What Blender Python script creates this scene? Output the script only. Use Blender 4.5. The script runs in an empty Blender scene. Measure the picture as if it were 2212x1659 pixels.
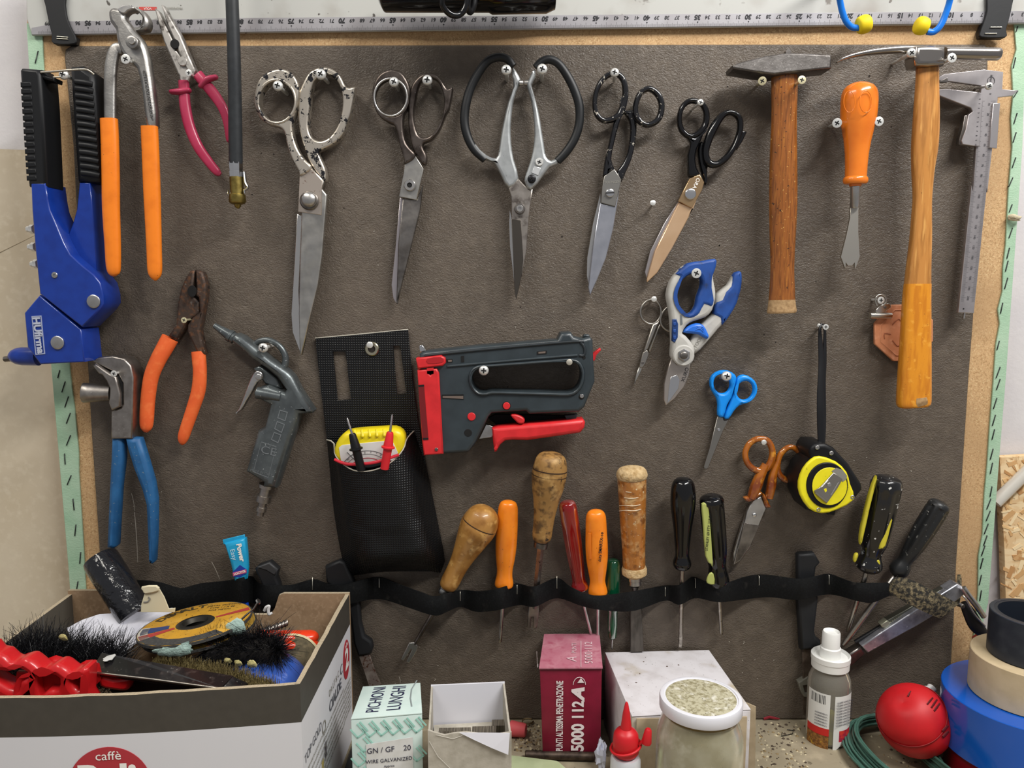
import bpy, bmesh, math, random
from mathutils import Vector, Matrix
from mathutils.geometry import tessellate_polygon
random.seed(7)
SC = bpy.context.scene
COL = SC.collection
R = math.radians

# ---------------------------------------------------------------- camera
FPX, TH = 1661.0, R(7.2)
CAMP = Vector((0.0, -0.79, 0.471))          # bench top is z = 0, leather face of the tool board is y = 0
cam = bpy.data.cameras.new('camera'); camo = bpy.data.objects.new('camera', cam); COL.objects.link(camo)
camo.location = CAMP; camo.rotation_euler = (R(90) - TH, 0, 0)
cam.sensor_fit = 'HORIZONTAL'; cam.sensor_width = 36.0; cam.lens = 36.0 * FPX / 2212.0
cam.clip_start = 0.01; cam.clip_end = 50
SC.camera = camo

# ---------------------------------------------------------------- world and lamps (workshop strip lights above the bench)
w = bpy.data.worlds.new('world'); SC.world = w; w.use_nodes = True
w.node_tree.nodes['Background'].inputs[0].default_value = (0.88, 0.88, 0.92, 1)
w.node_tree.nodes['Background'].inputs[1].default_value = 0.24
def strip_light(name, loc, sx, sy, power, col, aim):
    l = bpy.data.lights.new(name, 'AREA'); l.shape = 'RECTANGLE'; l.size = sx; l.size_y = sy
    l.energy = power; l.color = col
    o = bpy.data.objects.new(name, l); COL.objects.link(o); o.location = loc
    o.rotation_euler = (Vector(aim) - Vector(loc)).to_track_quat('-Z', 'Y').to_euler()
    return o
strip_light('strip_light', (0.70, -0.70, 1.40), 1.0, 0.10, 17, (1.0, 0.98, 0.95), (0.15, -0.1, 0.4))
strip_light('strip_light', (-0.75, -0.75, 1.50), 1.0, 0.08, 7.5, (1.0, 0.95, 0.87), (-0.1, -0.1, 0.4))
SC.view_settings.view_transform = 'Standard'
SC.view_settings.look = 'None'
SC.view_settings.gamma = 1.0
SC.view_settings.use_curve_mapping = False
SC.view_settings.exposure = 0.42
SC.cycles.max_bounces = 7; SC.cycles.diffuse_bounces = 3; SC.cycles.glossy_bounces = 3; SC.cycles.transmission_bounces = 6

# ---------------------------------------------------------------- photograph to place
CT, ST = math.cos(TH), math.sin(TH)
def ray(u, v):
    a = (u - 1106.0) / FPX; b = (829.5 - v) / FPX
    return Vector((a, CT + b * ST, -ST + b * CT))
def W(u, v, d=0.0):
    """Point seen at photo pixel (u,v), standing d metres proud of the leather face."""
    r = ray(u, v); return CAMP + r * ((0.79 - d) / r.y)
def G(u, v, z):
    """Point seen at photo pixel (u,v) at height z above the bench."""
    r = ray(u, v); return CAMP + r * ((z - CAMP.z) / r.z)
def PX(v=830, d=0.0):
    """Size in metres of one photo pixel at that row and depth."""
    return (0.79 - d) / ray(1106, v).y / FPX
def zm(ox, oy, s=0.25316):
    def f(*p):
        return [(ox + q[0] * s, oy + q[1] * s) + tuple(q[2:3]) + tuple(x * s for x in q[3:]) for q in p]   # radii (4th on) scale too
    return f
zA, zB, zC, zD = zm(0, 0), zm(0, 400), zm(0, 800), zm(520, 100)
zE, zF, zG, zH = zm(560, 400), zm(960, 90), zm(1000, 380), zm(1240, 120)
zI, zJ, zK, zL = zm(1300, 500), zm(1652, 0), zm(1652, 400), zm(1652, 800)
zM, zN, zO, zP = zm(420, 640), zm(860, 680), zm(660, 960), zm(1100, 1020)
zR, zS, zT, zU = zm(1480, 800), zm(1652, 1150), zm(1652, 1239), zm(1200, 1239)
zV, zX, zY, zQ = zm(700, 1239), zm(0, 1239), zm(300, 1150), zm(0, 1150, 0.18987)
ZS = 0.25316
def zr(*pr): return [(f, r * ZS) for f, r in pr]

# ---------------------------------------------------------------- materials
MATS = {}
NS = [1.0]                                   # noise frequency multiplier: tools carry finer wear than the setting
def s2l(c):
    return tuple((x / 12.92 if x <= 0.04045 else ((x + 0.055) / 1.055) ** 2.4) for x in c)
def rgb(h):
    return s2l((int(h[0:2], 16) / 255, int(h[2:4], 16) / 255, int(h[4:6], 16) / 255))
def mat(name, c, rough=0.5, metal=0.0, mix=(), bump=None, coat=0.0, trans=0.0, ior=1.45, rvar=0.0, sss=0.0, stretch=None, spec=0.5):
    """Principled material. mix = list of (colour, noise scale, lo, hi[, detail[, stretch]]) laid over the base by noise.
    bump = (scale, strength, distance)."""
    if name in MATS: return MATS[name]
    m = bpy.data.materials.new(name); m.use_nodes = True; MATS[name] = m
    nt = m.node_tree; N = nt.nodes; L = nt.links; b = N['Principled BSDF']
    base = rgb(c) + (1,)
    b.inputs['Base Color'].default_value = base
    b.inputs['Roughness'].default_value = rough; b.inputs['Metallic'].default_value = metal
    b.inputs['IOR'].default_value = ior; b.inputs['Coat Weight'].default_value = coat; b.inputs['Coat Roughness'].default_value = 0.08
    b.inputs['Transmission Weight'].default_value = trans
    b.inputs['Specular IOR Level'].default_value = spec
    m.diffuse_color = base
    tc = N.new('ShaderNodeTexCoord'); src = tc.outputs['Object']
    def mapped(st):
        if not st: return src
        mp = N.new('ShaderNodeMapping'); mp.inputs['Scale'].default_value = st; L.new(src, mp.inputs[0]); return mp.outputs[0]
    prev = None
    for q in mix:
        c2, sc, lo, hi = q[:4]; det = q[4] if len(q) > 4 else 4.0; st = q[5] if len(q) > 5 else stretch
        n = N.new('ShaderNodeTexNoise'); n.inputs['Scale'].default_value = sc * NS[0]; n.inputs['Detail'].default_value = det
        L.new(mapped(st), n.inputs['Vector'])
        mr = N.new('ShaderNodeMapRange'); mr.inputs[1].default_value = lo; mr.inputs[2].default_value = hi
        L.new(n.outputs['Fac'], mr.inputs[0])
        mx = N.new('ShaderNodeMix'); mx.data_type = 'RGBA'
        L.new(mr.outputs[0], mx.inputs[0])
        if prev is None: mx.inputs[6].default_value = base
        else: L.new(prev, mx.inputs[6])
        mx.inputs[7].default_value = rgb(c2) + (1,)
        prev = mx.outputs[2]
    if prev is not None: L.new(prev, b.inputs['Base Color'])
    if rvar:
        n = N.new('ShaderNodeTexNoise'); n.inputs['Scale'].default_value = 90; n.inputs['Detail'].default_value = 4
        L.new(src, n.inputs['Vector'])
        mr = N.new('ShaderNodeMapRange'); mr.inputs[1].default_value = 0.3; mr.inputs[2].default_value = 0.7
        mr.inputs[3].default_value = max(0.02, rough - rvar); mr.inputs[4].default_value = min(1, rough + rvar)
        L.new(n.outputs['Fac'], mr.inputs[0]); L.new(mr.outputs[0], b.inputs['Roughness'])
    if bump:
        n = N.new('ShaderNodeTexNoise'); n.inputs['Scale'].default_value = bump[0] * (1 + NS[0]) / 2; n.inputs['Detail'].default_value = 3
        L.new(mapped(bump[3] if len(bump) > 3 else None), n.inputs['Vector'])
        bp = N.new('ShaderNodeBump'); bp.inputs['Strength'].default_value = bump[1]; bp.inputs['Distance'].default_value = bump[2]
        L.new(n.outputs['Fac'], bp.inputs['Height']); L.new(bp.outputs[0], b.inputs['Normal'])
    return m
def nodes_of(m):
    nt = m.node_tree; return nt, nt.nodes, nt.links, nt.nodes['Principled BSDF']
def leather_grain(m, scale, strength, dist, st=(1, 1, 1.6)):
    """Wrinkled leather relief: warped ridges plus fine pebbling."""
    nt, N, L, b = nodes_of(m)
    tc = N.new('ShaderNodeTexCoord'); mp = N.new('ShaderNodeMapping'); mp.inputs['Scale'].default_value = st
    L.new(tc.outputs['Object'], mp.inputs[0])
    wn = N.new('ShaderNodeTexNoise'); wn.inputs['Scale'].default_value = scale * 0.35; wn.inputs['Detail'].default_value = 2
    L.new(mp.outputs[0], wn.inputs['Vector'])
    va = N.new('ShaderNodeVectorMath'); va.operation = 'MULTIPLY_ADD'; va.inputs[1].default_value = (0.012,) * 3
    L.new(wn.outputs['Color'], va.inputs[0]); L.new(mp.outputs[0], va.inputs[2])
    vo = N.new('ShaderNodeTexVoronoi'); vo.feature = 'F1'; vo.inputs['Scale'].default_value = scale
    L.new(va.outputs[0], vo.inputs['Vector'])
    n2 = N.new('ShaderNodeTexNoise'); n2.inputs['Scale'].default_value = scale * 0.9; n2.inputs['Detail'].default_value = 1.5
    n2.inputs['Distortion'].default_value = 1.2
    L.new(va.outputs[0], n2.inputs['Vector'])
    ad = N.new('ShaderNodeMath'); ad.operation = 'MULTIPLY_ADD'; ad.inputs[1].default_value = -0.8
    L.new(vo.outputs['Distance'], ad.inputs[0]); L.new(n2.outputs['Fac'], ad.inputs[2])
    bp = N.new('ShaderNodeBump'); bp.inputs['Strength'].default_value = strength; bp.inputs['Distance'].default_value = dist
    L.new(ad.outputs[0], bp.inputs['Height']); L.new(bp.outputs[0], b.inputs['Normal'])
    return m

# ---------------------------------------------------------------- objects
WL = {}
def rootpos(o):
    return WL[o.name] if o is not None else Vector((0, 0, 0))
def link(name, me, loc, parent=None):
    o = bpy.data.objects.new(name, me); COL.objects.link(o)
    if parent is not None: o.parent = parent
    o.location = Vector(loc) - rootpos(parent); WL[o.name] = Vector(loc)
    return o
def props(o, label=None, cat=None, group=None, kind=None):
    for k, x in (('label', label), ('category', cat), ('group', group), ('kind', kind)):
        if x: o[k] = x
    return o
def thing(name, label, cat, loc, group=None):
    return props(link(name, None, loc), label, cat, group)
def finish(me, m, smooth):
    me.materials.append(m)
    if smooth is None: return
    me.polygons.foreach_set('use_smooth', [True] * len(me.polygons))
    if smooth < 180: me.set_sharp_from_angle(angle=R(smooth))
def mk(name, V, Fc, m, parent=None, smooth=35):
    V = [Vector(p) for p in V]
    lo = Vector((min(p.x for p in V), min(p.y for p in V), min(p.z for p in V)))
    hi = Vector((max(p.x for p in V), max(p.y for p in V), max(p.z for p in V)))
    c = (lo + hi) / 2
    me = bpy.data.meshes.new(name); me.from_pydata([p - c for p in V], [], Fc); me.validate(); me.update()
    finish(me, m, smooth)
    return link(name, me, c, parent)
def crom(P, n=6, closed=False):
    """Catmull-Rom through points of any dimension."""
    if n <= 1: return [tuple(p) for p in P]
    P = [tuple(p) for p in P]; k = len(P); out = []
    for i in range(k if closed else k - 1):
        p1, p2 = P[i], P[(i + 1) % k]
        p0 = P[(i - 1) % k] if (closed or i > 0) else tuple(2 * a - b for a, b in zip(p1, p2))
        p3 = P[(i + 2) % k] if (closed or i + 2 < k) else tuple(2 * b - a for a, b in zip(p1, p2))
        for j in range(n):
            t = j / n; t2 = t * t; t3 = t2 * t
            out.append(tuple(0.5 * (2 * b + (c - a) * t + (2 * a - 5 * b + 4 * c - d) * t2 + (3 * b - a - 3 * c + d) * t3)
                             for a, b, c, d in zip(p0, p1, p2, p3)))
    if not closed: out.append(P[-1])
    return out
def ell(cx, cy, rx, ry=None, n=28, rot=0.0):
    ry = rx if ry is None else ry; c, s = math.cos(R(rot)), math.sin(R(rot)); o = []
    for i in range(n):
        a = 2 * math.pi * i / n; x, y = rx * math.cos(a), ry * math.sin(a)
        o.append((cx + x * c - y * s, cy + x * s + y * c))
    return o
def zell(zf, cx, cy, rx, ry=None, n=28, rot=0.0):
    return zf(*ell(cx, cy, rx, ry, n, rot))
def inset(loop, k):
    """Loop moved k to its left (towards the material), mitres held back at sharp corners."""
    n = len(loop); out = []
    for i in range(n):
        p0, p1, p2 = loop[i - 1], loop[i], loop[(i + 1) % n]
        ax, ay = p1[0] - p0[0], p1[1] - p0[1]; bx, by = p2[0] - p1[0], p2[1] - p1[1]
        la, lb = math.hypot(ax, ay) or 1e-9, math.hypot(bx, by) or 1e-9
        n1 = (-ay / la, ax / la); n2 = (-by / lb, bx / lb)
        mx, my = n1[0] + n2[0], n1[1] + n2[1]; lm = math.hypot(mx, my)
        if lm < 1e-6: out.append((p1[0], p1[1])); continue
        mx, my = mx / lm, my / lm; c = max(0.55, mx * n1[0] + my * n1[1])
        out.append((p1[0] + mx * k / c, p1[1] + my * k / c))
    return out
def solid2d(name, loops, th, bev, res=2):
    """Outline with holes (x,y metres) made into a solid th thick (local z), both rims rounded by bev."""
    L = []
    for i, lp in enumerate(loops):
        q = [lp[0]]
        for p in lp[1:]:
            if math.hypot(p[0] - q[-1][0], p[1] - q[-1][1]) > 1e-6: q.append(p)
        if math.hypot(q[0][0] - q[-1][0], q[0][1] - q[-1][1]) < 1e-6: q.pop()
        area = sum(q[j - 1][0] * q[j][1] - q[j][0] * q[j - 1][1] for j in range(len(q)))
        if (area > 0) != (i == 0): q.reverse()
        L.append(q)
    bev = min(bev, th * 0.499); V = []; Fc = []
    steps = [(bev * (1 - math.cos(R(90 * k / res))), bev * (1 - math.sin(R(90 * k / res)))) for k in range(res + 1)] if bev > 1e-6 else [(0, 0)]
    rings = []                                  # (inset, z) from the back rim to the front rim
    prof = [(a, -th / 2 + b) for a, b in reversed(steps)] + [(a, th / 2 - b) for a, b in steps]
    caps_b, caps_f = [], []
    for lp in L:
        n = len(lp); base = len(V)
        for a, z in prof:
            V += [(x, y, z) for x, y in (inset(lp, a) if a > 1e-7 else lp)]
        m = len(prof)
        for r in range(m - 1):
            for i in range(n):
                j = (i + 1) % n; Fc.append((base + r * n + i, base + r * n + j, base + (r + 1) * n + j, base + (r + 1) * n + i))
        caps_b.append((base, n)); caps_f.append((base + (m - 1) * n, n))
    for caps, flip in ((caps_f, False), (caps_b, True)):
        idx = [b0 + i for b0, n in caps for i in range(n)]
        polys = [[Vector(V[b0 + i]) for i in range(n)] for b0, n in caps]
        for tri in tessellate_polygon(polys):
            t3 = [idx[i] for i in tri]; A, B, C = (V[i] for i in t3)
            up = (B[0] - A[0]) * (C[1] - A[1]) - (B[1] - A[1]) * (C[0] - A[0])
            if (up < 0) != flip: t3.reverse()
            Fc.append(tuple(t3))
    me = bpy.data.meshes.new(name); me.from_pydata(V, [], Fc); me.validate(); me.update()
    return me
def plate(name, outline, d, th, m, parent=None, holes=(), bev=0.0008, sm=1, hsm=None, smooth=50, res=2):
    """Flat piece cut to an outline traced on the board: front face d metres proud, th thick. sm > 1 smooths the outline."""
    loops = [crom(outline, sm, True)] + [crom(h, sm if hsm is None else hsm, True) for h in holes]
    L3 = [[W(p[0], p[1], d) for p in lp] for lp in loops]
    xs = [q.x for q in L3[0]]; zs = [q.z for q in L3[0]]
    cx, cz = (min(xs) + max(xs)) / 2, (min(zs) + max(zs)) / 2
    me = solid2d(name, [[(q.x - cx, q.z - cz) for q in lp] for lp in L3], th, bev, res)
    me.transform(Matrix(((1, 0, 0, 0), (0, 0, -1, 0), (0, 1, 0, 0), (0, 0, 0, 1))))
    me.materials.clear(); finish(me, m, smooth)
    me.polygons.foreach_set('use_smooth', [len(f.vertices) != 3 for f in me.polygons])     # flat faces stay flat
    return link(name, me, (cx, -d + th / 2, cz), parent)
def section(n, p=2.0):
    o = []
    for i in range(n):
        a = 2 * math.pi * i / n; c, s = math.cos(a), math.sin(a)
        o.append((math.copysign(abs(c) ** (2 / p), c), math.copysign(abs(s) ** (2 / p), s)))
    return o
def sweep(name, path, m, parent=None, closed=False, n=12, p=2.0, cap=True, smooth=60, up=Vector((0, -1, 0))):
    """Tube along world points: path = [(Vector, half width, half thickness)]."""
    sec = section(n, p); V = []; Fc = []; k = len(path)
    for i, (c, rw, rt) in enumerate(path):
        a = path[(i - 1) % k][0] if (closed or i) else c
        b = path[(i + 1) % k][0] if (closed or i < k - 1) else c
        t = (b - a).normalized() if (b - a).length > 1e-9 else Vector((0, 0, 1))
        u0 = up if abs(t.dot(up)) < 0.97 else Vector((0, 0, 1))
        s = t.cross(u0).normalized(); nn = s.cross(t).normalized()
        for x, y in sec: V.append(c + s * (x * rw) + nn * (y * rt))
    for i in range(k if closed else k - 1):
        j = (i + 1) % k
        for q in range(n):
            r = (q + 1) % n
            Fc.append((i * n + q, i * n + r, j * n + r, j * n + q))
    if cap and not closed:
        Fc.append(tuple(range(n - 1, -1, -1))); Fc.append(tuple(range((k - 1) * n, k * n)))
    Fc = [tuple(reversed(f)) for f in Fc]
    o = mk(name, V, Fc, m, parent, smooth)
    return o
def tube(name, pts, m, parent=None, closed=False, sm=6, n=12, p=2.0, round_ends=False, flat=1.0, smooth=60):
    """Tube traced on the board: pts = (u, v, d, half width px[, half thickness px])."""
    P = [tuple(q) if len(q) == 5 else tuple(q[:4]) + (q[3] * flat,) for q in pts]
    P = crom(P, sm, closed); path = []
    for u, v, d, rw, rt in P:
        s = PX(v, d); path.append((W(u, v, d), max(rw, 0.05) * s, max(rt, 0.05) * s))
    if round_ends and not closed:
        def dome(c, dirv, rw, rt):
            return [(c + dirv * rw * math.sin(R(a)), rw * math.cos(R(a)), rt * math.cos(R(a))) for a in (25, 50, 70, 86)]
        d0 = (path[0][0] - path[1][0]).normalized(); d1 = (path[-1][0] - path[-2][0]).normalized()
        path = list(reversed(dome(path[0][0], d0, *path[0][1:]))) + path + dome(path[-1][0], d1, *path[-1][1:])
    return sweep(name, path, m, parent, closed, n, p, True, smooth)
def lathe3(name, p0, p1, prof, m, parent=None, n=24, smooth=40, squash=1.0, flute=None, cap=True, up=Vector((0, -1, 0))):
    """Turned piece: prof = [(fraction along p0-p1, radius m)]. flute = (count, depth fraction, start, end)."""
    p0, p1 = Vector(p0), Vector(p1); ax = p1 - p0; t = ax.normalized()
    u0 = up if abs(t.dot(up)) < 0.97 else Vector((1, 0, 0))
    s = t.cross(u0).normalized(); nn = s.cross(t).normalized(); V = []; Fc = []
    for f, r in prof:
        c = p0 + ax * f
        for i in range(n):
            a = 2 * math.pi * i / n; rr = r
            if flute and flute[2] <= f <= flute[3]:
                rr *= 1 - flute[1] * (0.5 - 0.5 * math.cos(a * flute[0]))
            V.append(c + s * (rr * math.cos(a)) + nn * (rr * math.sin(a) * squash))
    for i in range(len(prof) - 1):
        for q in range(n):
            r = (q + 1) % n; Fc.append((i * n + q, (i + 1) * n + q, (i + 1) * n + r, i * n + r))
    if cap:
        Fc.append(tuple(range(n))); k = len(prof) - 1
        Fc.append(tuple(range((k + 1) * n - 1, k * n - 1, -1)))
    Fc = [tuple(reversed(f)) for f in Fc]
    return mk(name, V, Fc, m, parent, smooth)
def lathe(name, a, b, prof, m, parent=None, sm=1, **kw):
    """Turned piece on the board between (u,v,d) points; prof radii in photo pixels."""
    p0, p1 = W(*a), W(*b); s = PX((a[1] + b[1]) / 2, (a[2] + b[2]) / 2)
    pr = crom(prof, sm) if sm > 1 else prof
    return lathe3(name, p0, p1, [(f, max(r, 0.02) * s) for f, r in pr], m, parent, **kw)
def hexa(name, c8, m, parent=None, bev=0.0, smooth=None):
    """Box from 8 corners: 4 bottom (ccw from above) then 4 top."""
    F6 = [(0, 3, 2, 1), (4, 5, 6, 7), (0, 1, 5, 4), (1, 2, 6, 5), (2, 3, 7, 6), (3, 0, 4, 7)]
    if not bev: return mk(name, c8, F6, m, parent, smooth)
    bm = bmesh.new(); vs = [bm.verts.new(p) for p in c8]
    for f in F6: bm.faces.new([vs[i] for i in f])
    bmesh.ops.bevel(bm, geom=list(bm.edges), offset=bev, segments=2, affect='EDGES', profile=0.5)
    bm.verts.index_update()
    V = [v.co.copy() for v in bm.verts]; Fc = [tuple(v.index for v in f.verts) for f in bm.faces]; bm.free()
    return mk(name, V, Fc, m, parent, 40)
def box(name, lo, hi, m, parent=None, bev=0.0):
    x0, y0, z0 = lo; x1, y1, z1 = hi
    return hexa(name, [(x0, y0, z0), (x1, y0, z0), (x1, y1, z0), (x0, y1, z0), (x0, y0, z1), (x1, y0, z1), (x1, y1, z1), (x0, y1, z1)], m, parent, bev)
def disc(name, uvd, r, th, m, parent=None, dome=0.0, n=24, hole=0.0):
    """Round piece facing the room, r px, th m thick behind its face, optional domed face."""
    u, v, d = uvd; s = PX(v, d); c = W(u, v, d); rr = r * s; V = Fc = None
    pr = [(0, rr)]
    K = 5
    p0 = c + Vector((0, th, 0)); p1 = c - Vector((0, dome * s, 0)); Ltot = (p1 - p0).length; f = th / Ltot
    b = min(0.12 * rr, 0.3 * th)
    pr = [(0, rr), (f - b / Ltot, rr)]
    if dome:
        for i in range(K + 1):
            a = R(90 * i / K); pr.append((f + (1 - f) * math.sin(a), max(rr * math.cos(a), hole * s, 1e-5)))
    else:
        pr += [(f, rr - b), (f, max(hole * s, 1e-5))]
    if hole: pr += [(max(f - 0.5, 0.0), hole * s)]
    return lathe3(name, p0, p1, pr, m, parent, n=n)
def text_mesh(s, size, extrude=0.00004, align='CENTER', shear=0.0, bold=0.0):
    cu = bpy.data.curves.new('tmp', 'FONT'); cu.body = s; cu.size = size; cu.align_x = align; cu.align_y = 'CENTER'
    cu.extrude = extrude; cu.resolution_u = 3; cu.shear = shear; cu.offset = bold
    ob = bpy.data.objects.new('tmp', cu); me = bpy.data.meshes.new_from_object(ob)
    bpy.data.objects.remove(ob); bpy.data.curves.remove(cu); me.materials.clear()
    return me
def letters(name, s, px, u, v, d, m, parent=None, rot=0.0, sx=1.0, align='CENTER', shear=0.0, bold=0.0):
    """Flat lettering on the board plane; px = capital height in photo pixels, rot in degrees anticlockwise as seen."""
    me = text_mesh(s, px * PX(v, d) / 0.70, align=align, shear=shear, bold=bold)
    me.transform(Matrix.Diagonal((sx, 1, 1, 1))); me.transform(Matrix.Rotation(R(rot), 4, 'Z'))
    me.transform(Matrix(((1, 0, 0, 0), (0, 0, -1, 0), (0, 1, 0, 0), (0, 0, 0, 1))))
    me.name = name; finish(me, m, None)
    return link(name, me, W(u, v, d), parent)
def letters3(name, s, h, o, xd, yd, m, parent=None, sx=1.0, align='CENTER', bold=0.0, shear=0.0):
    """Flat lettering on any plane: o origin, xd reading direction, yd up direction, h capital height m."""
    xd, yd = Vector(xd).normalized(), Vector(yd).normalized(); zd = xd.cross(yd)
    me = text_mesh(s, h / 0.70, align=align, bold=bold, shear=shear); me.transform(Matrix.Diagonal((sx, 1, 1, 1)))
    M = Matrix((xd, yd, zd)).transposed().to_4x4(); me.transform(M); me.name = name; finish(me, m, None)
    return link(name, me, o, parent)
def join_meshes(name, objs, m, parent, kind=None):
    V = []; Fc = []
    for o in objs:
        off = len(V); L = WL[o.name]
        V += [v.co + L for v in o.data.vertices]; Fc += [tuple(i + off for i in f.vertices) for f in o.data.polygons]
    for o in objs:
        me = o.data; WL.pop(o.name, None); bpy.data.objects.remove(o); bpy.data.meshes.remove(me)
    r = mk(name, V, Fc, m, parent, None)
    if kind: r['kind'] = kind
    return r

# ---------------------------------------------------------------- shared materials
steel = mat('steel', 'c9c7c4', 0.32, 1.0, mix=[('aaa7a2', 60, 0.45, 0.7)], rvar=0.1)
dsteel = mat('dark_steel', '918c87', 0.38, 1.0, mix=[('55504c', 50, 0.45, 0.7)], rvar=0.1)
chrome = mat('chrome', 'd8d8d8', 0.18, 1.0)
zinc = mat('zinc', 'e6e6e2', 0.35, 0.55, mix=[('c8c8c4', 300, 0.4, 0.7)])
brassy = mat('yellow_zinc', 'e0d7b0', 0.35, 0.6)
black = mat('black_plastic', '121214', 0.42, spec=.35)
gblack = mat('gloss_black', '0a0a0c', 0.15, coat=0.4, spec=.4)
dark = mat('dark_hollow', '0c0b0b', 0.8)
white_paint = mat('white_print', 'f2f0ea', 0.5)
ink = mat('ink', '16161a', 0.6)
blue_pl = mat('blue_plastic', '0f8ae8', 0.35)

# ---------------------------------------------------------------- screws, nails and staples
def cross_recess():
    pass
SCREW_PROTO = {}
def screw_mesh(kind):
    if kind in SCREW_PROTO: return SCREW_PROTO[kind]
    r = 1.0
    prof = {'pan': [(-0.05, 1.0), (0.12, 1.0), (0.35, 0.86), (0.5, 0.6), (0.56, 0.3), (0.57, 0.01)],
            'flat': [(-0.45, 0.45), (-0.1, 0.97), (0.0, 1.0), (0.07, 0.97), (0.09, 0.9), (0.09, 0.01)],
            'nail': [(-0.1, 1.0), (0.25, 1.0), (0.35, 0.85), (0.38, 0.01)]}[kind]
    full = [(-7.0, 0.02), (-6.4, 0.30)] + [(-6.4 + 0.0, 0.38)] + [(prof[0][0] - 0.02, 0.38)] + prof
    n = 18; V = []; Fc = []
    for y, q in full:
        for i in range(n):
            a = 2 * math.pi * i / n; V.append((q * math.cos(a), -y, q * math.sin(a)))
    for i in range(len(full) - 1):
        for q in range(n):
            s = (q + 1) % n; Fc.append((i * n + q, i * n + s, (i + 1) * n + s, (i + 1) * n + q))
    me = bpy.data.meshes.new('screw'); me.from_pydata(V, [], Fc); me.update(); finish(me, zinc, 40)
    y = -{'pan': 0.575, 'flat': 0.10, 'nail': 0.39}[kind]
    a, b = 0.52, 0.14
    pts = [(-a, -b), (-b, -b), (-b, -a), (b, -a), (b, -b), (a, -b), (a, b), (b, b), (b, a), (-b, a), (-b, b), (-a, b)]
    c = bpy.data.meshes.new('recess')
    if kind == 'pan': yy = lambda x, z: -(0.585 - 0.16 * (x * x + z * z))
    else: yy = lambda x, z: y
    V2 = [(x, yy(x, z), z) for x, z in pts] + [(x, yy(x, z) + 0.12, z) for x, z in pts]
    F2 = [tuple(range(12)), ] + [(i, i + 12, (i + 1) % 12 + 12, (i + 1) % 12) for i in range(12)]
    c.from_pydata(V2, [], F2); c.update(); finish(c, dark, None)
    SCREW_PROTO[kind] = (me, c); return SCREW_PROTO[kind]
def screw(u, v, r, d, label, kind='pan', hole=None, spin=None, m=None, cat='screw', group='screws holding the tools'):
    """A screw or nail standing out of the board, head centre at photo (u,v), r px, d m proud; hole = (u,v) where it enters."""
    me, c = screw_mesh(kind)
    s = r * PX(v, d); p = W(u, v, d)
    q = W(hole[0], hole[1], 0.0) if hole else Vector((p.x, 0, p.z))
    ax = (p - q).normalized()
    nm = 'nail' if kind == 'nail' else 'screw'
    if m is not None:
        key = (kind, m.name)
        if key not in SCREW_PROTO:
            me2 = me.copy(); me2.materials.clear(); me2.materials.append(m); SCREW_PROTO[key] = (me2, c)
        me = SCREW_PROTO[key][0]
    o = link(nm, me, p); props(o, label, cat, group)
    rot = Vector((0, -1, 0)).rotation_difference(ax)
    sp = Matrix.Rotation(R(random.uniform(0, 90) if spin is None else spin), 4, 'Y')
    o.rotation_mode = 'QUATERNION'; o.rotation_quaternion = (rot.to_matrix().to_4x4() @ sp).to_quaternion()
    Lz = max((p - q).length, 0.004) / (7.0 * s)
    o.scale = (s, s, s)
    # shank length follows the distance to the board
    if abs(Lz - 1) > 0.15:
        me3 = me.copy(); lim = -7.0 * Lz
        for vv in me3.vertices:
            if vv.co.y > 6.0: vv.co.y = -lim - (7.0 - vv.co.y) * 0.3
        o.data = me3
    if kind != 'nail':
        x = bpy.data.objects.new('recess', c); COL.objects.link(x); x.parent = o; WL[x.name] = p
    return o
# ================================================================ the setting
plaster = mat('plaster', 'd2cfcf', 0.9, bump=(260, 0.22, 0.001), mix=[('cac7c9', 25, 0.4, 0.7)])
kraft = mat('kraft_sheet', 'd2c6b0', 0.85, mix=[('bfb095', 6, 0.35, 0.7), ('d3c7b0', 140, 0.5, 0.75)], bump=(300, 0.15, 0.0005))
chip = mat('particleboard', 'c6a276', 0.85, mix=[('ad8a60', 600, 0.50, 0.62, 3), ('d9bd8f', 700, 0.56, 0.68, 3), ('b08e66', 14, 0.4, 0.75), ('94704c', 900, 0.62, 0.7, 2)], bump=(400, 0.25, 0.0006))
leather = mat('leather', '5e544a', 0.46, mix=[('564d43', 7, 0.35, 0.7), ('655b50', 90, 0.45, 0.75)], spec=0.45)
leather_grain(leather, 400, 0.55, 0.0009)
green_l = mat('green_leather', 'a9c5aa', 0.55, mix=[('96b99b', 30, 0.4, 0.7)])
leather_grain(green_l, 330, 0.25, 0.0007)
dust = mat('bench_top', '9a8f78', 0.85, mix=[('8d8168', 9, 0.4, 0.65), ('ab9f86', 60, 0.52, 0.7), ('6f6552', 150, 0.66, 0.72)], bump=(160, 0.4, 0.001))
alu = mat('painted_bar', 'b2b2ad', 0.5, 0.0, mix=[('9d9992', 18, 0.52, 0.75), ('4d4843', 120, 0.70, 0.74, 2), ('77716a', 60, 0.68, 0.73, 3)])
scale_m = mat('scale_strip', '9e9c9f', 0.4, 0.35, mix=[('8c888a', 25, 0.4, 0.7)])
staple_b = mat('black_wire', '141414', 0.4, 0.3)
staple_s = mat('bright_wire', 'd8d4c4', 0.3, 0.9)
BACK = 0.034
box('wall_back', (-1.6, BACK, -0.9), (1.6, BACK + 0.12, 1.9), plaster)['kind'] = 'structure'
bench = thing('workbench', 'dusty beige workbench top beneath the leather tool board', 'workbench', (0, -0.3, -0.05))
box('bench_top', (-1.3, -0.62, -0.04), (1.3, BACK - 0.001, 0.0), dust, bench, 0.003)
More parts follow.
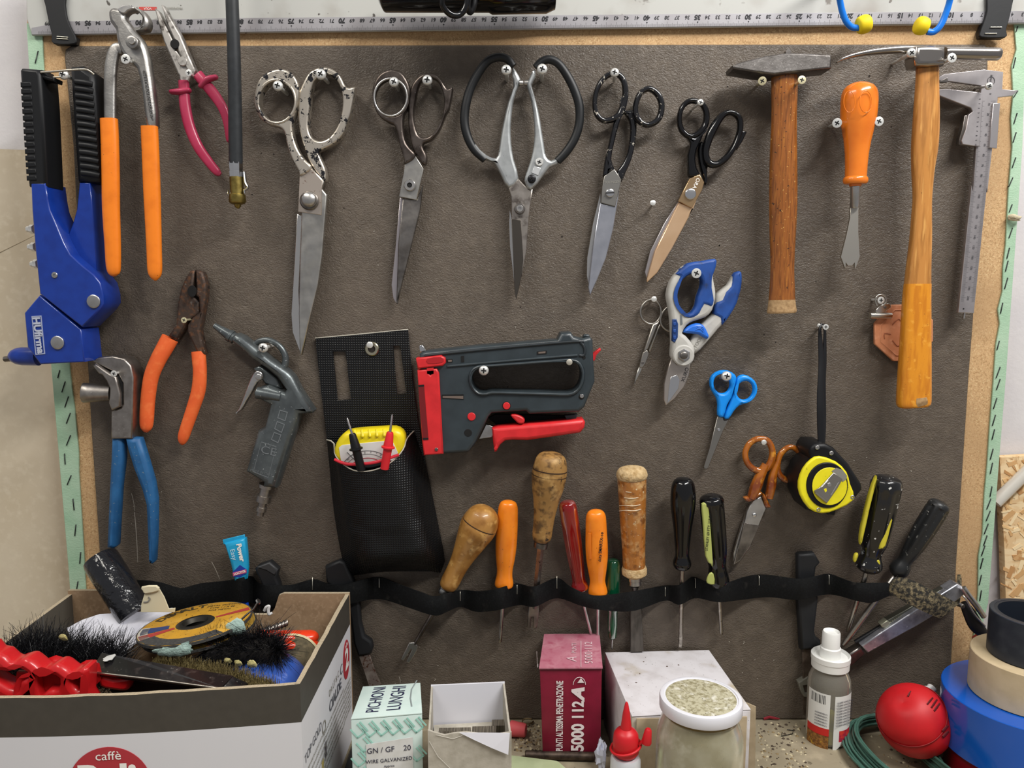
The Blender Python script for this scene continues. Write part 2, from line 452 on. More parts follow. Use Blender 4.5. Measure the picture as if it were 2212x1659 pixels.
for sx in (-1.2, 1.2):
    for sy in (-0.56, -0.05):
        box('leg', (sx - 0.04, sy - 0.04, -0.89), (sx + 0.04, sy + 0.04, -0.04), dust, bench)
bpy.context.view_layer.update()
fl = box('floor', (-1.6, -2.2, -0.92), (1.6, BACK, -0.89), mat('concrete', '8f8c86', 0.8)); fl['kind'] = 'structure'

# ---- pale kraft sheet standing against the wall, bowed so that its edge turns to the wall
V = []; Fc = []; nx = 14
for i in range(nx + 1):
    f = i / nx; x = -0.80 + f * 0.335 - 0.0
    yb = BACK - 0.004 - 0.004 * math.sin(math.pi * min(1, f * 1.02)) 
    for z in (0.0, 0.31, 0.618):
        xx = x + (0.618 - z) * 0.078 * f
        V.append((xx, yb - (0.0), z - 0.012 * f * (z / 0.618) + (0.004 if z > 0.5 else 0)))
for i in range(nx):
    for j in range(2):
        a = i * 3 + j; Fc.append((a, a + 3, a + 4, a + 1))
n0 = len(V); V += [(x, y + 0.003, z) for x, y, z in V]; Fc += [tuple(i + n0 for i in reversed(f)) for f in Fc[:]]
for i in range(nx):
    a = i * 3 + 2; Fc.append((a, a + 3, a + 3 + n0, a + n0))
a = nx * 3
Fc += [(a, a + n0, a + 1 + n0, a + 1), (a + 1, a + 1 + n0, a + 2 + n0, a + 2)]
ks = thing('cardboard_sheet', 'pale kraft cardboard sheet leaning on the wall beside the blue rivet gun', 'cardboard', (-0.6, BACK, 0))
mk('sheet', V, Fc, kraft, ks, 60)
for a, b in (((-2, 546), (74, 509)), ((-2, 906), (112, 838)), ((-2, 1258), (134, 1160))):
    p, q = W(a[0], a[1], -0.0272), W(b[0], b[1], -0.0288)
    sweep('crease', [(p, 0.0003, 0.0003), (q, 0.0003, 0.0003)], mat('crease_line', 'aa9d84', 0.9), ks, n=6)

# ---- the tool board
board = thing('tool_board', 'particleboard tool board faced with brown leather and edged in green leather', 'tool board', W(1106, 1556, 0))
def wpoly(pts, d): return [(p[0], p[1]) for p in pts]
DL = -0.0045
bo = [(57, 20), (62, 142), (85, 480), (111, 800), (147, 1220), (152, 1290), (174, 1548), (2074, 1548), (2095, 1454), (2133, 1302), (2146, 1150), (2158, 990), (2172, 820), (2186, 623), (2201, 420), (2208, 316), (2216, 40)]
plate('panel', bo, DL, 0.018, chip, board, bev=0.0006, sm=1)
lp = [(138, 124), (140, 106), (152, 98), (700, 97), (1106, 96), (1660, 95), (2128, 95), (2136, 103), (2135, 149), (2103, 699), (2095, 800), (2067, 1220), (2062, 1340), (2052, 1492), (2046, 1554.5), (226, 1554.5), (214, 1195), (196, 927), (189, 800), (162, 420), (157, 314)]
plate('leather_panel', lp, 0.0, 0.0048, leather, board, bev=0.002, sm=1, smooth=60)
gl_in = [(91, 50), (91, 76), (94, 149), (116, 470), (150.6, 800), (162, 891), (169.6, 977), (170, 1020), (181, 1195), (185, 1275), (206, 1547)]
gl_out = [(174, 1547), (152, 1290), (147, 1220), (111, 800), (85, 480), (62, 142), (57, 50)]
gr_in = [(2191, 45), (2196, 106), (2186, 142), (2189, 202), (2184, 253), (2187, 316), (2179, 410), (2176, 463), (2173, 527), (2167, 577), (2166, 628), (2156, 668), (2160, 699), (2152, 742), (2147, 815), (2138, 926), (2133, 1002), (2127, 1066), (2123, 1154), (2114, 1200), (2113, 1282), (2106, 1360), (2092, 1441), (2082, 1547)]
gr_out = [(2078, 1547), (2097, 1454), (2135, 1302), (2147, 1150), (2159, 990), (2173, 820), (2187, 623), (2202, 420), (2209, 316), (2218, 45)]
g1 = plate('edge_strip', gl_in + gl_out, DL + 0.0022, 0.0022, green_l, board, bev=0.0005)
g2 = plate('edge_strip', gr_in + list(gr_out), DL + 0.0022, 0.0022, green_l, board, bev=0.0005)
def staple(par, a, b, d, m, hw=1.1, name='staple'):
    p, q = W(a[0], a[1], d), W(b[0], b[1], d); s = PX(a[1], d) * hw; dn = Vector((0, 0.002, 0))
    sweep(name, [(p + dn, s, s), (p, s, s), (q, s, s), (q + dn, s, s)], m, par, n=6)
for a, b in [(zA((325, 435))[0], zA((300, 540))[0])] + [(zC(x)[0], zC(y)[0]) for x, y in (((508, 0), (492, 65)), ((555, 97), (527, 187)), ((583, 225), (553, 315)), ((599, 365), (566, 453)), ((600, 555), (567, 640)), ((550, 712), (556, 802)), ((606, 897), (573, 977)), ((622, 1098), (632, 1193)), ((647, 1318), (638, 1412)), ((688, 1553), (680, 1648)))] + [(zQ((886, 560))[0], zQ((866, 688))[0])]:
    staple(g1, a, b, DL + 0.0027, staple_b)
for zf, L2 in ((zJ, (((2160, 225), (2145, 270)), ((2142, 490), (2122, 580)), ((2160, 775), (2125, 830)), ((2155, 965), (2127, 1055)), ((2147, 1130), (2120, 1215)), ((2143, 1345), (2113, 1430)), ((2118, 1515), (2085, 1590)))),
               (zK, (((2112, 165), (2088, 230)), ((2115, 365), (2085, 450)), ((2090, 535), (2067, 625)), ((2078, 645), (2055, 735)), ((2075, 790), (2047, 885)), ((2032, 1005), (2012, 1095)), ((2003, 1330), (1982, 1405)), ((2010, 1552), (1975, 1645)))),
               (zL, (((2010, 75), (1978, 165)), ((1982, 237), (1952, 328)), ((1970, 382), (1943, 472)), ((1962, 505), (1940, 590)), ((1950, 670), (1925, 760)), ((1945, 790), (1925, 882)), ((1940, 992), (1923, 1077)), ((1930, 1097), (1895, 1185)), ((1925, 1200), (1890, 1285)), ((1908, 1310), (1873, 1398)), ((1898, 1410), (1868, 1495)), ((1880, 1497), (1850, 1582)), ((1865, 1605), (1848, 1655)))),
               (zS, (((1862, 225), (1840, 310)), ((1850, 365), (1830, 450)), ((1850, 497), (1835, 582)))),
               (zT, (((1768, 735), (1760, 800)),))):
    for a, b in L2: staple(g2, zf(a)[0], zf(b)[0], DL + 0.0027, staple_b)
sc = mat('scuff', 'a79f93', 0.8)
for zf, a, b, ww in ((zC, (1122, 1050), (1150, 1200), 0.7), (zC, (1148, 1210), (1175, 1640), 0.9), (zY, (620, 250), (690, 400), 0.8), (zV, (640, 880), (650, 935), 0.7)):
    p, q = zf(a)[0], zf(b)[0]
    tube('scratch', [(p[0], p[1], 0.0001, ww, 0.3), ((p[0] + q[0]) / 2 + 1, (p[1] + q[1]) / 2, 0.0001, ww, 0.3), (q[0], q[1], 0.0001, ww * .6, 0.3)], sc, board, sm=3, n=5)
rnd = random.Random(5)
hole_m = mat('hole_dark', '2a241f', 0.9)
for zf, x, y in ((zH, 1310, 265), (zH, 290, 420), (zH, 1240, 1620), (zI, 1003, 122), (zI, 1828, 427), (zI, 1483, 945), (zI, 1385, 880), (zJ, 1080, 1082), (zJ, 893, 650), (zG, 490, 1120), (zG, 845, 517), (zN, 1730, 450), (zN, 935, 615), (zD, 175, 915), (zD, 280, 920), (zD, 880, 1380), (zA, 1525, 1157), (zA, 2150, 1660)):
    u, v = zf((x, y))[0]; r = rnd.uniform(1.2, 2.4)
    plate('screw_hole', [(u + r * math.cos(a) * rnd.uniform(.7, 1.2), v + r * math.sin(a) * rnd.uniform(.7, 1.2)) for a in [i * 0.785 for i in range(8)]], 0.00015, 0.0004, hole_m, board, bev=0.0)

V = []; Fc = []; rnd = random.Random(44)
for i in range(90):
    cu, cv, su, sv = rnd.choice(((330, 1060, 90, 90), (1900, 1000, 120, 60), (1250, 690, 120, 40), (1600, 1450, 120, 80), (900, 1430, 120, 80), (1200, 700, 800, 500), (1780, 1400, 60, 90)))
    p = W(rnd.gauss(cu, su / 2), min(1540, rnd.gauss(cv, sv / 2)), 0.0002); r = rnd.uniform(.0002, .0006); n0 = len(V); a = rnd.uniform(0, 3)
    if p.x < W(200, 900).x or p.x > W(2040, 900).x: continue
    V += [p + Vector((math.cos(a + k * 2.1) * r * (2 if k == 0 else 1), 0, math.sin(a + k * 2.1) * r)) for k in range(3)] + [p + Vector((0, -.0002, 0))]
    Fc += [(n0, n0 + 1, n0 + 3), (n0 + 1, n0 + 2, n0 + 3), (n0 + 2, n0, n0 + 3)]
mk('dust_specks', V, Fc, mat('dust_speck', 'd8d2c4', .9), board, None)['kind'] = 'stuff'

# ---- OSB sheet and wall things beyond the board's edge
osb = thing('osb_sheet', 'flaked OSB sheet leaning on the white wall beside the tape rolls', 'OSB sheet', (0.6, BACK, 0))
osbm = mat('osb', 'd9b88a', 0.8, mix=[('e6cda3', 60, 0.45, 0.6, 2, (1, 1, 3)), ('b88f5f', 75, 0.58, 0.66, 3, (3, 1, 1)), ('a67a4c', 110, 0.66, 0.72, 2, (1, 1, 4))], bump=(70, 0.3, 0.001))
plate('sheet', [(2160, 988), (2230, 984), (2600, 980), (2600, 1600), (2180, 1600), (2170, 1200)], -0.020, 0.010, osbm, osb, bev=0.0004)
rnd = random.Random(11)
fl_m = [mat('osb_flake_a', 'e9d2a8', 0.8), mat('osb_flake_b', 'c99f6c', 0.8), mat('osb_flake_c', 'dcb884', 0.8), mat('osb_flake_d', 'b98a58', 0.8)]
for i in range(70):
    u, v = rnd.uniform(2172, 2230), rnd.uniform(992, 1330); a = rnd.uniform(0, 6.3); l = rnd.uniform(6, 17); ww = rnd.uniform(1.5, 5)
    c, s = math.cos(a), math.sin(a)
    plate('flake', [(u + l * c - ww * s, v + l * s + ww * c), (u + l * c * .7 + ww * s, v + l * s - ww * c), (u - l * c + ww * s, v - l * s - ww * c * .6), (u - l * c * .8 - ww * s, v - l * s + ww * c)], -0.0196 + i * 2e-6, 0.0006, fl_m[i % 4], osb, bev=0.0)
pp = thing('plastic_pipe', 'milky plastic pipe lying slantwise across the OSB sheet', 'pipe', W(2180, 1050, -0.012))
lathe('tube', (2150, 1086, -0.0125), (2300, 938, -0.0125), [(0, 9), (0, 13), (1, 13), (1, 9)], mat('milky_plastic', 'cfcbc2', 0.35, trans=0.2), pp, n=20)
st = thing('string_stub', 'frayed beige string end poking over the green edge', 'string', W(2180, 466, 0))
tube('strand', zK((2080, 275, -0.001, 20), (2120, 270, 0.002, 24), (2160, 280, 0.003, 20), (2190, 270, 0.002, 5)), mat('string', 'b9ae93', 0.9, bump=(500, .6, .001)), st, sm=4, n=8)
tube('strand', zK((2080, 285, 0.0, 12), (2140, 295, 0.003, 12), (2180, 300, 0.003, 3)), MATS['string'], st, sm=4, n=8)

# ---- straightedge with its scale, hung upside down above the board
rul = thing('straightedge', 'white straightedge with an upside-down centimetre scale above the leather panel', 'straightedge', W(1106, 60, 0))
def rline(u, a, b): return a + (b - a) * (u - 68) / (2212 - 68)
D_R = 0.002
plate('bar', [(55, -90), (57, 40), (68, 76), (2320, 49.5), (2320, -110)], D_R, 0.0038, alu, rul, bev=0.001)
plate('scale_strip', [(140, 46), (500, 39), (2320, 22.5), (2320, 47.5), (68, 74.5), (68, 60)], D_R + 0.0006, 0.001, scale_m, rul, bev=0.0002)
nm = []; tk = []
for k in range(2, 100):
    u = 1178 - (k - 50) * 21.95
    if not 70 < u < 2230: continue
    big = k % 5 == 0; v = rline(u, 50.5, 30.5)
    nm.append(letters('n', str(k), 9.5 if big else 7.5, u, v, D_R + 0.0008, ink, None, rot=180.7, sx=1.0, bold=0.0003 if big else 0.0001, shear=0.15))
    if big: nm.append(plate('n', ell(u, v + 10.5, 1.5, n=8), D_R + 0.0008, 0.0002, ink, None, bev=0))
    for j in range(10):
        uu = u - j * 2.195; h = 11 if j == 0 else (8 if j == 5 else 5.5); vb = rline(uu, 73.5, 48.5)
        p = W(uu, vb, D_R + 0.0007); q = W(uu, vb - h, D_R + 0.0007); x = 0.00010
        tk.append((p, q, x))
join_meshes('scale_numerals', nm, ink, rul, 'stuff')
V = []; Fc = []
for p, q, x in tk:
    b = len(V); V += [p + Vector((-x, 0, 0)), p + Vector((x, 0, 0)), q + Vector((x, 0, 0)), q + Vector((-x, 0, 0))]; Fc.append((b, b + 1, b + 2, b + 3))
mk('scale_ticks', V, Fc, mat('tick_ink', '4a4648', 0.6), rul, None)['kind'] = 'stuff'
# printed strip and clear tape near the end of the bar
plate('printed_label', [(300, 15), (338, 15), (338, 22), (300, 22)], D_R + 0.0004, 0.0004, mat('label_red', 'c2443c', 0.5), rul, bev=0)
letters('lettering', 'VOLA', 4.5, 319, 18.5, D_R + 0.0006, white_paint, rul, rot=180)
letters('lettering', 'PROFESSIONAL', 4.5, 372, 17.5, D_R + 0.0006, mat('grey_ink', '8b8880', .6), rul, rot=180)

# ---- two rubber straps that hold the straightedge
rubber = mat('rubber', '131416', 0.6, bump=(300, 0.1, 0.0004))
for lab, pl, sts in (('black rubber strap over the straightedge beside the nippers', zA((370, -80), (545, -80), (553, 40), (572, 160), (620, 270), (642, 310), (638, 372), (455, 372), (438, 290), (412, 180), (388, 60)), [zA((486, 310), (580, 318)), zA((484, 328), (578, 334))]),
                     ('black rubber strap over the straightedge above the vernier caliper', zJ((1915, -80), (2118, -80), (2112, 50), (2085, 170), (2062, 250), (2055, 318), (1850, 316), (1842, 268), (1870, 190), (1898, 90)), [zJ((1925, 232), (2022, 232)), zJ((1880, 285), (1980, 285))])):
    t = thing('rubber_strap', lab, 'strap', W(pl[5][0], pl[5][1], 0), 'straps holding the straightedge')
    L3 = crom(pl, 3, True)
    plate('strap', pl, D_R + 0.0045, 0.003, rubber, t, bev=0.0008, sm=3)
    plate('strap_end', [pl[5], pl[6], pl[7], pl[8]], D_R + 0.0042, 0.0090, rubber, t, bev=0.001)
    for a, b in sts: staple(t, a, b, D_R + 0.0051, staple_s, 1.0)
# ================================================================ tools hung on the board, from the rivet gun across
def g(zf, x, y, d): u, v = zf((x, y))[0]; return (u, v, d)
NS[0] = 2.6
bl_paint = mat('blue_enamel', '14368f', 0.28, 0.0, coat=0.3, mix=[('123084', 40, .4, .7)])
grip = mat('black_grip', '141517', 0.45, spec=.35)
# ---- rivet gun
t = thing('rivet_gun', 'blue hand rivet gun with ribbed black grips and a wire bail', 'rivet gun', W(110, 780, 0.0))
gl = plate('grip', zA((165, 600), (180, 577), (325, 588), (345, 640), (365, 900), (398, 1592), (240, 1592), (222, 1380), (195, 1000), (172, 700)), 0.046, 0.030, grip, t, bev=0.003)
for i in range(15):
    y = 700 + i * 57; x0 = 172 + i * 3.7; x1 = 262 + i * 3.2
    plate('rib', zA((x0 - 1, y), (x1, y - 2), (x1 + 1, y + 40), (x0 + 1, y + 42)), 0.0468, 0.0030, grip, gl, bev=0.0008)
gr = plate('grip', zA((586, 562), (690, 552), (800, 632), (815, 800), (862, 1562), (652, 1552), (620, 1100)), 0.034, 0.026, grip, t, bev=0.005)
for i in range(14):
    y = 695 + i * 60; x0 = 638 + i * 4.3; x1 = 795 + i * 4.5
    tube('rib', zA((x0, y, 0.0342, 22, 12), ((x0 + x1) / 2, y + 8, 0.0352, 22, 12), (x1 - 4, y + 24, 0.0335, 22, 12)), grip, gr, sm=2, n=8)
tube('bail', zA((350, 618, 0.044, 9), (440, 612, 0.046, 9), (580, 600, 0.048, 9), (720, 592, 0.048, 9), (770, 610, 0.046, 9), (800, 635, 0.044, 9)), mat('bail_wire', 'b9b2a4', 0.35, 0.9), t, sm=4, n=10)
plate('bail_lug', zA((342, 590), (380, 600), (400, 640), (460, 660), (455, 695), (345, 670)), 0.043, 0.016, grip, t, bev=0.002)
tube('catch', zA((455, 660, 0.040, 6), (520, 657, 0.040, 6)), MATS['bail_wire'], t, sm=1, n=8)
plate('lever', zB((678, -25), (768, -25), (790, 200), (836, 800), (700, 700), (590, 600), (555, 490), (622, 320), (655, 200)), 0.031, 0.022, bl_paint, t, bev=0.0012)
plate('inner_lever', zB((400, -20), (460, 40), (530, 230), (600, 385), (560, 460), (480, 330), (420, 180)), 0.024, 0.014, bl_paint, t, bev=0.001)
plate('body_plate', zB((262, -20), (388, -20), (405, 110), (425, 210), (480, 335), (540, 480), (600, 590), (700, 680), (800, 762), (853, 830), (880, 930), (885, 1010), (850, 1065), (700, 1214), (338, 928), (300, 560), (272, 220)), 0.046, 0.034, bl_paint, t, bev=0.0014)
plate('pivot_block', zB((830, 770), (910, 800), (935, 900), (945, 985), (840, 1080), (780, 1000)), 0.024, 0.016, bl_paint, t, bev=0.001)
plate('head_block', zB((335, 938), (690, 1232), (722, 1508), (342, 1530), (232, 1382), (206, 1090)), 0.044, 0.034, bl_paint, t, bev=0.0014)
lathe('nose', g(zB, 330, 1462, 0.026), g(zB, 80, 1458, 0.026), zr((0, 78), (.55, 78), (.75, 70), (.9, 52), (1, 26)), bl_paint, t, n=24)
lathe('nosepiece', g(zB, 95, 1478, 0.026), g(zB, 38, 1484, 0.026), zr((0, 26), (1, 24)), dsteel, t, n=8)
disc('pivot_pin', g(zB, 796, 992, 0.0475), 57 * ZS, 0.004, steel, t, dome=2)
disc('pivot_pin', g(zB, 488, 1344, 0.0455), 57 * ZS, 0.004, steel, t, dome=2)
disc('rivet', g(zB, 462, 767, 0.047), 26 * ZS, 0.002, steel, t, hole=9 * ZS)
disc('exhaust_hole', g(zB, 752, 1440, 0.012), 42 * ZS, 0.001, dark, t)
for x, y in ((258, 375), (270, 527), (292, 672)):
    lathe('spare_nosepiece', g(zB, x + 30, y, 0.026), g(zB, x - 28, y, 0.026), zr((0, 38), (.5, 38), (.52, 26), (1, 24)), zinc, t, n=6)
fr = zB((268, 1118), (352, 1112), (384, 1440), (302, 1448))
plate('nameplate', fr, 0.0446, 0.0008, mat('nameplate_rim', 'b9c2dd', 0.4, .5), t, bev=0, holes=[zB((276, 1126), (345, 1121), (375, 1433), (309, 1440))])
letters('lettering', 'HUfirma', 15, *g(zB, 326, 1280, 0.0447), mat('silver_print', 'c9cfe0', .4, .4), t, rot=-86, sx=1.05, bold=0.0004)
screw(*zA((545, 638))[0], 10.5, 0.038, 'zinc screw under the wire bail of the rivet gun', spin=20)

# ---- end nippers with orange sleeves
nm_ = mat('forged_steel', 'a7a5a1', 0.42, 1.0, mix=[('8d8a86', 30, .4, .7)], bump=(300, .2, .0006))
orange = mat('orange_sleeve', 'f0821e', 0.35, mix=[('e07417', 30, .45, .75), ('7c4a1c', 90, .70, .76)], coat=.15)
t = thing('end_nippers', 'forged steel end nippers with long bright orange handle sleeves', 'nippers', W(280, 600, 0))
tube('arm', zA((1040, 420, 0.0290, 52, 30), (985, 430, 0.0300, 50, 30), (950, 560, 0.0310, 52, 30), (940, 760, 0.0320, 50, 28), (940, 1020, 0.0330, 48, 26)), nm_, t, sm=5, n=14, p=3)
plate('jaw', zA((1148, 60), (1210, 82), (1252, 140), (1264, 195), (1240, 250), (1165, 262), (1120, 300), (1080, 250), (1175, 225), (1203, 165), (1198, 125), (1148, 76)), 0.030, 0.013, nm_, t, bev=0.003, sm=2)
plate('lever_body', zA((924, 82), (960, 56), (1005, 66), (1040, 38), (1100, 40), (1150, 66), (1135, 80), (1085, 92), (1058, 118), (1062, 150), (1095, 195), (1130, 250), (1200, 330), (1243, 430), (1272, 580), (1302, 800), (1325, 1075), (1242, 1075), (1205, 790), (1160, 580), (1068, 490), (1010, 400), (985, 320), (975, 240), (930, 180), (918, 120)), 0.040, 0.013, nm_, t, bev=0.0035, sm=2)
plate('jaw_face', zA((1004, 72), (1040, 42), (1100, 43), (1143, 67), (1088, 90), (1060, 117), (1010, 98)), 0.0412, 0.003, steel, t, bev=0.001, sm=2)
disc('pivot_bolt', g(zA, 1124, 357, 0.045), 53 * ZS, 0.006, nm_, t, dome=2)
disc('bolt_cap', g(zA, 1120, 347, 0.0475), 30 * ZS, 0.003, nm_, t)
plate('maker_groove', zA((1222, 620), (1238, 606), (1254, 640), (1305, 1000), (1296, 1008), (1280, 990)), 0.0403, 0.0006, mat('groove', '5f5d5a', .5, .9), t, bev=0.0002, sm=2)
letters('lettering', 'CHROM-VANADIUM', 8, *g(zA, 1263, 808, 0.0406), steel, t, rot=-82)
tube('sleeve', zA((930, 1015, 0.0330, 72, 44), (938, 1200, 0.0340, 73, 44), (945, 1500, 0.0350, 73, 44)) + zB((948, 200, 0.0350, 72, 42), (962, 500, 0.0350, 66, 40), (968, 690, 0.0350, 60, 36), (975, 755, 0.0350, 45, 26), (980, 778, 0.0350, 12, 8)), orange, t, sm=4, n=16, p=2.6)
tube('sleeve', zA((1275, 1078, 0.0370, 70, 42), (1285, 1300, 0.0370, 71, 42), (1296, 1600, 0.0370, 70, 42)) + zB((1305, 250, 0.0370, 67, 40), (1316, 550, 0.0370, 62, 38), (1321, 720, 0.0370, 60, 36), (1324, 780, 0.0370, 44, 26), (1327, 815, 0.0370, 10, 8)), orange, t, sm=4, n=16, p=2.6)
screw(*zA((1072, 504))[0], 10.3, 0.048, 'cross-head screw between the arms of the orange-handled end nippers', 'flat', spin=28)

# ---- long-nose pliers with red handles
lnp = mat('grubby_steel', 'b8b4ae', 0.45, .85, mix=[('5a544f', 60, .52, .66), ('c2beb8', 22, .5, .7)])
redh = mat('crimson_plastic', 'a8294c', 0.35, mix=[('5a1c2c', 70, .70, .76), ('b53a5a', 20, .4, .7)], coat=.2)
t = thing('long_nose_pliers', 'long-nose pliers with crimson handles partly behind the air hose', 'pliers', W(430, 370, 0))
plate('jaw', zA((1316, 66), (1352, 90), (1468, 322), (1490, 372), (1505, 430), (1642, 598), (1612, 695), (1535, 695), (1508, 612), (1450, 480), (1392, 345), (1350, 200)), 0.016, 0.009, lnp, t, bev=0.0015)
plate('jaw', zA((1372, 38), (1398, 45), (1440, 128), (1540, 300), (1618, 490), (1668, 600), (1640, 650), (1595, 600), (1515, 430), (1505, 360), (1475, 325), (1420, 195), (1400, 130)), 0.018, 0.010, lnp, t, bev=0.0015)
disc('cutter_hole', g(zA, 1491, 374, 0.0183), 41 * ZS, 0.002, dark, t)
disc('joint', g(zA, 1555, 521, 0.0186), 40 * ZS, 0.002, lnp, t)
tube('handle', zA((1568, 690, 0.014, 44, 34), (1572, 760, 0.014, 44, 34), (1580, 900, 0.015, 46, 34), (1618, 1080, 0.016, 46, 34), (1690, 1250, 0.016, 44, 32), (1780, 1380, 0.016, 40, 28), (1850, 1465, 0.016, 34, 24), (1882, 1490, 0.016, 16, 12)), redh, t, sm=5, n=14, p=2.6)
tube('guard', zA((1470, 785, 0.016, 22, 40), (1540, 782, 0.017, 26, 46), (1612, 772, 0.016, 22, 40)), redh, t, sm=4, n=12, round_ends=True)
tube('handle', zA((1690, 640, 0.014, 46, 34), (1740, 700, 0.015, 46, 34), (1830, 810, 0.015, 46, 34), (1905, 930, 0.015, 40, 30), (1945, 1060, 0.014, 36, 28), (1960, 1190, 0.012, 30, 22), (1962, 1220, 0.012, 14, 10)), redh, t, sm=5, n=14, p=2.6)
tube('guard', zA((1716, 735, 0.018, 20, 36), (1770, 680, 0.019, 26, 44), (1840, 660, 0.018, 22, 36)), redh, t, sm=4, n=12, round_ends=True)
screw(*zA((1610, 622))[0], 7.2, 0.027, 'small cross-head screw at the throat of the crimson-handled pliers', 'flat', spin=8)

# ---- air hose with brass chuck
t = thing('air_hose', 'black rubber air hose hanging down to a brass tyre chuck', 'air hose', W(512, 445, 0.0))
hose = mat('hose_rubber', '212427', 0.5, mix=[('2a2d30', 60, .4, .7)])
tube('hose', zA((1950, -1600, 0.040, 54), (1970, -300, 0.040, 54), (1980, 0, 0.040, 54), (1997, 500, 0.038, 55), (2005, 900, 0.034, 56), (2012, 1395, 0.030, 57)), hose, t, sm=4, n=20)
lathe('ferrule', g(zA, 2012, 1385, 0.030), g(zA, 2016, 1512, 0.030), zr((0, 50), (0, 58), (.3, 60), (.6, 56), (.62, 60), (1, 58)), chrome, t, n=8, smooth=20)
brass = mat('brass', '9c8a4e', 0.38, 1.0, mix=[('7d6c3a', 80, .4, .7)])
lathe('chuck', g(zA, 2016, 1510, 0.030), g(zB, 2028, 165, 0.030), zr((0, 56), (.3, 57), (.62, 57), (.64, 68), (.9, 72), (.96, 62), (1, 40)), brass, t, n=24)
lathe('valve_tip', g(zB, 2028, 160, 0.030), g(zB, 2030, 200, 0.030), zr((0, 30), (.6, 26), (1, 10)), brass, t, n=16)
tube('clip', zA((2085, 1470, 0.030, 14, 22), (2095, 1560, 0.031, 16, 24), (2115, 1600, 0.031, 12, 20), (2085, 1625, 0.033, 10, 16)) + zB((2088, 70, 0.033, 10, 14),), chrome, t, sm=4, n=8)
tube('clip', zB((1948, 40, 0.030, 6, 10), (1945, 75, 0.031, 7, 12), (1962, 98, 0.033, 6, 10)), chrome, t, sm=3, n=8)

# ---- rusty combination pliers
rust = mat('rusty_steel', '4b3d35', 0.6, .5, mix=[('6b4a35', 90, .5, .66), ('8b8178', 60, .64, .72), ('2b2522', 40, .55, .7)], bump=(200, .3, .0008))
oran2 = mat('coral_sleeve', 'e8672f', 0.55, mix=[('dd5a28', 30, .4, .7), ('ef7a3e', 60, .5, .75)])
t = thing('combination_pliers', 'rusty combination pliers with coral orange dipped handles', 'pliers', W(375, 960, 0))
plate('jaw', zB((1618, 730), (1662, 722), (1646, 855), (1662, 900), (1652, 950), (1700, 1000), (1705, 1090), (1600, 1160), (1580, 1210), (1510, 1325), (1430, 1290), (1498, 1190), (1512, 1010), (1540, 880), (1580, 790)), 0.014, 0.011, rust, t, bev=0.0022)
plate('jaw', zB((1668, 722), (1726, 740), (1757, 850), (1756, 950), (1736, 1060), (1722, 1150), (1702, 1230), (1722, 1340), (1745, 1445), (1680, 1430), (1632, 1335), (1594, 1240), (1600, 1190), (1640, 1130), (1702, 1080), (1692, 960), (1664, 940), (1672, 860)), 0.016, 0.012, rust, t, bev=0.0022)
plate('pipe_grip', zell(zB, 1638, 905, 38, 50), 0.0166, 0.001, dark, t, bev=0.0002)
tube('sleeve', zB((1452, 1305, 0.012, 72, 46), (1405, 1390, 0.013, 70, 46), (1345, 1500, 0.014, 66, 44)) + zC((1290, 60, 0.014, 62, 42), (1262, 250, 0.014, 60, 40), (1252, 420, 0.014, 58, 38), (1248, 490, 0.014, 48, 32), (1246, 528, 0.014, 16, 12)), oran2, t, sm=5, n=16, p=2.4)
tube('sleeve', zB((1693, 1420, 0.012, 58, 42), (1700, 1500, 0.013, 58, 42)) + zC((1706, 20, 0.014, 56, 42), (1694, 170, 0.014, 58, 42), (1645, 330, 0.014, 54, 40), (1590, 490, 0.014, 50, 38), (1565, 570, 0.014, 46, 34), (1556, 615, 0.014, 30, 22), (1552, 634, 0.014, 10, 8)), oran2, t, sm=5, n=16, p=2.4)
screw(*zB((1570, 1152))[0], 6.4, 0.027, 'small yellowed screw at the throat of the rusty pliers', 'flat', m=brassy, spin=30)

# ---- slip-joint pliers with blue handles
gun = mat('gunmetal', 'a59f99', 0.40, 1.0, mix=[('89837d', 40, .4, .7), ('b5b0aa', 150, .66, .72)], bump=(250, .15, .0005))
bluh = mat('worn_blue_dip', '1f5585', 0.5, mix=[('2a6598', 25, .4, .7), ('6d7f8c', 140, .66, .72)])
t = thing('slip_joint_pliers', 'slip-joint pliers with worn blue handles and grey steel jaws', 'pliers', W(260, 1215, 0))
plate('jaw', zB((783, 1500), (840, 1468), (960, 1457), (1060, 1480), (1115, 1540), (1138, 1640)) + zC((1132, 300), (1128, 585), (945, 585), (948, 350), (1030, 318), (1048, 290), (1046, 110), (1010, 40)) + zB((960, 1590), (900, 1560)), 0.026, 0.022, gun, t, bev=0.0015)
plate('jaw', zB((788, 1540), (810, 1520), (880, 1572), (940, 1612), (985, 1640)) + zC((1000, 110), (1024, 200), (1024, 312), (950, 345), (925, 280), (932, 150), (905, 90), (870, 40)) + zB((840, 1610),), 0.030, 0.016, gun, t, bev=0.0015)
plate('slot', zC((985, 40), (1015, 45), (1047, 110), (1046, 285), (1030, 300), (1026, 170), (1000, 100)), 0.0255, 0.001, dark, t, bev=0.0)
lathe('adjusting_stud', g(zC, 940, 195, 0.024), g(zC, 705, 190, 0.030), zr((0, 66), (.35, 74), (.75, 84), (.96, 86), (1, 80)), gun, t, n=24)
plate('handle', zC((945, 578), (1015, 566), (1040, 600), (1045, 760), (1015, 1000), (985, 1505), (955, 1530), (902, 1522), (925, 1000), (938, 760)), 0.024, 0.014, bluh, t, bev=0.004)
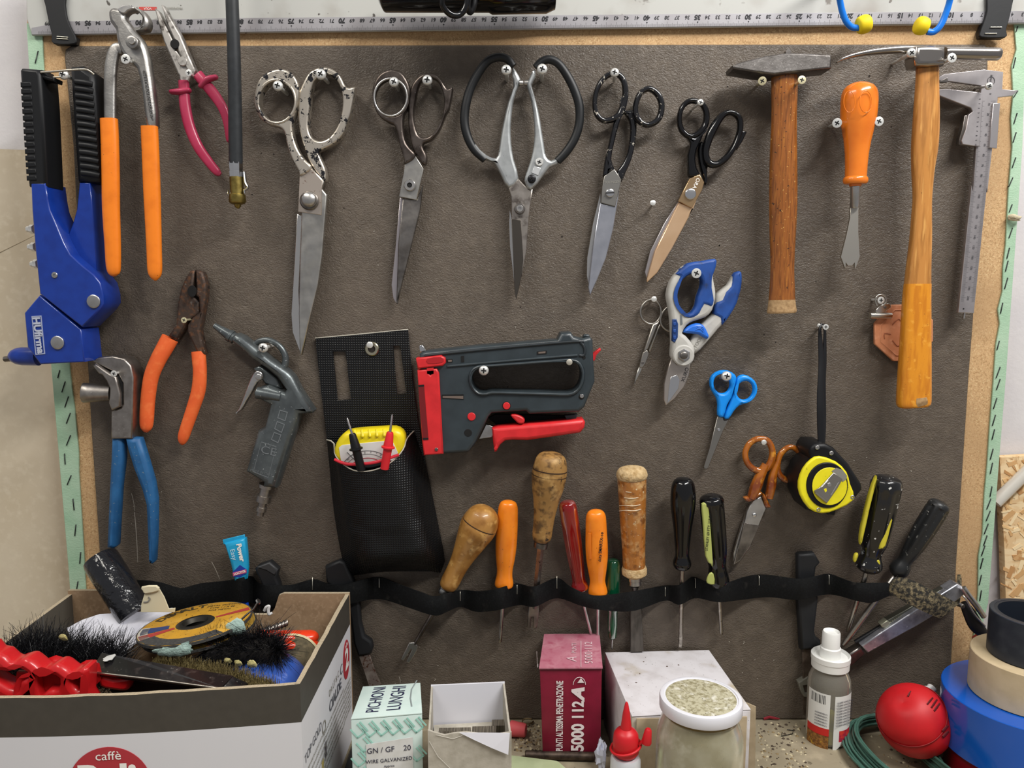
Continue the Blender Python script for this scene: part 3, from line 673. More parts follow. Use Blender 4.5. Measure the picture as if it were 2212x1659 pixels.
plate('handle', zC((1058, 578), (1130, 578), (1185, 582), (1240, 760), (1298, 960), (1322, 1110), (1320, 1400), (1308, 1640), (1285, 1662), (1258, 1645), (1236, 1150), (1200, 1020), (1130, 840), (1080, 680)), 0.026, 0.014, bluh, t, bev=0.0045)
screw(*zC((972, 28))[0], 7.0, 0.034, 'zinc screw in the jaw of the blue-handled slip-joint pliers', 'flat', spin=22)

# ---- blow gun
bg = mat('grey_cast', '646a6b', 0.33, .6, mix=[('53585a', 30, .4, .7), ('c4c8c8', 160, .675, .72)], bump=(180, .15, .0006))
t = thing('air_blow_gun', 'grey cast air blow gun with hanging loop and lever trigger', 'blow gun', W(562, 1112, 0))
plate('body', zM((302, 352), (345, 318), (400, 340), (500, 420), (650, 545), (790, 640), (835, 690), (890, 800), (1008, 982), (998, 1002), (892, 1010), (880, 1060), (692, 1645), (578, 1635), (582, 1592), (432, 1500), (535, 1150), (592, 1120), (640, 930), (548, 885), (512, 835), (560, 772), (622, 762), (762, 822), (775, 800), (700, 695), (600, 612), (480, 540), (420, 480), (310, 392)), 0.026, 0.022, bg, t, bev=0.0055, res=3)
lathe('nozzle', g(zM, 165, 245, 0.015), g(zM, 345, 362, 0.015), zr((0, 10), (.02, 22), (.08, 24), (.7, 44), (.72, 54), (.85, 56), (.86, 48), (1, 50)), bg, t, n=20)
lathe('valve', g(zM, 520, 820, 0.022), g(zM, 740, 860, 0.022), zr((0, 18), (.06, 24), (.07, 52), (.5, 50), (1, 46)), bg, t, n=20)
tube('hanging_loop', zM((505, 415, 0.014, 24), (560, 380, 0.014, 24), (640, 376, 0.014, 25), (725, 425, 0.014, 26), (775, 510, 0.014, 28), (770, 590, 0.014, 30), (735, 620, 0.014, 30)), bg, t, sm=6, n=12)
plate('trigger', zM((508, 652), (545, 635), (580, 662), (576, 708), (532, 735), (500, 800), (445, 890), (395, 975), (335, 1010), (378, 960), (432, 820), (478, 705)), 0.024, 0.008, steel, t, bev=0.0012, sm=2)
plate('trigger_bracket', zM((500, 615), (560, 590), (700, 700), (740, 790), (600, 750), (520, 650)), 0.018, 0.010, bg, t, bev=0.002)
disc('trigger_pin', g(zM, 546, 690, 0.0255), 26 * ZS, 0.003, steel, t, dome=1)
for q in ([(728, 968), (797, 988), (775, 1068), (706, 1040)], [(704, 1065), (772, 1092), (745, 1168), (680, 1132)], [(678, 1158), (742, 1182), (715, 1255), (652, 1225)]):
    plate('grip_window', zM(*q), 0.0264, 0.0008, mat('cast_edge', '8f9496', .35, .7), t, bev=0, holes=[zM(*[((x - sum(a[0] for a in q) / 4) * .80 + sum(a[0] for a in q) / 4, (y - sum(a[1] for a in q) / 4) * .80 + sum(a[1] for a in q) / 4) for x, y in q])])
q = [(570, 1240), (700, 1282), (630, 1550), (500, 1500)]
cx, cy = 600, 1393
plate('maker_panel', zM(*q), 0.0262, 0.0006, MATS['cast_edge'], t, bev=0, holes=[zM(*[((x - cx) * .95 + cx, (y - cy) * .96 + cy) for x, y in q])])
letters('lettering', 'CE', 17, *g(zM, 632, 1322, 0.0264), MATS['cast_edge'], t, rot=-14, sx=1.2)
letters('lettering', 'MADE IN ITALY', 5, *g(zM, 572, 1505, 0.0264), MATS['cast_edge'], t, rot=-14)
lathe('connector', (577, 1046, 0.015), (562, 1113, 0.015), [(0, 17), (.1, 17), (.12, 12), (.35, 12), (.36, 16), (.55, 16), (.56, 9), (.72, 9), (.73, 11), (.86, 11), (.87, 8), (1, 8)], gun, t, n=18)
screw(*zM((588, 440))[0], 10.5, 0.030, 'zinc screw inside the hanging loop of the grey blow gun', 'pan', spin=12)
# ---- vinyl pouch with an analogue meter
vinyl = mat('ribbed_vinyl', '101113', 0.34, spec=.4)
def weave(m, sc, amp):
    nt, N, L, b = nodes_of(m)
    tc = N.new('ShaderNodeTexCoord'); outs = []
    for dr, k in (('X', 1.0), ('Z', 1.0)):
        wv = N.new('ShaderNodeTexWave'); wv.wave_type = 'BANDS'; wv.bands_direction = dr; wv.inputs['Scale'].default_value = sc * k
        wv.inputs['Distortion'].default_value = 0.4; L.new(tc.outputs['Object'], wv.inputs['Vector']); outs.append(wv.outputs['Fac'])
    mu = N.new('ShaderNodeMath'); mu.operation = 'MULTIPLY'; L.new(outs[0], mu.inputs[0]); L.new(outs[1], mu.inputs[1])
    bp = N.new('ShaderNodeBump'); bp.inputs['Strength'].default_value = 0.9; bp.inputs['Distance'].default_value = amp
    L.new(mu.outputs[0], bp.inputs['Height']); L.new(bp.outputs[0], b.inputs['Normal'])
weave(vinyl, 130, 0.0005)
edge_v = mat('vinyl_cut_edge', 'b9b4a6', 0.7)
t = thing('vinyl_pouch', 'black ribbed vinyl pouch with a brass eyelet and two cut windows', 'pouch', W(840, 1240, 0))
bk = zM((1030, 360), (1420, 325), (1822, 285), (1862, 700), (1900, 1000)) + zO((1005, 60), (1045, 260), (1115, 600), (1190, 1000), (1158, 1085), (700, 1085), (350, 1120), (300, 900), (245, 600), (205, 200)) + zM((1130, 1225), (1090, 900))
plate('back_panel', bk, 0.004, 0.0022, vinyl, t, bev=0.0003, holes=[zM((1182, 472), (1288, 472), (1335, 880), (1222, 890)), zM((1697, 422), (1755, 422), (1808, 830), (1728, 838))])
tube('cut_edge', zM((1028, 358, 0.003, 5, 5), (1420, 322, 0.003, 5, 5), (1824, 284, 0.003, 5, 5)), edge_v, t, sm=4, n=6)
disc('eyelet', g(zM, 1512, 450, 0.006), 61 * ZS, 0.003, mat('eyelet_brass', 'c7c0a6', .3, 1.0), t, hole=32 * ZS)
disc('eyelet_hole', g(zM, 1512, 450, 0.0052), 33 * ZS, 0.001, hole_m, t)
screw(*zM((1497, 415))[0], 7.0, 0.0105, 'pale nail head in the eyelet of the black pouch', 'nail')
# bulging pocket: Coons patch
top = crom(zM((1130, 1225), (1190, 1250), (1198, 1345), (1262, 1428), (1385, 1492), (1535, 1482), (1685, 1412), (1782, 1305), (1812, 1215), (1870, 1152)), 4)
bot = crom(zO((352, 1122), (470, 1112), (600, 1090), (760, 1085), (900, 1078), (1020, 1068), (1100, 1090), (1152, 1095)), 5)
NC, NR = 28, 24
def resample(P, n):
    d = [0]
    for a, b in zip(P, P[1:]): d.append(d[-1] + math.dist(a[:2], b[:2]))
    out = []
    for i in range(n + 1):
        x = d[-1] * i / n; k = max(j for j in range(len(d)) if d[j] <= x + 1e-9); k = min(k, len(P) - 2)
        f = (x - d[k]) / max(1e-9, d[k + 1] - d[k]); out.append(tuple(a + (b - a) * f for a, b in zip(P[k], P[k + 1])))
    return out
top, bot = resample(top, NC), resample(bot, NC)
lef = resample(crom([top[0]] + zO((205, 200), (240, 560), (300, 920)) + [bot[0]], 4), NR)
rig = resample(crom([top[-1]] + zM((1905, 1250),) + zO((1042, 250), (1110, 600), (1185, 960)) + [bot[-1]], 4), NR)
V = []; Fc = []
for j in range(NR + 1):
    tv = j / NR
    for i in range(NC + 1):
        s = i / NC; p = []
        for k in (0, 1):
            a = (1 - tv) * top[i][k] + tv * bot[i][k] + (1 - s) * lef[j][k] + s * rig[j][k]
            b = (1 - s) * (1 - tv) * top[0][k] + s * (1 - tv) * top[-1][k] + (1 - s) * tv * bot[0][k] + s * tv * bot[-1][k]
            p.append(a - b)
        side = (1 - abs(2 * s - 1) ** 3.2)
        d = 0.006 + 0.044 * side * (1 - 0.15 * tv) * min(1.0, (1.0 - tv) / 0.16) ** 0.55 + (0.004 * math.sin(s * 9) * tv if tv > .6 else 0) * side
        V.append(W(p[0], p[1], d))
for j in range(NR):
    for i in range(NC):
        a = j * (NC + 1) + i; Fc.append((a, a + NC + 1, a + NC + 2, a + 1))
n0 = len(V); V += [p + Vector((0, 0.0016, 0)) for p in V]; F0 = list(Fc); Fc += [tuple(n0 + i for i in reversed(f)) for f in F0]
for i in range(NC):
    Fc.append((i, i + 1, i + 1 + n0, i + n0))
mk('pocket', V, Fc, vinyl, t, 80)
tube('cut_edge', [(p[0], p[1], 0.0058 + 0.044 * (1 - abs(2 * i / NC - 1) ** 3.2), 1.4, 1.6) for i, p in enumerate(top)], edge_v, t, sm=1, n=6)
# the meter
yel = mat('yellow_plastic', 'e6d21c', 0.35, mix=[('d8c218', 30, .4, .7)])
mt = thing('multimeter', 'analogue multimeter with yellow case tucked into the black pouch', 'multimeter', W(800, 1060, 0.02))
plate('case', zM((1188, 1350), (1200, 1262), (1255, 1185), (1340, 1150), (1640, 1128), (1735, 1140), (1785, 1195), (1782, 1300), (1740, 1470), (1650, 1520), (1320, 1530), (1240, 1450)), 0.040, 0.024, yel, mt, bev=0.006, sm=2, res=3)
for i in range(6):
    x = 1370 + i * 62
    tube('grip_ridge', zM((x, 1150 - i * 2, 0.037, 15, 15), (x + 3, 1195 - i * 2, 0.0405, 15, 12)), yel, mt, sm=1, n=8, round_ends=True)
plate('dial_face', zM((1232, 1292), (1260, 1270), (1670, 1232), (1695, 1250), (1735, 1335), (1715, 1400), (1255, 1435)), 0.0412, 0.002, mat('dial_white', 'd9d8d4', .3, coat=.6), mt, bev=0.0002)
plate('range_panel', zM((1258, 1432), (1712, 1400), (1680, 1490), (1320, 1510)), 0.0418, 0.002, gblack, mt, bev=0.0004)
for rr, cc, ww in ((255, 'dial_ink', 4), (225, 'dial_ink', 3), (190, 'dial_red', 6)):
    mm = mat('dial_ink', '3a3a3e', .6) if cc == 'dial_ink' else mat('dial_red', 'b8283c', .6)
    tube('dial_arc', zM(*[(1480 + rr * math.cos(R(a)), 1560 - rr * 0.95 * math.sin(R(a)), 0.0415, ww / 2, 1) for a in range(35, 150, 10)]), mm, mt, sm=2, n=5)
for k, (x, y) in enumerate(((1310, 1390), (1355, 1350), (1405, 1335), (1455, 1335), (1505, 1330), (1555, 1338), (1590, 1355))):
    letters('dial_numerals', ('50', '20', '10', '5', '2', '1', '0')[k], 4, *g(zM, x, y, 0.0416), MATS['dial_ink'], mt, rot=(40 - k * 13))
tube('needle', zM((1300, 1330, 0.0418, 3, 2), (1390, 1420, 0.0418, 3, 2)), MATS['dial_ink'], mt, sm=1, n=5)
redp = mat('red_probe', 'd4242e', 0.4); wire = mat('red_wire', 'd8283a', 0.4)
tube('test_lead', zM((1195, 1392, 0.047, 13), (1260, 1420, 0.048, 14), (1340, 1434, 0.049, 14), (1500, 1424, 0.050, 14), (1620, 1395, 0.050, 14), (1745, 1352, 0.047, 13)), wire, mt, sm=5, n=10)
for lab, mm, q in (('black test probe', black, [(1303, 1038), (1345, 1172), (1380, 1302), (1425, 1482)]), ('red test probe', redp, [(1688, 1005), (1670, 1158), (1652, 1288), (1622, 1470)])):
    pr = thing('test_probe', lab + ' standing needle-up in the black pouch', 'test probe', W(*g(zM, *q[3], 0.05)), 'test probes in the pouch')
    lathe('needle', g(zM, *q[0], 0.056), g(zM, *q[1], 0.056), zr((0, 3), (.12, 9), (1, 11)), steel, pr, n=12)
    lathe('barrel', g(zM, *q[1], 0.056), g(zM, *q[2], 0.055), zr((0, 24), (.08, 30), (1, 44)), mm, pr, n=18)
    lathe('guard', g(zM, q[2][0] - (q[2][0] - q[1][0]) * .10, q[2][1] - 14, 0.055), g(zM, q[2][0] + (q[2][0] - q[1][0]) * .05, q[2][1] + 14, 0.055), zr((0, 40), (.3, 58), (.7, 58), (1, 40)), mm, pr, n=18)
    lathe('grip', g(zM, *q[2], 0.055), g(zM, *q[3], 0.052), zr((0, 38), (1, 36)), mm, pr, n=18)

# ---- staple gun
sgm = mat('slate_enamel', '2b3337', 0.4, coat=.15, mix=[('343d42', 20, .4, .7)])
redm = mat('red_plastic', 'd42a2e', 0.4, mix=[('c22428', 30, .4, .7)])
t = thing('staple_gun', 'slate grey staple gun with red nose plate and red trigger', 'staple gun', W(1090, 980, 0))
hole = zN((628, 560), (640, 500), (685, 462), (760, 452), (1080, 430), (1380, 405), (1480, 402), (1540, 432), (1566, 500), (1556, 580), (1520, 640), (1450, 668), (1300, 664), (1000, 657), (800, 652), (750, 665), (690, 660), (650, 622))
sg = plate('body', zN((180, 335), (240, 312), (700, 265), (1362, 214), (1388, 156), (1475, 150), (1502, 190), (1570, 205), (1640, 188), (1662, 215), (1668, 380), (1680, 570), (1590, 790), (1545, 830), (1120, 850), (1090, 822), (800, 840), (772, 870), (662, 1092), (610, 1162), (590, 1178), (392, 1188), (240, 1205), (200, 700)), 0.036, 0.030, sgm, t, holes=[hole], bev=0.0035, hsm=2, res=3)
rim = zN((600, 560), (615, 480), (670, 435), (760, 425), (1080, 402), (1390, 378), (1490, 375), (1560, 410), (1592, 495), (1580, 590), (1535, 665), (1450, 698), (1300, 694), (1000, 685), (800, 682), (750, 694), (680, 688), (625, 640))
plate('handle_rim', rim, 0.0385, 0.006, sgm, t, holes=[zN((628, 560), (640, 500), (685, 462), (760, 452), (1080, 430), (1380, 405), (1480, 402), (1540, 432), (1566, 500), (1556, 580), (1520, 640), (1450, 668), (1300, 664), (1000, 657), (800, 652), (750, 665), (690, 660), (650, 622))], bev=0.0016, sm=2)
gro = zN((230, 348), (700, 300), (1500, 228), (1560, 240), (1592, 290), (1585, 345), (1545, 345))
tube('channel', [(u, v, 0.0362, 3.2, 3.0) for u, v in gro], mat('slate_dark', '22282c', .4, coat=.2), t, sm=4, n=8)
tube('lower_ridge', zN((420, 440, 0.0362, 12), (1000, 388, 0.0362, 12), (1530, 345, 0.0362, 12)), sgm, t, sm=2, n=8)
plate('nose_plate', zN((162, 474), (330, 460), (348, 500), (384, 1188), (218, 1202), (205, 1090), (170, 600)), 0.0395, 0.032, redm, t, bev=0.0015, holes=[zN((258, 468), (290, 464), (290, 500), (275, 516), (260, 500))])
plate('slot', zN((172, 600), (220, 595), (258, 1055), (210, 1062)), 0.0399, 0.0006, mat('slot_red', '6e1216', .5), t, bev=0)
for q in ([(172, 600), (220, 595), (222, 610), (174, 616)], [(208, 1052), (258, 1050), (258, 1066), (210, 1068)]):
    plate('slot_end', zN(*q), 0.0401, 0.0004, dark, t, bev=0)
plate('latch', zN((150, 372), (365, 346), (402, 368), (406, 410), (382, 436), (165, 462)), 0.0405, 0.020, redm, t, bev=0.0015)
plate('latch_recess', zN((250, 372), (360, 360), (385, 380), (375, 408), (255, 418)), 0.0409, 0.0006, mat('red_deep', 'a81c22', .4), t, bev=0.0002, sm=2)
plate('driver_tip', zN((180, 262), (205, 255), (238, 305), (185, 322)), 0.024, 0.012, chrome, t, bev=0.0006)
plate('tail', zN((1655, 335), (1725, 283), (1732, 302), (1692, 345), (1680, 388), (1660, 400)), 0.022, 0.008, redm, t, bev=0.0008)
plate('trigger', zN((800, 972), (850, 960), (1000, 945), (1300, 920), (1580, 894), (1598, 918), (1592, 965), (1558, 1010), (1300, 1048), (1100, 1076), (980, 1072), (915, 1078), (872, 1112), (840, 1172), (822, 1176), (808, 1080)), 0.034, 0.022, redm, t, bev=0.004, res=3)
plate('trigger_link', zN((690, 1060), (750, 935), (840, 962), (800, 1045)), 0.024, 0.006, steel, t, bev=0.0005)
plate('inner_dark_block', zN((770, 880), (830, 850), (1430, 860), (1440, 915), (860, 960)), 0.012, 0.006, dark, t, bev=0.0004)
plate('hinge_tab', zN((1420, 860), (1530, 850), (1515, 905), (1445, 912)), 0.024, 0.010, sgm, t, bev=0.0006)
plate('lock', zN((960, 858), (1000, 850), (1050, 868), (1080, 895), (1070, 928), (1030, 930), (1000, 905)), 0.034, 0.010, redm, t, bev=0.0015, sm=2)
for x, y, r in ((925, 778, 31), (626, 870, 35)):
    disc('button', g(zN, x, y, 0.0372), r * ZS, 0.002, redm, t)
disc('button_well', g(zN, 925, 776, 0.0366), 37 * ZS, 0.001, dark, t)
for x, y, r in ((597, 1007, 33), (1586, 365, 15), (1565, 700, 24)):
    disc('hole', g(zN, x, y, 0.0365), r * ZS, 0.001, dark, t)
disc('pin', g(zN, 1568, 694, 0.0375), 17 * ZS, 0.002, steel, t); disc('pin', g(zN, 326, 1150, 0.0405), 15 * ZS, 0.002, dsteel, t)
for q in ([(1185, 314), (1270, 305), (1268, 332), (1185, 340)], [(537, 352), (562, 350), (563, 402), (538, 404)], [(375, 682), (558, 678), (560, 722), (375, 712)], [(410, 380), (462, 378), (464, 405), (416, 408)]):
    plate('slot', zN(*q), 0.0366, 0.0008, dark, t, bev=0)
for q in ([(1197, 318), (1258, 312), (1257, 328), (1197, 332)], [(380, 694), (555, 692), (556, 718), (380, 708)], [(425, 386), (458, 384), (458, 400), (428, 402)]):
    plate('slot_insert', zN(*q), 0.0369, 0.0006, mat('worn_bronze', '8a7a70', .4, .6), t, bev=0)
plate('rear_catch', zN((1575, 190), (1590, 168), (1630, 170), (1640, 190)), 0.026, 0.010, sgm, t, bev=0.001)
screw(*zN((731, 475))[0], 10.8, 0.046, 'big zinc screw inside the front of the staple gun handle', 'pan', spin=5)
screw(*zN((1461, 404))[0], 6.6, 0.044, 'grey nail holding the rear of the staple gun handle', 'nail', m=mat('nail_grey', 'b5b0a4', .5, .5))

# ================================================================ scissors and shears
worn = mat('chipped_chrome', 'cfc6b8', 0.30, 0.85)
def chips(m, scale, lo, hi, darkc='15151a', rough2=.25):
    nt, N, L, b = nodes_of(m); tc = N.new('ShaderNodeTexCoord'); n = N.new('ShaderNodeTexNoise')
    n.inputs['Scale'].default_value = scale; n.inputs['Detail'].default_value = 5; n.inputs['Roughness'].default_value = .65; L.new(tc.outputs['Object'], n.inputs['Vector'])
    mr = N.new('ShaderNodeMapRange'); mr.inputs[1].default_value = lo; mr.inputs[2].default_value = hi; L.new(n.outputs['Fac'], mr.inputs[0])
    mx = N.new('ShaderNodeMix'); mx.data_type = 'RGBA'; L.new(mr.outputs[0], mx.inputs[0])
    mx.inputs[6].default_value = b.inputs['Base Color'].default_value; mx.inputs[7].default_value = rgb(darkc) + (1,); L.new(mx.outputs[2], b.inputs['Base Color'])
    m2 = N.new('ShaderNodeMath'); m2.operation = 'SUBTRACT'; m2.inputs[0].default_value = b.inputs['Metallic'].default_value; L.new(mr.outputs[0], m2.inputs[1]); m2.use_clamp = True
    L.new(m2.outputs[0], b.inputs['Metallic'])
    return m
chips(worn, 130, .55, .57)
blade_m = mat('blade_steel', 'c4c1ba', 0.34, 1.0, mix=[('aca9a2', 25, .4, .7)], rvar=.08)
bright = mat('bright_edge', 'd6d4d0', 0.25, 1.0)
def handle(name, zf, out, hole, d, th, m, par, bev=None, sm=3, holes=None):
    return plate(name, zf(*out), d, th, m, par, holes=holes or ([zf(*hole)] if hole else []), bev=.0021 if bev is None else bev, sm=sm, res=4, smooth=70)
# 1 worn heavy shears
t = thing('tailor_shears', 'large heavy shears with chipped chrome handles and long steel blades', 'shears', W(655, 770, 0), 'scissors and shears on the board')
handle('bow', zD, [(122, 520), (112, 420), (148, 290), (220, 222), (310, 190), (400, 203), (462, 260), (494, 340), (490, 430), (468, 540), (438, 640), (442, 740), (472, 850), (530, 950), (602, 1035), (508, 1105), (490, 1060), (430, 950), (390, 830), (370, 735), (330, 690), (230, 662), (160, 605)], ell(308, 470, 148, 172, 16, -8), 0.020, 0.013, worn, t)
tube('bow_rim', zD(*[(308 + 160 * math.cos(a), 470 + 185 * math.sin(a), 0.0192, 13, 16) for a in [i * math.pi / 8 for i in range(16)]]), worn, t, closed=True, sm=3, n=10)
handle('bow', zD, [(484, 560), (488, 450), (502, 370), (560, 250), (620, 195), (700, 174), (780, 190), (850, 250), (900, 345), (968, 345), (970, 385), (938, 560), (910, 640), (870, 750), (790, 832), (690, 882), (662, 905), (692, 980), (722, 1060), (716, 1150), (600, 1012), (540, 862), (500, 720)], [(608, 340), (640, 278), (720, 232), (790, 262), (842, 330), (866, 430), (860, 560), (822, 680), (760, 770), (680, 806), (610, 780), (580, 720), (574, 640), (590, 480)], 0.016, 0.012, worn, t)
plate('blade', zE((322, 245), (365, 262), (338, 900), (358, 1450), (282, 1255), (272, 1100), (300, 650)), 0.011, 0.004, bright, t, bev=0.0006)
plate('blade', zD((505, 1105), (602, 1033), (712, 1150), (690, 1215), (730, 1262)) + zE((575, 95), (535, 600), (500, 850), (440, 1100), (362, 1452), (345, 1440), (335, 1100), (345, 650), (358, 262)), 0.016, 0.006, blade_m, t, bev=0.0012)
plate('ricasso', zD((502, 1108), (600, 1040), (700, 1150), (690, 1215), (688, 1440), (488, 1412)), 0.0172, 0.003, mat('ricasso_steel', 'c4b8ac', .35, .8, mix=[('8a6f60', 120, .64, .72)]), t, bev=0.0005)
disc('pivot_nut', g(zD, 580, 1316, 0.0205), 80 * ZS, 0.004, dsteel, t)
disc('pivot_dome', g(zD, 580, 1306, 0.024), 66 * ZS, 0.003, steel, t, dome=9)
screw(*zD((318, 338))[0], 11, 0.032, 'zinc screw in the round bow of the chipped chrome shears', spin=18)
screw(*zD((684, 240))[0], 11.5, 0.030, 'zinc screw in the long bow of the chipped chrome shears', spin=35)
# 2 dark worn shears
dkh = mat('browned_steel', '6b625c', 0.33, 0.9, mix=[('4a423d', 40, .4, .65), ('9a928a', 160, .66, .73)])
t = thing('tailor_shears', 'dark browned steel shears with an Allen bolt at the pivot', 'shears', W(855, 655, 0), 'scissors and shears on the board')
handle('bow', zD, [(1120, 430), (1132, 320), (1190, 230), (1280, 193), (1370, 220), (1430, 310), (1446, 400), (1418, 500), (1386, 600), (1386, 720), (1412, 830), (1492, 932), (1402, 1002), (1390, 960), (1350, 820), (1320, 682), (1250, 642), (1180, 592), (1140, 520)], ell(1280, 435, 138, 158, 16, -8), 0.019, 0.012, dkh, t)
tube('bow_rim', zD(*[(1280 + 140 * math.cos(a), 435 + 160 * math.sin(a), 0.0186, 11, 14) for a in [i * math.pi / 8 for i in range(16)]]), steel, t, closed=True, sm=3, n=10)
handle('bow', zD, [(1428, 560), (1424, 480), (1450, 350), (1510, 260), (1590, 224), (1680, 250), (1738, 325), (1765, 358), (1802, 343), (1808, 375), (1778, 528), (1748, 580), (1700, 700), (1630, 792), (1560, 822), (1552, 862), (1586, 940), (1566, 1012), (1480, 902), (1450, 800), (1430, 680)], [(1476, 620), (1478, 520), (1508, 360), (1540, 290), (1600, 255), (1680, 292), (1720, 380), (1735, 480), (1715, 600), (1660, 720), (1580, 775), (1510, 750)], 0.016, 0.011, dkh, t)
plate('blade', zE((1200, 105), (1232, 118), (1190, 500), (1172, 1015), (1142, 965), (1128, 850), (1165, 500)), 0.010, 0.0035, mat('lavender_steel', 'bdb6b8', .35, .9), t, bev=0.0005)
plate('blade', zE((1222, 110), (1345, 120), (1398, -15), (1375, 200), (1290, 550), (1215, 850), (1178, 1018), (1168, 1010), (1185, 500)), 0.014, 0.005, dsteel, t, bev=0.0012)
plate('ricasso', zD((1400, 1002), (1490, 932), (1560, 1045), (1500, 1312), (1350, 1282), (1390, 1080)), 0.016, 0.004, blade_m, t, bev=0.0005)
disc('allen_bolt', g(zD, 1440, 1184, 0.0205), 50 * ZS, 0.004, steel, t, hole=22 * ZS)
disc('hex_socket', g(zD, 1440, 1184, 0.0198), 23 * ZS, 0.001, dark, t, n=6)
screw(*zD((1308, 306))[0], 10.5, 0.030, 'zinc screw in the round bow of the dark browned shears', spin=30)
screw(*zD((1592, 290))[0], 11, 0.028, 'zinc screw in the long bow of the dark browned shears', spin=10)
# 3 leather scissors with rubber-sleeved loops
alu_c = mat('cast_aluminium', 'b9bcbc', 0.38, 0.75, mix=[('a3a6a6', 40, .4, .7), ('7d7f7f', 150, .68, .73)])
rub = mat('rubber_sleeve', '131517', 0.45)
t = thing('leather_scissors', 'cast aluminium scissors with big loops sleeved in black rubber', 'scissors', W(1118, 640, 0), 'scissors and shears on the board')
tube('sleeve', zF((588, 210, 0.016, 32), (540, 152, 0.016, 34), (460, 132, 0.016, 36), (370, 165, 0.016, 36), (292, 265, 0.016, 37), (222, 400, 0.016, 37), (180, 560, 0.016, 38), (172, 700, 0.016, 38), (205, 830, 0.016, 37), (262, 930, 0.016, 35), (345, 1010, 0.016, 30)), rub, t, sm=5, n=14)
tube('sleeve', zF((778, 222, 0.018, 32), (830, 170, 0.018, 34), (900, 152, 0.018, 36), (980, 195, 0.018, 36), (1060, 310, 0.018, 37), (1120, 440, 0.018, 38), (1152, 560, 0.018, 38), (1150, 700, 0.018, 37), (1110, 830, 0.018, 37), (1040, 940, 0.018, 36), (965, 1020, 0.018, 34)), rub, t, sm=5, n=14)
handle('arm', zF, [(585, 212), (638, 288), (650, 340), (612, 420), (582, 550), (568, 700), (570, 850), (592, 1000), (634, 1170), (548, 1250), (480, 1132), (440, 1055), (400, 1018), (330, 992), (240, 885), (262, 882), (360, 965), (440, 990), (465, 920), (490, 750), (540, 520), (590, 380), (578, 280)], None, 0.019, 0.010, alu_c, t, bev=0.003, sm=2)
handle('arm', zF, [(768, 225), (778, 290), (748, 360), (762, 430), (802, 580), (832, 750), (855, 900), (872, 980), (912, 1010), (962, 992), (972, 1040), (900, 1072), (850, 1132), (740, 1266), (690, 1205), (688, 1150), (738, 1000), (765, 860), (768, 700), (742, 500), (712, 400), (708, 340)], None, 0.021, 0.010, alu_c, t, bev=0.003, sm=2)
lathe('stop_pad', g(zF, 640, 353, 0.017), g(zF, 672, 353, 0.017), zr((0, 26), (1, 22)), steel, t, n=10)
lathe('stop_pad', g(zF, 682, 352, 0.017), g(zF, 715, 352, 0.017), zr((0, 22), (1, 26)), steel, t, n=10)
plate('badge', zF((768, 1062), (822, 1078), (802, 1142), (742, 1118)), 0.0217, 0.001, mat('badge_alu', 'd0d2d2', .4, .7), t, bev=0.0003)
disc('cross_screw', g(zF, 810, 1026, 0.0228), 34 * ZS, 0.003, zinc, t)
disc('cross_screw', g(zF, 745, 1170, 0.0238), 36 * ZS, 0.003, mat('black_oxide', '2c2c2e', .35, .7), t, dome=3)
for x, y in ((810, 1026), (745, 1170)):
    for a in (20, 110):
        c, s = math.cos(R(a)), math.sin(R(a)); dd = 0.0231 if y < 1100 else 0.0258
        plate('screw_slot', zF((x + 17 * c - 4 * s, y + 17 * s + 4 * c), (x + 17 * c + 4 * s, y + 17 * s - 4 * c), (x - 17 * c + 4 * s, y - 17 * s - 4 * c), (x - 17 * c - 4 * s, y - 17 * s + 4 * c)), dd, 0.0005, dark, t, bev=0)
old = mat('tarnished_blade', 'aaa299', .36, .95, mix=[('6f665f', 60, .5, .62), ('c2bab2', 30, .5, .7)])
plate('blade', zG((398, 285), (422, 362), (442, 700), (450, 1015), (418, 760), (400, 600), (392, 400)), 0.012, 0.004, bright, t, bev=0.0006)
plate('blade', zG((388, 102), (472, 18), (565, 115), (598, 110), (572, 270), (560, 400), (542, 650), (500, 870), (455, 1058), (440, 1000), (430, 700), (415, 362), (412, 180)), 0.018, 0.006, old, t, bev=0.0012)
plate('blade_hollow', zG((414, 366), (496, 376), (515, 720), (500, 850), (456, 1050), (440, 950), (428, 650)), 0.0184, 0.0012, mat('hollow_ground', '57524c', .4, .9), t, bev=0.0003)
disc('pivot_bolt', g(zG, 485, 278, 0.023), 46 * ZS, 0.004, dsteel, t, hole=16 * ZS)
disc('pivot_ring', g(zG, 485, 278, 0.0236), 30 * ZS, 0.003, steel, t, hole=15 * ZS)
screw(*zF((528, 243))[0], 11, 0.040, 'zinc screw in the first rubber loop of the aluminium scissors', spin=10, hole=zF((535, 330))[0])
screw(*zF((834, 236))[0], 11.3, 0.040, 'zinc screw in the second rubber loop of the aluminium scissors', spin=22, hole=zF((828, 330))[0])
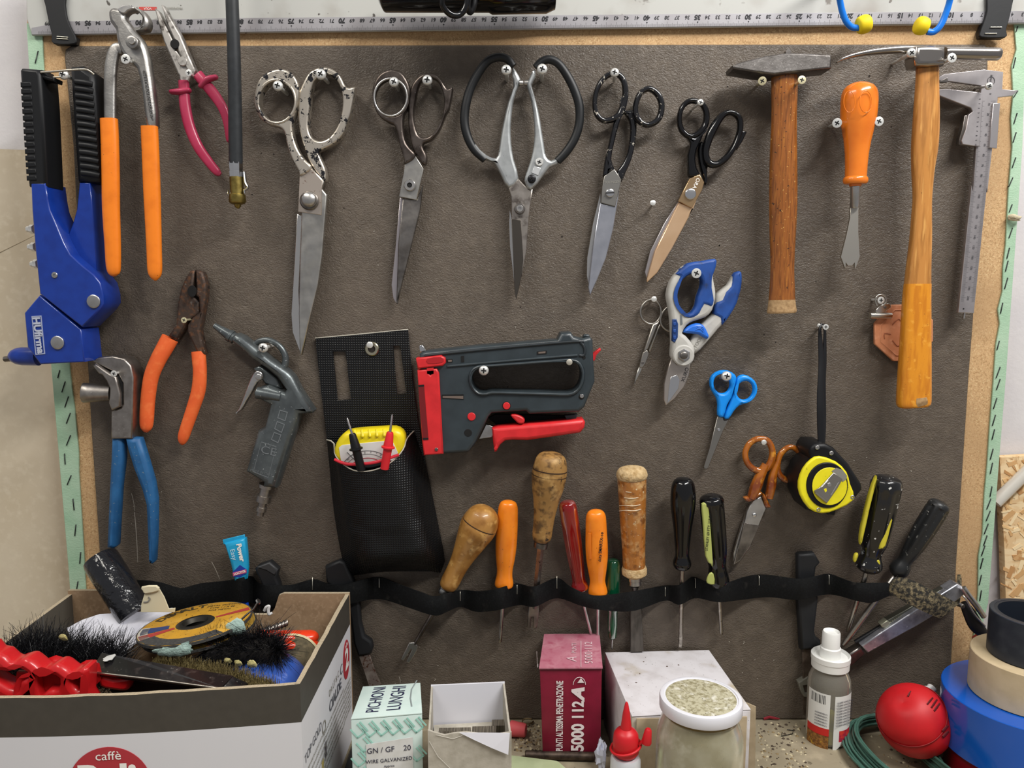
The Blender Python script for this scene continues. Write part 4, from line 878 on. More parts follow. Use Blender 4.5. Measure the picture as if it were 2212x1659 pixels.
# 4 black enamelled scissors
enam = mat('black_enamel', '131316', 0.16, coat=.6); chips(enam, 220, .62, .645, 'c9c2b4')
t = thing('scissors', 'black enamelled household scissors with a slotted brass-toned pivot screw', 'scissors', W(1275, 635, 0), 'scissors and shears on the board')
tube('bow', zH((335, 150, 0.014, 25, 34), (408, 190, 0.014, 25, 34), (438, 290, 0.014, 27, 34), (425, 410, 0.014, 29, 34), (375, 515, 0.014, 29, 34), (275, 556, 0.014, 25, 34), (205, 520, 0.014, 23, 34), (176, 430, 0.014, 23, 34), (190, 310, 0.014, 23, 34), (245, 205, 0.014, 23, 34)), enam, t, closed=True, sm=6, n=14)
tube('bow', zH((640, 284, 0.016, 25, 40), (715, 335, 0.016, 27, 40), (748, 430, 0.016, 27, 40), (720, 540, 0.016, 27, 40), (640, 592, 0.016, 25, 40), (570, 570, 0.016, 25, 40), (528, 505, 0.016, 27, 40), (528, 420, 0.016, 25, 40), (565, 325, 0.016, 25, 40)), enam, t, closed=True, sm=6, n=14)
handle('shank', zH, [(438, 300), (432, 440), (395, 560), (352, 720), (322, 880), (352, 972), (300, 1000), (255, 1030), (250, 1000), (268, 870), (300, 740), (335, 580), (380, 490), (418, 400)], None, 0.017, 0.010, enam, t, bev=0.004, sm=2)
handle('shank', zH, [(425, 470), (470, 462), (522, 462), (540, 560), (530, 720), (495, 880), (442, 1000), (408, 1075), (362, 1000), (412, 925), (460, 820), (485, 650), (475, 550), (440, 500)], None, 0.014, 0.009, enam, t, bev=0.003, sm=2)
bl2 = mat('bluish_steel', 'c2c4cc', .3, .9, mix=[('b0b3bc', 30, .4, .7)])
plate('blade', zG((1172, 145), (1182, 240), (1090, 900), (1090, 1020), (1056, 850), (1060, 700), (1110, 400)), 0.010, 0.0035, bright, t, bev=0.0005)
plate('blade', zG((1168, 230), (1292, 258), (1335, 120), (1285, 450), (1222, 700), (1150, 880), (1085, 1022), (1070, 950), (1110, 600)), 0.015, 0.005, bl2, t, bev=0.001)
plate('ricasso', zH((258, 1028), (345, 968), (404, 1058), (352, 1288), (230, 1256), (240, 1120)), 0.0165, 0.005, mat('satin_steel', '9c9993', .35, 1.0), t, bev=0.0005)
disc('pivot_screw', g(zH, 308, 1172, 0.0185), 36 * ZS, 0.003, chrome, t, dome=2)
plate('screw_slot', zH((272, 1168), (344, 1164), (344, 1174), (272, 1178)), 0.0197, 0.0006, dark, t, bev=0)
letters('lettering', 'SOLINGEN', 5, *g(zH, 328, 1080, 0.0168), MATS['grey_ink'], t, rot=2)
screw(*zH((346, 146))[0], 9.7, 0.030, 'long cross-head screw in the tall bow of the black enamelled scissors', spin=15, hole=zH((342, 225))[0])
# 5 black-handled dressmaking shears with mirror blades, warm reflection painted in
t = thing('dressmaking_shears', 'glossy black dressmaking shears with mirror blades coloured by a painted warm reflection', 'shears', W(1398, 605, 0), 'scissors and shears on the board')
tube('bow', zH((1030, 388, 0.014, 24, 36), (1098, 422, 0.014, 24, 36), (1130, 500, 0.014, 26, 36), (1115, 600, 0.014, 28, 36), (1055, 668, 0.014, 26, 36), (985, 690, 0.014, 24, 36), (920, 640, 0.014, 24, 36), (897, 545, 0.014, 22, 36), (918, 450, 0.014, 22, 36), (970, 396, 0.014, 24, 36)), gblack, t, closed=True, sm=6, n=14)
tube('bow', zH((1335, 486, 0.016, 24, 38), (1405, 530, 0.016, 26, 38), (1416, 630, 0.016, 26, 38), (1378, 750, 0.016, 26, 38), (1305, 865, 0.016, 28, 38), (1220, 928, 0.016, 30, 38), (1148, 915, 0.016, 32, 38), (1122, 840, 0.016, 30, 38), (1140, 740, 0.016, 34, 38), (1190, 620, 0.016, 38, 38), (1262, 515, 0.016, 30, 38)), gblack, t, closed=True, sm=6, n=14)
handle('shank', zH, [(960, 680), (1030, 690), (1100, 640), (1130, 600), (1090, 720), (1050, 800), (1040, 880), (1052, 960), (1078, 1018), (988, 1035), (978, 960), (975, 850), (998, 745)], None, 0.017, 0.010, gblack, t, bev=0.003, sm=2)
handle('shank', zH, [(1110, 740), (1150, 900), (1142, 970), (1142, 1062), (1128, 1100), (1098, 1010), (1070, 900), (1062, 800), (1080, 740)], None, 0.014, 0.009, gblack, t, bev=0.003, sm=2)
plate('thumb_tab', zH((1432, 640), (1478, 648), (1440, 730), (1395, 800), (1385, 780)), 0.016, 0.006, gblack, t, bev=0.001)
peach_refl = mat('painted_reflection', 'f0cba4', .25, .7, mix=[('e2bb92', 14, .4, .7)])  # peach reflection in the mirror blade, put into its base colour
plate('blade', zG((1838, 218), (1850, 250), (1650, 640), (1580, 905), (1553, 820), (1600, 640), (1720, 400)), 0.010, 0.0035, mat('pale_blade', 'c2bcbc', .3, .9), t, bev=0.0005)
plate('blade', zG((1842, 225), (1960, 270), (2035, 90), (1930, 350), (1785, 620), (1660, 825), (1572, 908), (1570, 880), (1640, 640)), 0.014, 0.004, peach_refl, t, bev=0.0009)
plate('ricasso', zH((985, 1050), (1072, 1014), (1112, 1080), (1092, 1150), (1005, 1302), (890, 1240), (940, 1140)), 0.0165, 0.005, mat('steel_painted_reflection', 'c4a47c', .25, .9), t, bev=0.0005)  # ricasso colour carries the same warm reflection
disc('pivot_rivet', g(zH, 995, 1180, 0.0185), 47 * ZS, 0.003, chrome, t, dome=2)
letters('lettering', 'ORA', 8, *g(zH, 1042, 1090, 0.0168), white_paint, t, rot=-112)
screw(*zH((1078, 400))[0], 7.2, 0.030, 'bright slanting screw in the round bow of the glossy black shears', spin=20, hole=zH((1000, 465))[0])
screw(*zG((1621, 230))[0], 6.0, 0.012, 'bare nail in the leather between the two black-handled scissors', 'nail', hole=zG((1616, 248))[0])
# 6 fine scissors
t = thing('embroidery_scissors', 'fine steel scissors with thin wire bows beside the blue snips', 'scissors', W(1372, 830, 0), 'scissors and shears on the board')
satin = mat('satin_nickel', 'aba69e', .33, 1.0)
tube('bow', zI((436, 580, 0.007, 10), (490, 625, 0.007, 10), (506, 700, 0.007, 10), (470, 770, 0.007, 10), (405, 788, 0.007, 10), (345, 745, 0.007, 10), (332, 665, 0.007, 10), (375, 600, 0.007, 10)), satin, t, closed=True, sm=6, n=10)
tube('bow', zI((600, 640, 0.007, 10), (545, 660, 0.007, 10), (505, 725, 0.007, 10), (508, 795, 0.007, 10), (560, 845, 0.007, 10), (630, 850, 0.007, 10), (680, 790, 0.007, 10), (675, 690, 0.007, 10)), satin, t, closed=True, sm=6, n=10)
plate('shank', zI((434, 792), (475, 772), (500, 740), (470, 830), (398, 1010), (352, 1035)), 0.009, 0.005, satin, t, bev=0.0015)
plate('shank', zI((500, 770), (515, 790), (485, 850), (412, 1035), (395, 1010), (460, 850)), 0.007, 0.004, satin, t, bev=0.0012)
plate('blade', zI((352, 1032), (385, 1010), (404, 1042), (372, 1130), (345, 1165), (318, 1155), (335, 1090)), 0.0085, 0.004, satin, t, bev=0.0006)
plate('blade', zI((318, 1152), (348, 1165), (310, 1250), (278, 1312), (272, 1305), (290, 1230)), 0.0075, 0.003, blade_m, t, bev=0.0008)
disc('pivot_screw', g(zI, 350, 1120, 0.009), 12 * ZS, 0.001, dsteel, t)
screw(*zI((445, 577))[0], 6.0, 0.013, 'white nail head holding the fine wire-bow scissors', 'nail')
# 7 cable snips
gry = mat('grey_plastic', 'bcbab4', .45, mix=[('b0aea8', 40, .4, .7)]); snb = mat('grubby_blue', '1f4a94', .5, mix=[('193c7c', 25, .42, .68), ('24365e', 50, .6, .72)])
t = thing('electrician_snips', 'grey and blue electrician snips with a locking lever', 'snips', W(1440, 875, 0), 'scissors and shears on the board')
ho = [(655, 480), (700, 405), (760, 365), (825, 362), (856, 410), (850, 480), (820, 560), (808, 630), (770, 690), (720, 700), (665, 645), (637, 565)]
plate('handle', zI((970, 236), (982, 270), (968, 330), (955, 390), (972, 480), (976, 560), (950, 670), (890, 732), (790, 766), (730, 802), (692, 868), (720, 890), (790, 980), (796, 1050), (760, 1112), (700, 1148), (630, 1122), (596, 1062), (602, 960), (594, 760), (574, 620), (562, 540), (588, 430), (650, 342), (740, 272), (850, 256), (920, 252)), 0.024, 0.016, gry, t, holes=[zI(*ho)], bev=0.004, sm=2, res=3)
plate('soft_grip', zI((635, 362), (740, 270), (850, 253), (970, 232), (984, 270), (970, 330), (948, 390), (946, 480), (962, 590), (936, 645), (880, 625), (840, 700), (790, 736), (740, 742), (690, 705), (640, 645), (620, 570), (626, 500), (665, 385)), 0.0252, 0.014, snb, t, holes=[zI(*ho)], bev=0.003, sm=2, res=3)
plate('inlay', zI((602, 752), (638, 745), (653, 790), (650, 905), (622, 952), (602, 935)), 0.0246, 0.006, mat('navy_inlay', '1c3a70', .4), t, bev=0.0008)
for y in (790, 850, 905):
    plate('inlay_rib', zI((610, y - 14), (632, y - 16), (634, y + 14), (612, y + 16)), 0.0252, 0.001, snb, t, bev=0.0004)
plate('handle', zI((1160, 346), (1195, 350), (1196, 450), (1172, 560), (1130, 662), (1070, 762), (1000, 832), (900, 950), (802, 1046), (752, 978), (790, 880), (860, 792), (960, 702), (975, 602), (990, 530), (1080, 456), (1130, 372)), 0.019, 0.014, gry, t, bev=0.004, sm=2, res=3)
plate('soft_grip', zI((1160, 343), (1197, 348), (1199, 450), (1174, 560), (1132, 664), (1032, 802), (1012, 740), (958, 702), (985, 605), (1030, 582), (1060, 512), (1106, 466), (1130, 370)), 0.0202, 0.012, snb, t, bev=0.003, sm=2, res=3)
plate('locking_lever', zI((698, 862), (740, 810), (810, 784), (870, 800), (905, 860), (918, 895), (905, 918), (880, 910), (830, 880), (770, 872)), 0.0235, 0.008, mat('lever_blue', '2a6cd0', .35), t, bev=0.0025, sm=2)
for k in range(3): tube('lever_rib', zI((800 + k * 8, 838 - k * 12, 0.0237, 4, 3), (840 + k * 8, 832 - k * 9, 0.0237, 4, 3), (868 + k * 2, 860 - k * 12, 0.0237, 4, 3)), MATS['lever_blue'], t, sm=3, n=6)
plate('blade', zI((596, 1075), (640, 1130), (758, 1125), (742, 1230), (702, 1330), (622, 1430), (546, 1487), (528, 1440), (533, 1300), (562, 1180)), 0.018, 0.005, mat('coated_blade', 'b3aaa2', .35, .85), t, bev=0.001)
plate('blade_bevel', zI((588, 1242), (640, 1224), (666, 1262), (655, 1342), (560, 1470), (572, 1340)), 0.0184, 0.001, chrome, t, bev=0.0004)
disc('pivot_washer', g(zI, 700, 1060, 0.0262), 92 * ZS, 0.004, gry, t); disc('pivot_nut', g(zI, 704, 1056, 0.0285), 55 * ZS, 0.003, steel, t, n=6); disc('pivot_bolt', g(zI, 702, 1058, 0.0305), 32 * ZS, 0.003, dsteel, t, dome=2)
letters('lettering', '7 TOOLY', 7, *g(zI, 820, 948, 0.0193), MATS['grey_ink'], t, rot=62)
letters('lettering', 'XURO', 8, *g(zI, 712, 1222, 0.0184), ink, t, rot=72)
plate('embossed_slot', zI((668, 712), (684, 715), (690, 790), (676, 800), (670, 790)), 0.0244, 0.0006, MATS['cast_edge'], t, bev=0)
screw(*zI((807, 357))[0], 10.8, 0.034, 'cross-head screw in the blue loop of the electrician snips', 'flat', spin=25)
# 8 blue school scissors
t = thing('school_scissors', 'small school scissors with bright blue plastic bows', 'scissors', W(1525, 1010, 0), 'scissors and shears on the board')
plate('bow', zR((213, 92), (240, 38), (300, 5), (372, 4), (432, 40), (442, 80), (428, 140), (402, 230), (362, 300), (332, 402), (282, 386), (284, 300), (268, 232), (228, 170)), 0.013, 0.008, blue_pl, t, holes=[zell(zR, 318, 118, 70, 82, 24, -10)], bev=0.0028, sm=2, hsm=1, res=3)
plate('bow', zR((442, 82), (482, 42), (540, 48), (600, 92), (624, 160), (602, 232), (540, 282), (470, 302), (420, 352), (376, 418), (334, 402), (380, 290), (426, 170)), 0.012, 0.008, blue_pl, t, holes=[zell(zR, 515, 174, 70, 82, 24, 20)], bev=0.0028, sm=2, hsm=1, res=3)
plate('blade', zR((276, 392), (322, 402), (330, 430), (368, 425), (320, 530), (200, 830), (180, 846), (160, 835), (158, 822), (205, 680)), 0.009, 0.003, MATS['satin_steel'], t, bev=0.0006)
disc('rivet', g(zR, 290, 508, 0.0098), 13 * ZS, 0.001, chrome, t)
screw(*zR((352, 50))[0], 10.8, 0.026, 'zinc screw in the bow of the blue school scissors', spin=12, hole=zR((300, 62))[0])
# 9 amber handled scissors
amb = mat('amber_plastic', 'a8601a', .12, mix=[('7a3810', 18, .45, .62), ('d08c2c', 40, .58, .72)], coat=1.0)
t = thing('amber_scissors', 'scissors with amber translucent bows behind the yellow tape measure', 'scissors', W(1590, 1225, 0), 'scissors and shears on the board')
tube('bow', zR((640, 584, 0.012, 26), (705, 602, 0.012, 27), (742, 675, 0.012, 28), (738, 760, 0.012, 30), (690, 838, 0.012, 30), (605, 852, 0.012, 28), (535, 795, 0.012, 27), (512, 712, 0.012, 26), (538, 640, 0.012, 26), (588, 596, 0.012, 26)), amb, t, closed=True, sm=6, n=14)
tube('bow', zR((890, 655, 0.010, 24), (960, 685, 0.010, 24), (1000, 765, 0.010, 24), (985, 870, 0.010, 24), (920, 935, 0.010, 25), (848, 928, 0.010, 26), (798, 875, 0.010, 26), (788, 795, 0.010, 26), (818, 710, 0.010, 26)), amb, t, closed=True, sm=6, n=14)
tube('shank', zR((690, 800, 0.012, 34), (640, 900, 0.012, 44), (600, 1000, 0.012, 50), (562, 1090, 0.012, 36)), amb, t, sm=5, n=14)
tube('shank', zR((790, 780, 0.010, 30), (752, 880, 0.010, 36), (735, 980, 0.010, 42), (715, 1090, 0.010, 34)), amb, t, sm=5, n=14)
plate('ferrule', zR((505, 1092), (560, 1075), (650, 1040), (655, 1065), (590, 1112), (540, 1128)), 0.015, 0.008, amb, t, bev=0.002, sm=2)
plate('ferrule', zR((660, 1062), (680, 1060), (730, 1155), (732, 1175), (690, 1172), (678, 1120)), 0.013, 0.008, amb, t, bev=0.002, sm=2)
plate('blade', zR((580, 1112), (648, 1078), (692, 1180), (640, 1302), (562, 1500), (470, 1625), (415, 1660), (450, 1500), (505, 1298), (530, 1200)), 0.011, 0.004, steel, t, bev=0.0008)
plate('blade', zR((528, 1190), (505, 1300), (470, 1480), (430, 1640), (412, 1650), (412, 1560), (450, 1420)), 0.008, 0.003, bright, t, bev=0.0005)
plate('blade_hollow', zR((505, 1300), (632, 1325), (560, 1490), (470, 1615), (425, 1650), (470, 1450)), 0.0114, 0.0008, dsteel, t, bev=0.0002)
disc('pivot_rivet', g(zR, 592, 1236, 0.0125), 18 * ZS, 0.002, chrome, t, dome=2)
screw(*zR((672, 614))[0], 5.6, 0.020, 'white nail head holding the amber-handled scissors', 'nail')
# ================================================================ hammers, lifter, caliper, tape measure
hs = mat('hammer_steel', '6f6b68', 0.45, .9, mix=[('5a5653', 50, .4, .7), ('8a8683', 200, .6, .7)], bump=(250, .2, .0006))
wood1 = mat('varnished_ash', '8c5220', 0.28, mix=[('6c3c14', 50, .45, .65, 4, (4, 4, .35)), ('a86c2a', 70, .56, .78, 4, (4, 4, .3)), ('3a2210', 130, .66, .70), ('d3a65c', 160, .67, .72)], coat=.5, bump=(60, .15, .0008))
wood1b = mat('bare_ash', 'a98a62', 0.8, mix=[('8a6c48', 120, .4, .7)], bump=(200, .3, .0008))
t = thing('hammer', 'cross-peen hammer with dark square head and varnished brown handle', 'hammer', W(1690, 675, 0), 'hammers on the board')
plate('head', zH((1353, 82), (1420, 55), (1640, 0)) + zJ((200, 447), (566, 464), (572, 500), (570, 582), (300, 612), (80, 637)) + zH((1560, 145), (1360, 112)), 0.042, 0.026, hs, t, bev=0.0018)
disc('wedge', (1703, 112, 0.030), 6, 0.004, hs, t)
tube('handle', zJ((168, 640, 0.030, 100, 62), (168, 662, 0.030, 112, 66), (167, 760, 0.030, 112, 66), (165, 1000, 0.030, 108, 66), (158, 1400, 0.030, 117, 74)) + zK((157, 150, 0.030, 119, 76), (153, 400, 0.030, 112, 72), (150, 700, 0.030, 100, 66), (148, 900, 0.030, 108, 70), (146, 980, 0.030, 112, 72)), wood1, t, sm=5, n=24)
tube('handle_butt', zK((146, 978, 0.030, 112.5, 72.5), (145, 1030, 0.030, 118, 74), (145, 1075, 0.030, 125, 78), (145, 1092, 0.030, 118, 74)), wood1b, t, sm=4, n=24)
screw(*zH((1606, 217))[0], 9.0, 0.050, 'yellowed screw under the flat peen side of the cross-peen hammer', 'flat', m=brassy, spin=30, hole=zH((1570, 250))[0])
screw(*zH((1944, 208))[0], 9.0, 0.050, 'yellowed screw under the square face side of the cross-peen hammer', 'flat', m=brassy, spin=10)
# magnetic tack hammer
wood2 = mat('pale_hickory', 'b97e3c', 0.4, mix=[('a06a2e', 22, .45, .62, 4, (4, 4, .4)), ('cc9650', 35, .55, .7, 4, (4, 4, .35)), ('6b4720', 160, .71, .77)], coat=.25)
yelw = mat('amber_lacquer', 'd58a1e', 0.35, mix=[('c27616', 28, .45, .62, 4, (3, 3, .5)), ('e09c34', 60, .58, .7), ('5e3a12', 170, .69, .75)], coat=.35)
ch2 = mat('polished_head', 'a09a94', .22, 1.0)
t = thing('hammer', 'upholsterer tack hammer with slim curved claw and amber-painted grip', 'hammer', W(1973, 878, 0), 'hammers on the board')
tube('claw', zJ((1330, 425, 0.040, 36, 40), (1150, 425, 0.040, 30, 40), (950, 440, 0.040, 24, 38), (780, 468, 0.040, 18, 34), (660, 505, 0.040, 12, 28), (612, 535, 0.040, 4, 18)), ch2, t, sm=5, n=14, p=3)
plate('eye', zJ((1290, 385), (1410, 380), (1548, 395), (1550, 470), (1545, 548), (1400, 560), (1295, 556), (1280, 480)), 0.049, 0.022, ch2, t, bev=0.004, sm=1, res=3)
lathe('face', g(zJ, 1535, 452, 0.040), g(zJ, 2003, 462, 0.040), zr((0, 46), (.05, 50), (.9, 52), (.98, 52), (1, 46)), ch2, t, n=24)
tube('handle', zJ((1388, 545, 0.036, 90, 52), (1386, 700, 0.036, 92, 54), (1378, 1000, 0.036, 104, 60), (1365, 1250, 0.036, 106, 62), (1350, 1450, 0.036, 90, 56), (1345, 1659, 0.036, 75, 54)) + zK((1340, 200, 0.036, 76, 54), (1330, 450, 0.036, 86, 58), (1312, 700, 0.036, 98, 62), (1303, 850, 0.036, 106, 64)), wood2, t, sm=5, n=20, p=3.2)
tube('grip', zK((1304, 842, 0.036, 107, 65), (1295, 1000, 0.036, 114, 66), (1285, 1350, 0.036, 125, 70), (1276, 1640, 0.036, 134, 74)) + zL((1272, 200, 0.036, 138, 74), (1270, 285, 0.036, 136, 74), (1270, 312, 0.036, 118, 64)), yelw, t, sm=5, n=20, p=3.2)
tube('worn_end', zL((1338, 235, 0.0445, 44, 6), (1342, 270, 0.0448, 50, 7), (1345, 300, 0.0440, 46, 6)), wood1b, t, sm=3, n=10)
screw(*zJ((1250, 452))[0], 9.7, 0.064, 'long slanting screw behind the claw of the tack hammer', 'pan', spin=38, hole=zJ((1090, 545))[0])
screw(*zJ((1597, 494))[0], 10.2, 0.056, 'cross-head screw under the round face of the tack hammer', 'flat', spin=30)
# staple lifter with orange handle
orh = mat('orange_gloss', 'e07a22', .22, coat=.4, mix=[('d56d1a', 20, .4, .7)])
t = thing('tack_lifter', 'orange-handled tack lifter with a forked flat blade', 'tack lifter', W(1838, 578, 0))
lathe('handle', g(zJ, 815, 697, 0.034), g(zJ, 772, 1592, 0.034), zr((0, 20), (.015, 70), (.04, 112), (.075, 138), (.12, 150), (.18, 153), (.28, 152), (.36, 147), (.46, 130), (.56, 112), (.68, 98), (.8, 92), (.905, 90), (.915, 100), (.935, 105), (.96, 102), (.975, 90), (.98, 52), (1, 48)), orh, t, n=32, squash=.85)
for x, rx in ((722, 48), (862, 52)):
    tube('finger_dimple', zJ(*[(x + rx * math.cos(a), 868 + 92 * math.sin(a), 0.034 + (0.0155 if x < 800 else 0.0165) + 0.0012 * math.cos(a) * (1 if x < 800 else -1), 3.5, 3) for a in [i * math.pi / 8 for i in range(16)]]), orh, t, closed=True, sm=3, n=8)
lathe('shaft', g(zJ, 772, 1585, 0.034), g(zK, 768, 190, 0.030), zr((0, 40), (.9, 38), (1, 34)), steel, t, n=18)
plate('forked_blade', zK((735, 150), (800, 150), (800, 400), (812, 612), (776, 712), (768, 710), (768, 660), (745, 688), (710, 688), (692, 660), (690, 708), (684, 706), (650, 612), (700, 420), (728, 280)), 0.029, 0.0028, mat('satin_fork', 'bdb8ae', .38, 1.0), t, bev=0.0003)
screw(*zJ((617, 1050))[0], 10.2, 0.042, 'slanting zinc screw beside the orange tack lifter toward the brown hammer', 'flat', spin=30, hole=zJ((555, 1080))[0])
screw(*zJ((975, 1036))[0], 10.2, 0.042, 'zinc screw between the orange tack lifter and the tack hammer', 'flat', spin=25)
# vernier caliper
cal = mat('caliper_steel', 'c4bebe', .38, .9, mix=[('b4aeae', 30, .4, .7)])
t = thing('vernier_caliper', 'steel vernier caliper hanging behind the tack hammer', 'caliper', W(2085, 690, 0))
bm_ = plate('beam', zJ((1480, 662), (1532, 632), (1870, 592), (2036, 612), (2028, 760), (2120, 770), (2165, 768), (2120, 815), (1990, 830), (1985, 900), (1955, 1150), (1900, 1640)) + zK((1895, 20), (1785, 1092), (1650, 1087), (1765, 0)) + zJ((1778, 1640), (1830, 900), (1850, 730), (1570, 692), (1490, 690)), 0.016, 0.004, cal, t, bev=0.0004)
plate('slider', zJ((1480, 762), (1555, 758), (1830, 786), (1862, 798), (1836, 1248), (1782, 1246), (1690, 1232), (1678, 1200), (1718, 1100), (1738, 980), (1776, 950), (1758, 920), (1480, 812)), 0.0185, 0.006, cal, t, bev=0.0006)
plate('thumb_rest', zJ((1690, 1232), (1655, 1235), (1662, 1180), (1690, 1080), (1705, 985), (1738, 980), (1718, 1100), (1680, 1200)), 0.016, 0.006, dsteel, t, bev=0.0006)
plate('inch_vernier', zJ((1950, 880), (2010, 880), (1982, 1266), (1916, 1260)), 0.0182, 0.003, mat('vernier_plate', 'bdb8b8', .35, .9), t, bev=0.0004)
plate('jaw_tip', zJ((1480, 700), (1560, 660), (1565, 700), (1485, 705)), 0.0165, 0.003, dsteel, t, bev=0.0003)
plate('depth_rod', zK((1702, 1080), (1716, 1080), (1708, 1140), (1694, 1138)), 0.014, 0.002, steel, t, bev=0.0002)
disc('rod_screw', g(zK, 1698, 1055, 0.0164), 6 * ZS, 0.0006, dark, t, n=10)
tx = []
for k in range(21):
    f = k / 20; x = 1925 + (1735 - 1925) * f; y = (800 + (1580 + 965 - 800) * f)
    tx.append(letters('n', str(k * 10), 4.2, *g(zJ, x, y, 0.0163), ink, None, rot=-96))
join_meshes('scale_numerals', tx, MATS['dial_ink'], t, 'stuff')
V = []; Fc = []
for k in range(200):
    f = k / 200; y = 860 + (1580 + 1000 - 860) * f
    for x0, x1, ln in ((1852, 1690, 1), (1985, 1790, -1)):
        x = x0 + (x1 - x0) * f - (60 * f if ln == 1 else 0) * 0.0; h = (26 if k % 5 else 40) * ln
        if x0 == 1852: x = 1838 + (1672 - 1838) * f
        else: x = 1972 + (1790 - 1972) * f
        a = W(*g(zJ, x, y, 0.01625)); b = W(*g(zJ, x + h, y + 3, 0.01625)); q = Vector((0, 0, 0.00008)); n0 = len(V)
        V += [a - q, b - q, b + q, a + q]; Fc.append((n0, n0 + 1, n0 + 2, n0 + 3))
mk('scale_ticks', V, Fc, MATS['dial_ink'], t, None)['kind'] = 'stuff'
tx = [letters('n', str(k), 3.6, *g(zJ, 1836 - k * 3.6, 845 + k * 39, 0.0187), ink, None, rot=-94) for k in range(11)]
join_meshes('vernier_numerals', tx, MATS['dial_ink'], t, 'stuff')
tube('maker_ring', zJ(*[(1932 + 30 * math.cos(a), 690 + 36 * math.sin(a), 0.0163, 2.2, 1) for a in [i * math.pi / 8 for i in range(16)]]), MATS['dial_ink'], t, closed=True, sm=2, n=5)
letters('lettering', 'inox', 6, *g(zJ, 1934, 668, 0.0163), MATS['dial_ink'], t, rot=-94)
screw(*zJ((1912, 735))[0], 7.8, 0.036, 'slanting screw through the jaws of the vernier caliper', 'pan', spin=15, hole=zJ((1800, 752))[0])
# clip and leather tag
cop = mat('tan_leather', 'cf8a62', .55, mix=[('bd7850', 30, .4, .7), ('dc9b76', 60, .5, .72)], bump=(200, .15, .0005))
t = thing('leather_tag', 'embossed tan leather octagon held by a bulldog clip behind the hammer', 'leather tag', W(1940, 780, 0))
plate('tag', zK((940, 1180), (1080, 1020), (1300, 1018), (1437, 1150), (1437, 1330), (1280, 1505), (1100, 1503), (940, 1355)), 0.010, 0.004, cop, t, bev=0.0008)
tube('embossed_border', zK((990, 1195, 0.0101, 6, 5), (1110, 1065, 0.0101, 6, 5), (1290, 1062, 0.0101, 6, 5), (1395, 1165, 0.0101, 6, 5), (1395, 1315, 0.0101, 6, 5), (1270, 1455, 0.0101, 6, 5), (1120, 1452, 0.0101, 6, 5), (990, 1335, 0.0101, 6, 5)), cop, t, closed=True, sm=1, n=6)
for q in (((1090, 1190), (1140, 1140), (1160, 1160)), ((1022, 1310), (1020, 1265), (1075, 1272)), ((1090, 1325), (1130, 1372), (1160, 1360))):
    tube('embossed_mark', zK(*[(x, y, 0.0101, 5, 4) for x, y in q]), mat('tan_dark', '9c5c3c', .6), t, sm=2, n=6)
t = thing('bulldog_clip', 'nickel bulldog clip gripping the tan leather tag', 'clip', W(1900, 690, 0.01))
lathe('jaw_roll', g(zK, 898, 1112, 0.014), g(zK, 1078, 1114, 0.014), zr((0, 20), (0, 27), (1, 27), (1, 20)), mat('nickel', 'c9c6be', .25, 1.0), t, n=16)
plate('spring_plate', zK((945, 1085), (975, 1035), (1010, 1015), (1068, 1010), (1078, 1045), (1040, 1070), (1025, 1090)), 0.0155, 0.002, MATS['nickel'], t, bev=0.0005, sm=2)
tube('loop', zK((960, 1030, 0.015, 9), (946, 985, 0.015, 9), (960, 945, 0.015, 9), (995, 935, 0.015, 9), (1028, 955, 0.015, 9), (1032, 1000, 0.015, 9), (1005, 1030, 0.015, 9)), MATS['nickel'], t, sm=5, n=8)
disc('rivet', g(zK, 1030, 1042, 0.0163), 12 * ZS, 0.001, dsteel, t)
screw(*zK((992, 982))[0], 7.8, 0.019, 'cross-head screw through the loop of the bulldog clip', 'flat', spin=0)
# tape measure on its strap
ty = mat('tape_yellow', 'e8dc20', .38, mix=[('dccf1c', 30, .4, .7), ('8a7d20', 120, .70, .76)])
t = thing('tape_measure', 'yellow and black tape measure hanging from a long black strap', 'tape measure', W(1780, 1110, 0))
tube('strap', zK((487, 1185, 0.012, 12, 10), (470, 1230, 0.014, 12, 8), (474, 1330, 0.016, 20, 8), (482, 1500, 0.020, 25, 8)) + zL((478, 60, 0.024, 26, 9), (475, 200, 0.028, 30, 10), (476, 350, 0.032, 32, 10), (478, 500, 0.034, 31, 10), (482, 660, 0.036, 28, 10)), mat('nylon_strap', '141416', .28), t, sm=5, n=12, p=3)
tube('strap', zK((497, 1185, 0.012, 12, 10), (512, 1240, 0.014, 11, 8), (512, 1330, 0.015, 14, 8), (508, 1500, 0.018, 20, 8)) + zL((500, 60, 0.021, 22, 8), (498, 200, 0.024, 24, 8), (502, 350, 0.027, 22, 8), (500, 500, 0.030, 22, 8), (494, 655, 0.033, 20, 8)), MATS['nylon_strap'], t, sm=5, n=12, p=3)
plate('case', zR((1075, 660), (1105, 625), (1200, 625), (1272, 660), (1400, 800), (1512, 972), (1517, 1022), (1442, 1112), (1272, 1212), (1150, 1228), (1040, 1195), (985, 1080), (972, 950), (1010, 840), (1080, 760), (1060, 700)), 0.047, 0.040, black, t, bev=0.004, res=3)
plate('back_shell', zR((990, 790), (1060, 720), (1150, 690), (1290, 760), (1400, 900), (1420, 1060), (1300, 1180), (1150, 1210), (1020, 1150), (950, 1040), (935, 900)), 0.012, 0.006, ty, t, bev=0.002, sm=2)
plate('face', zR((1152, 735), (1290, 780), (1382, 870), (1412, 970), (1447, 1103), (1300, 1192), (1170, 1224), (1060, 1182), (982, 1062), (970, 950), (1010, 840), (1080, 762)), 0.0500, 0.005, ty, t, bev=0.002, sm=2, res=3)
plate('face_ring', zell(zR, 1214, 982, 178, 196, 36), 0.0512, 0.003, black, t, bev=0.001)
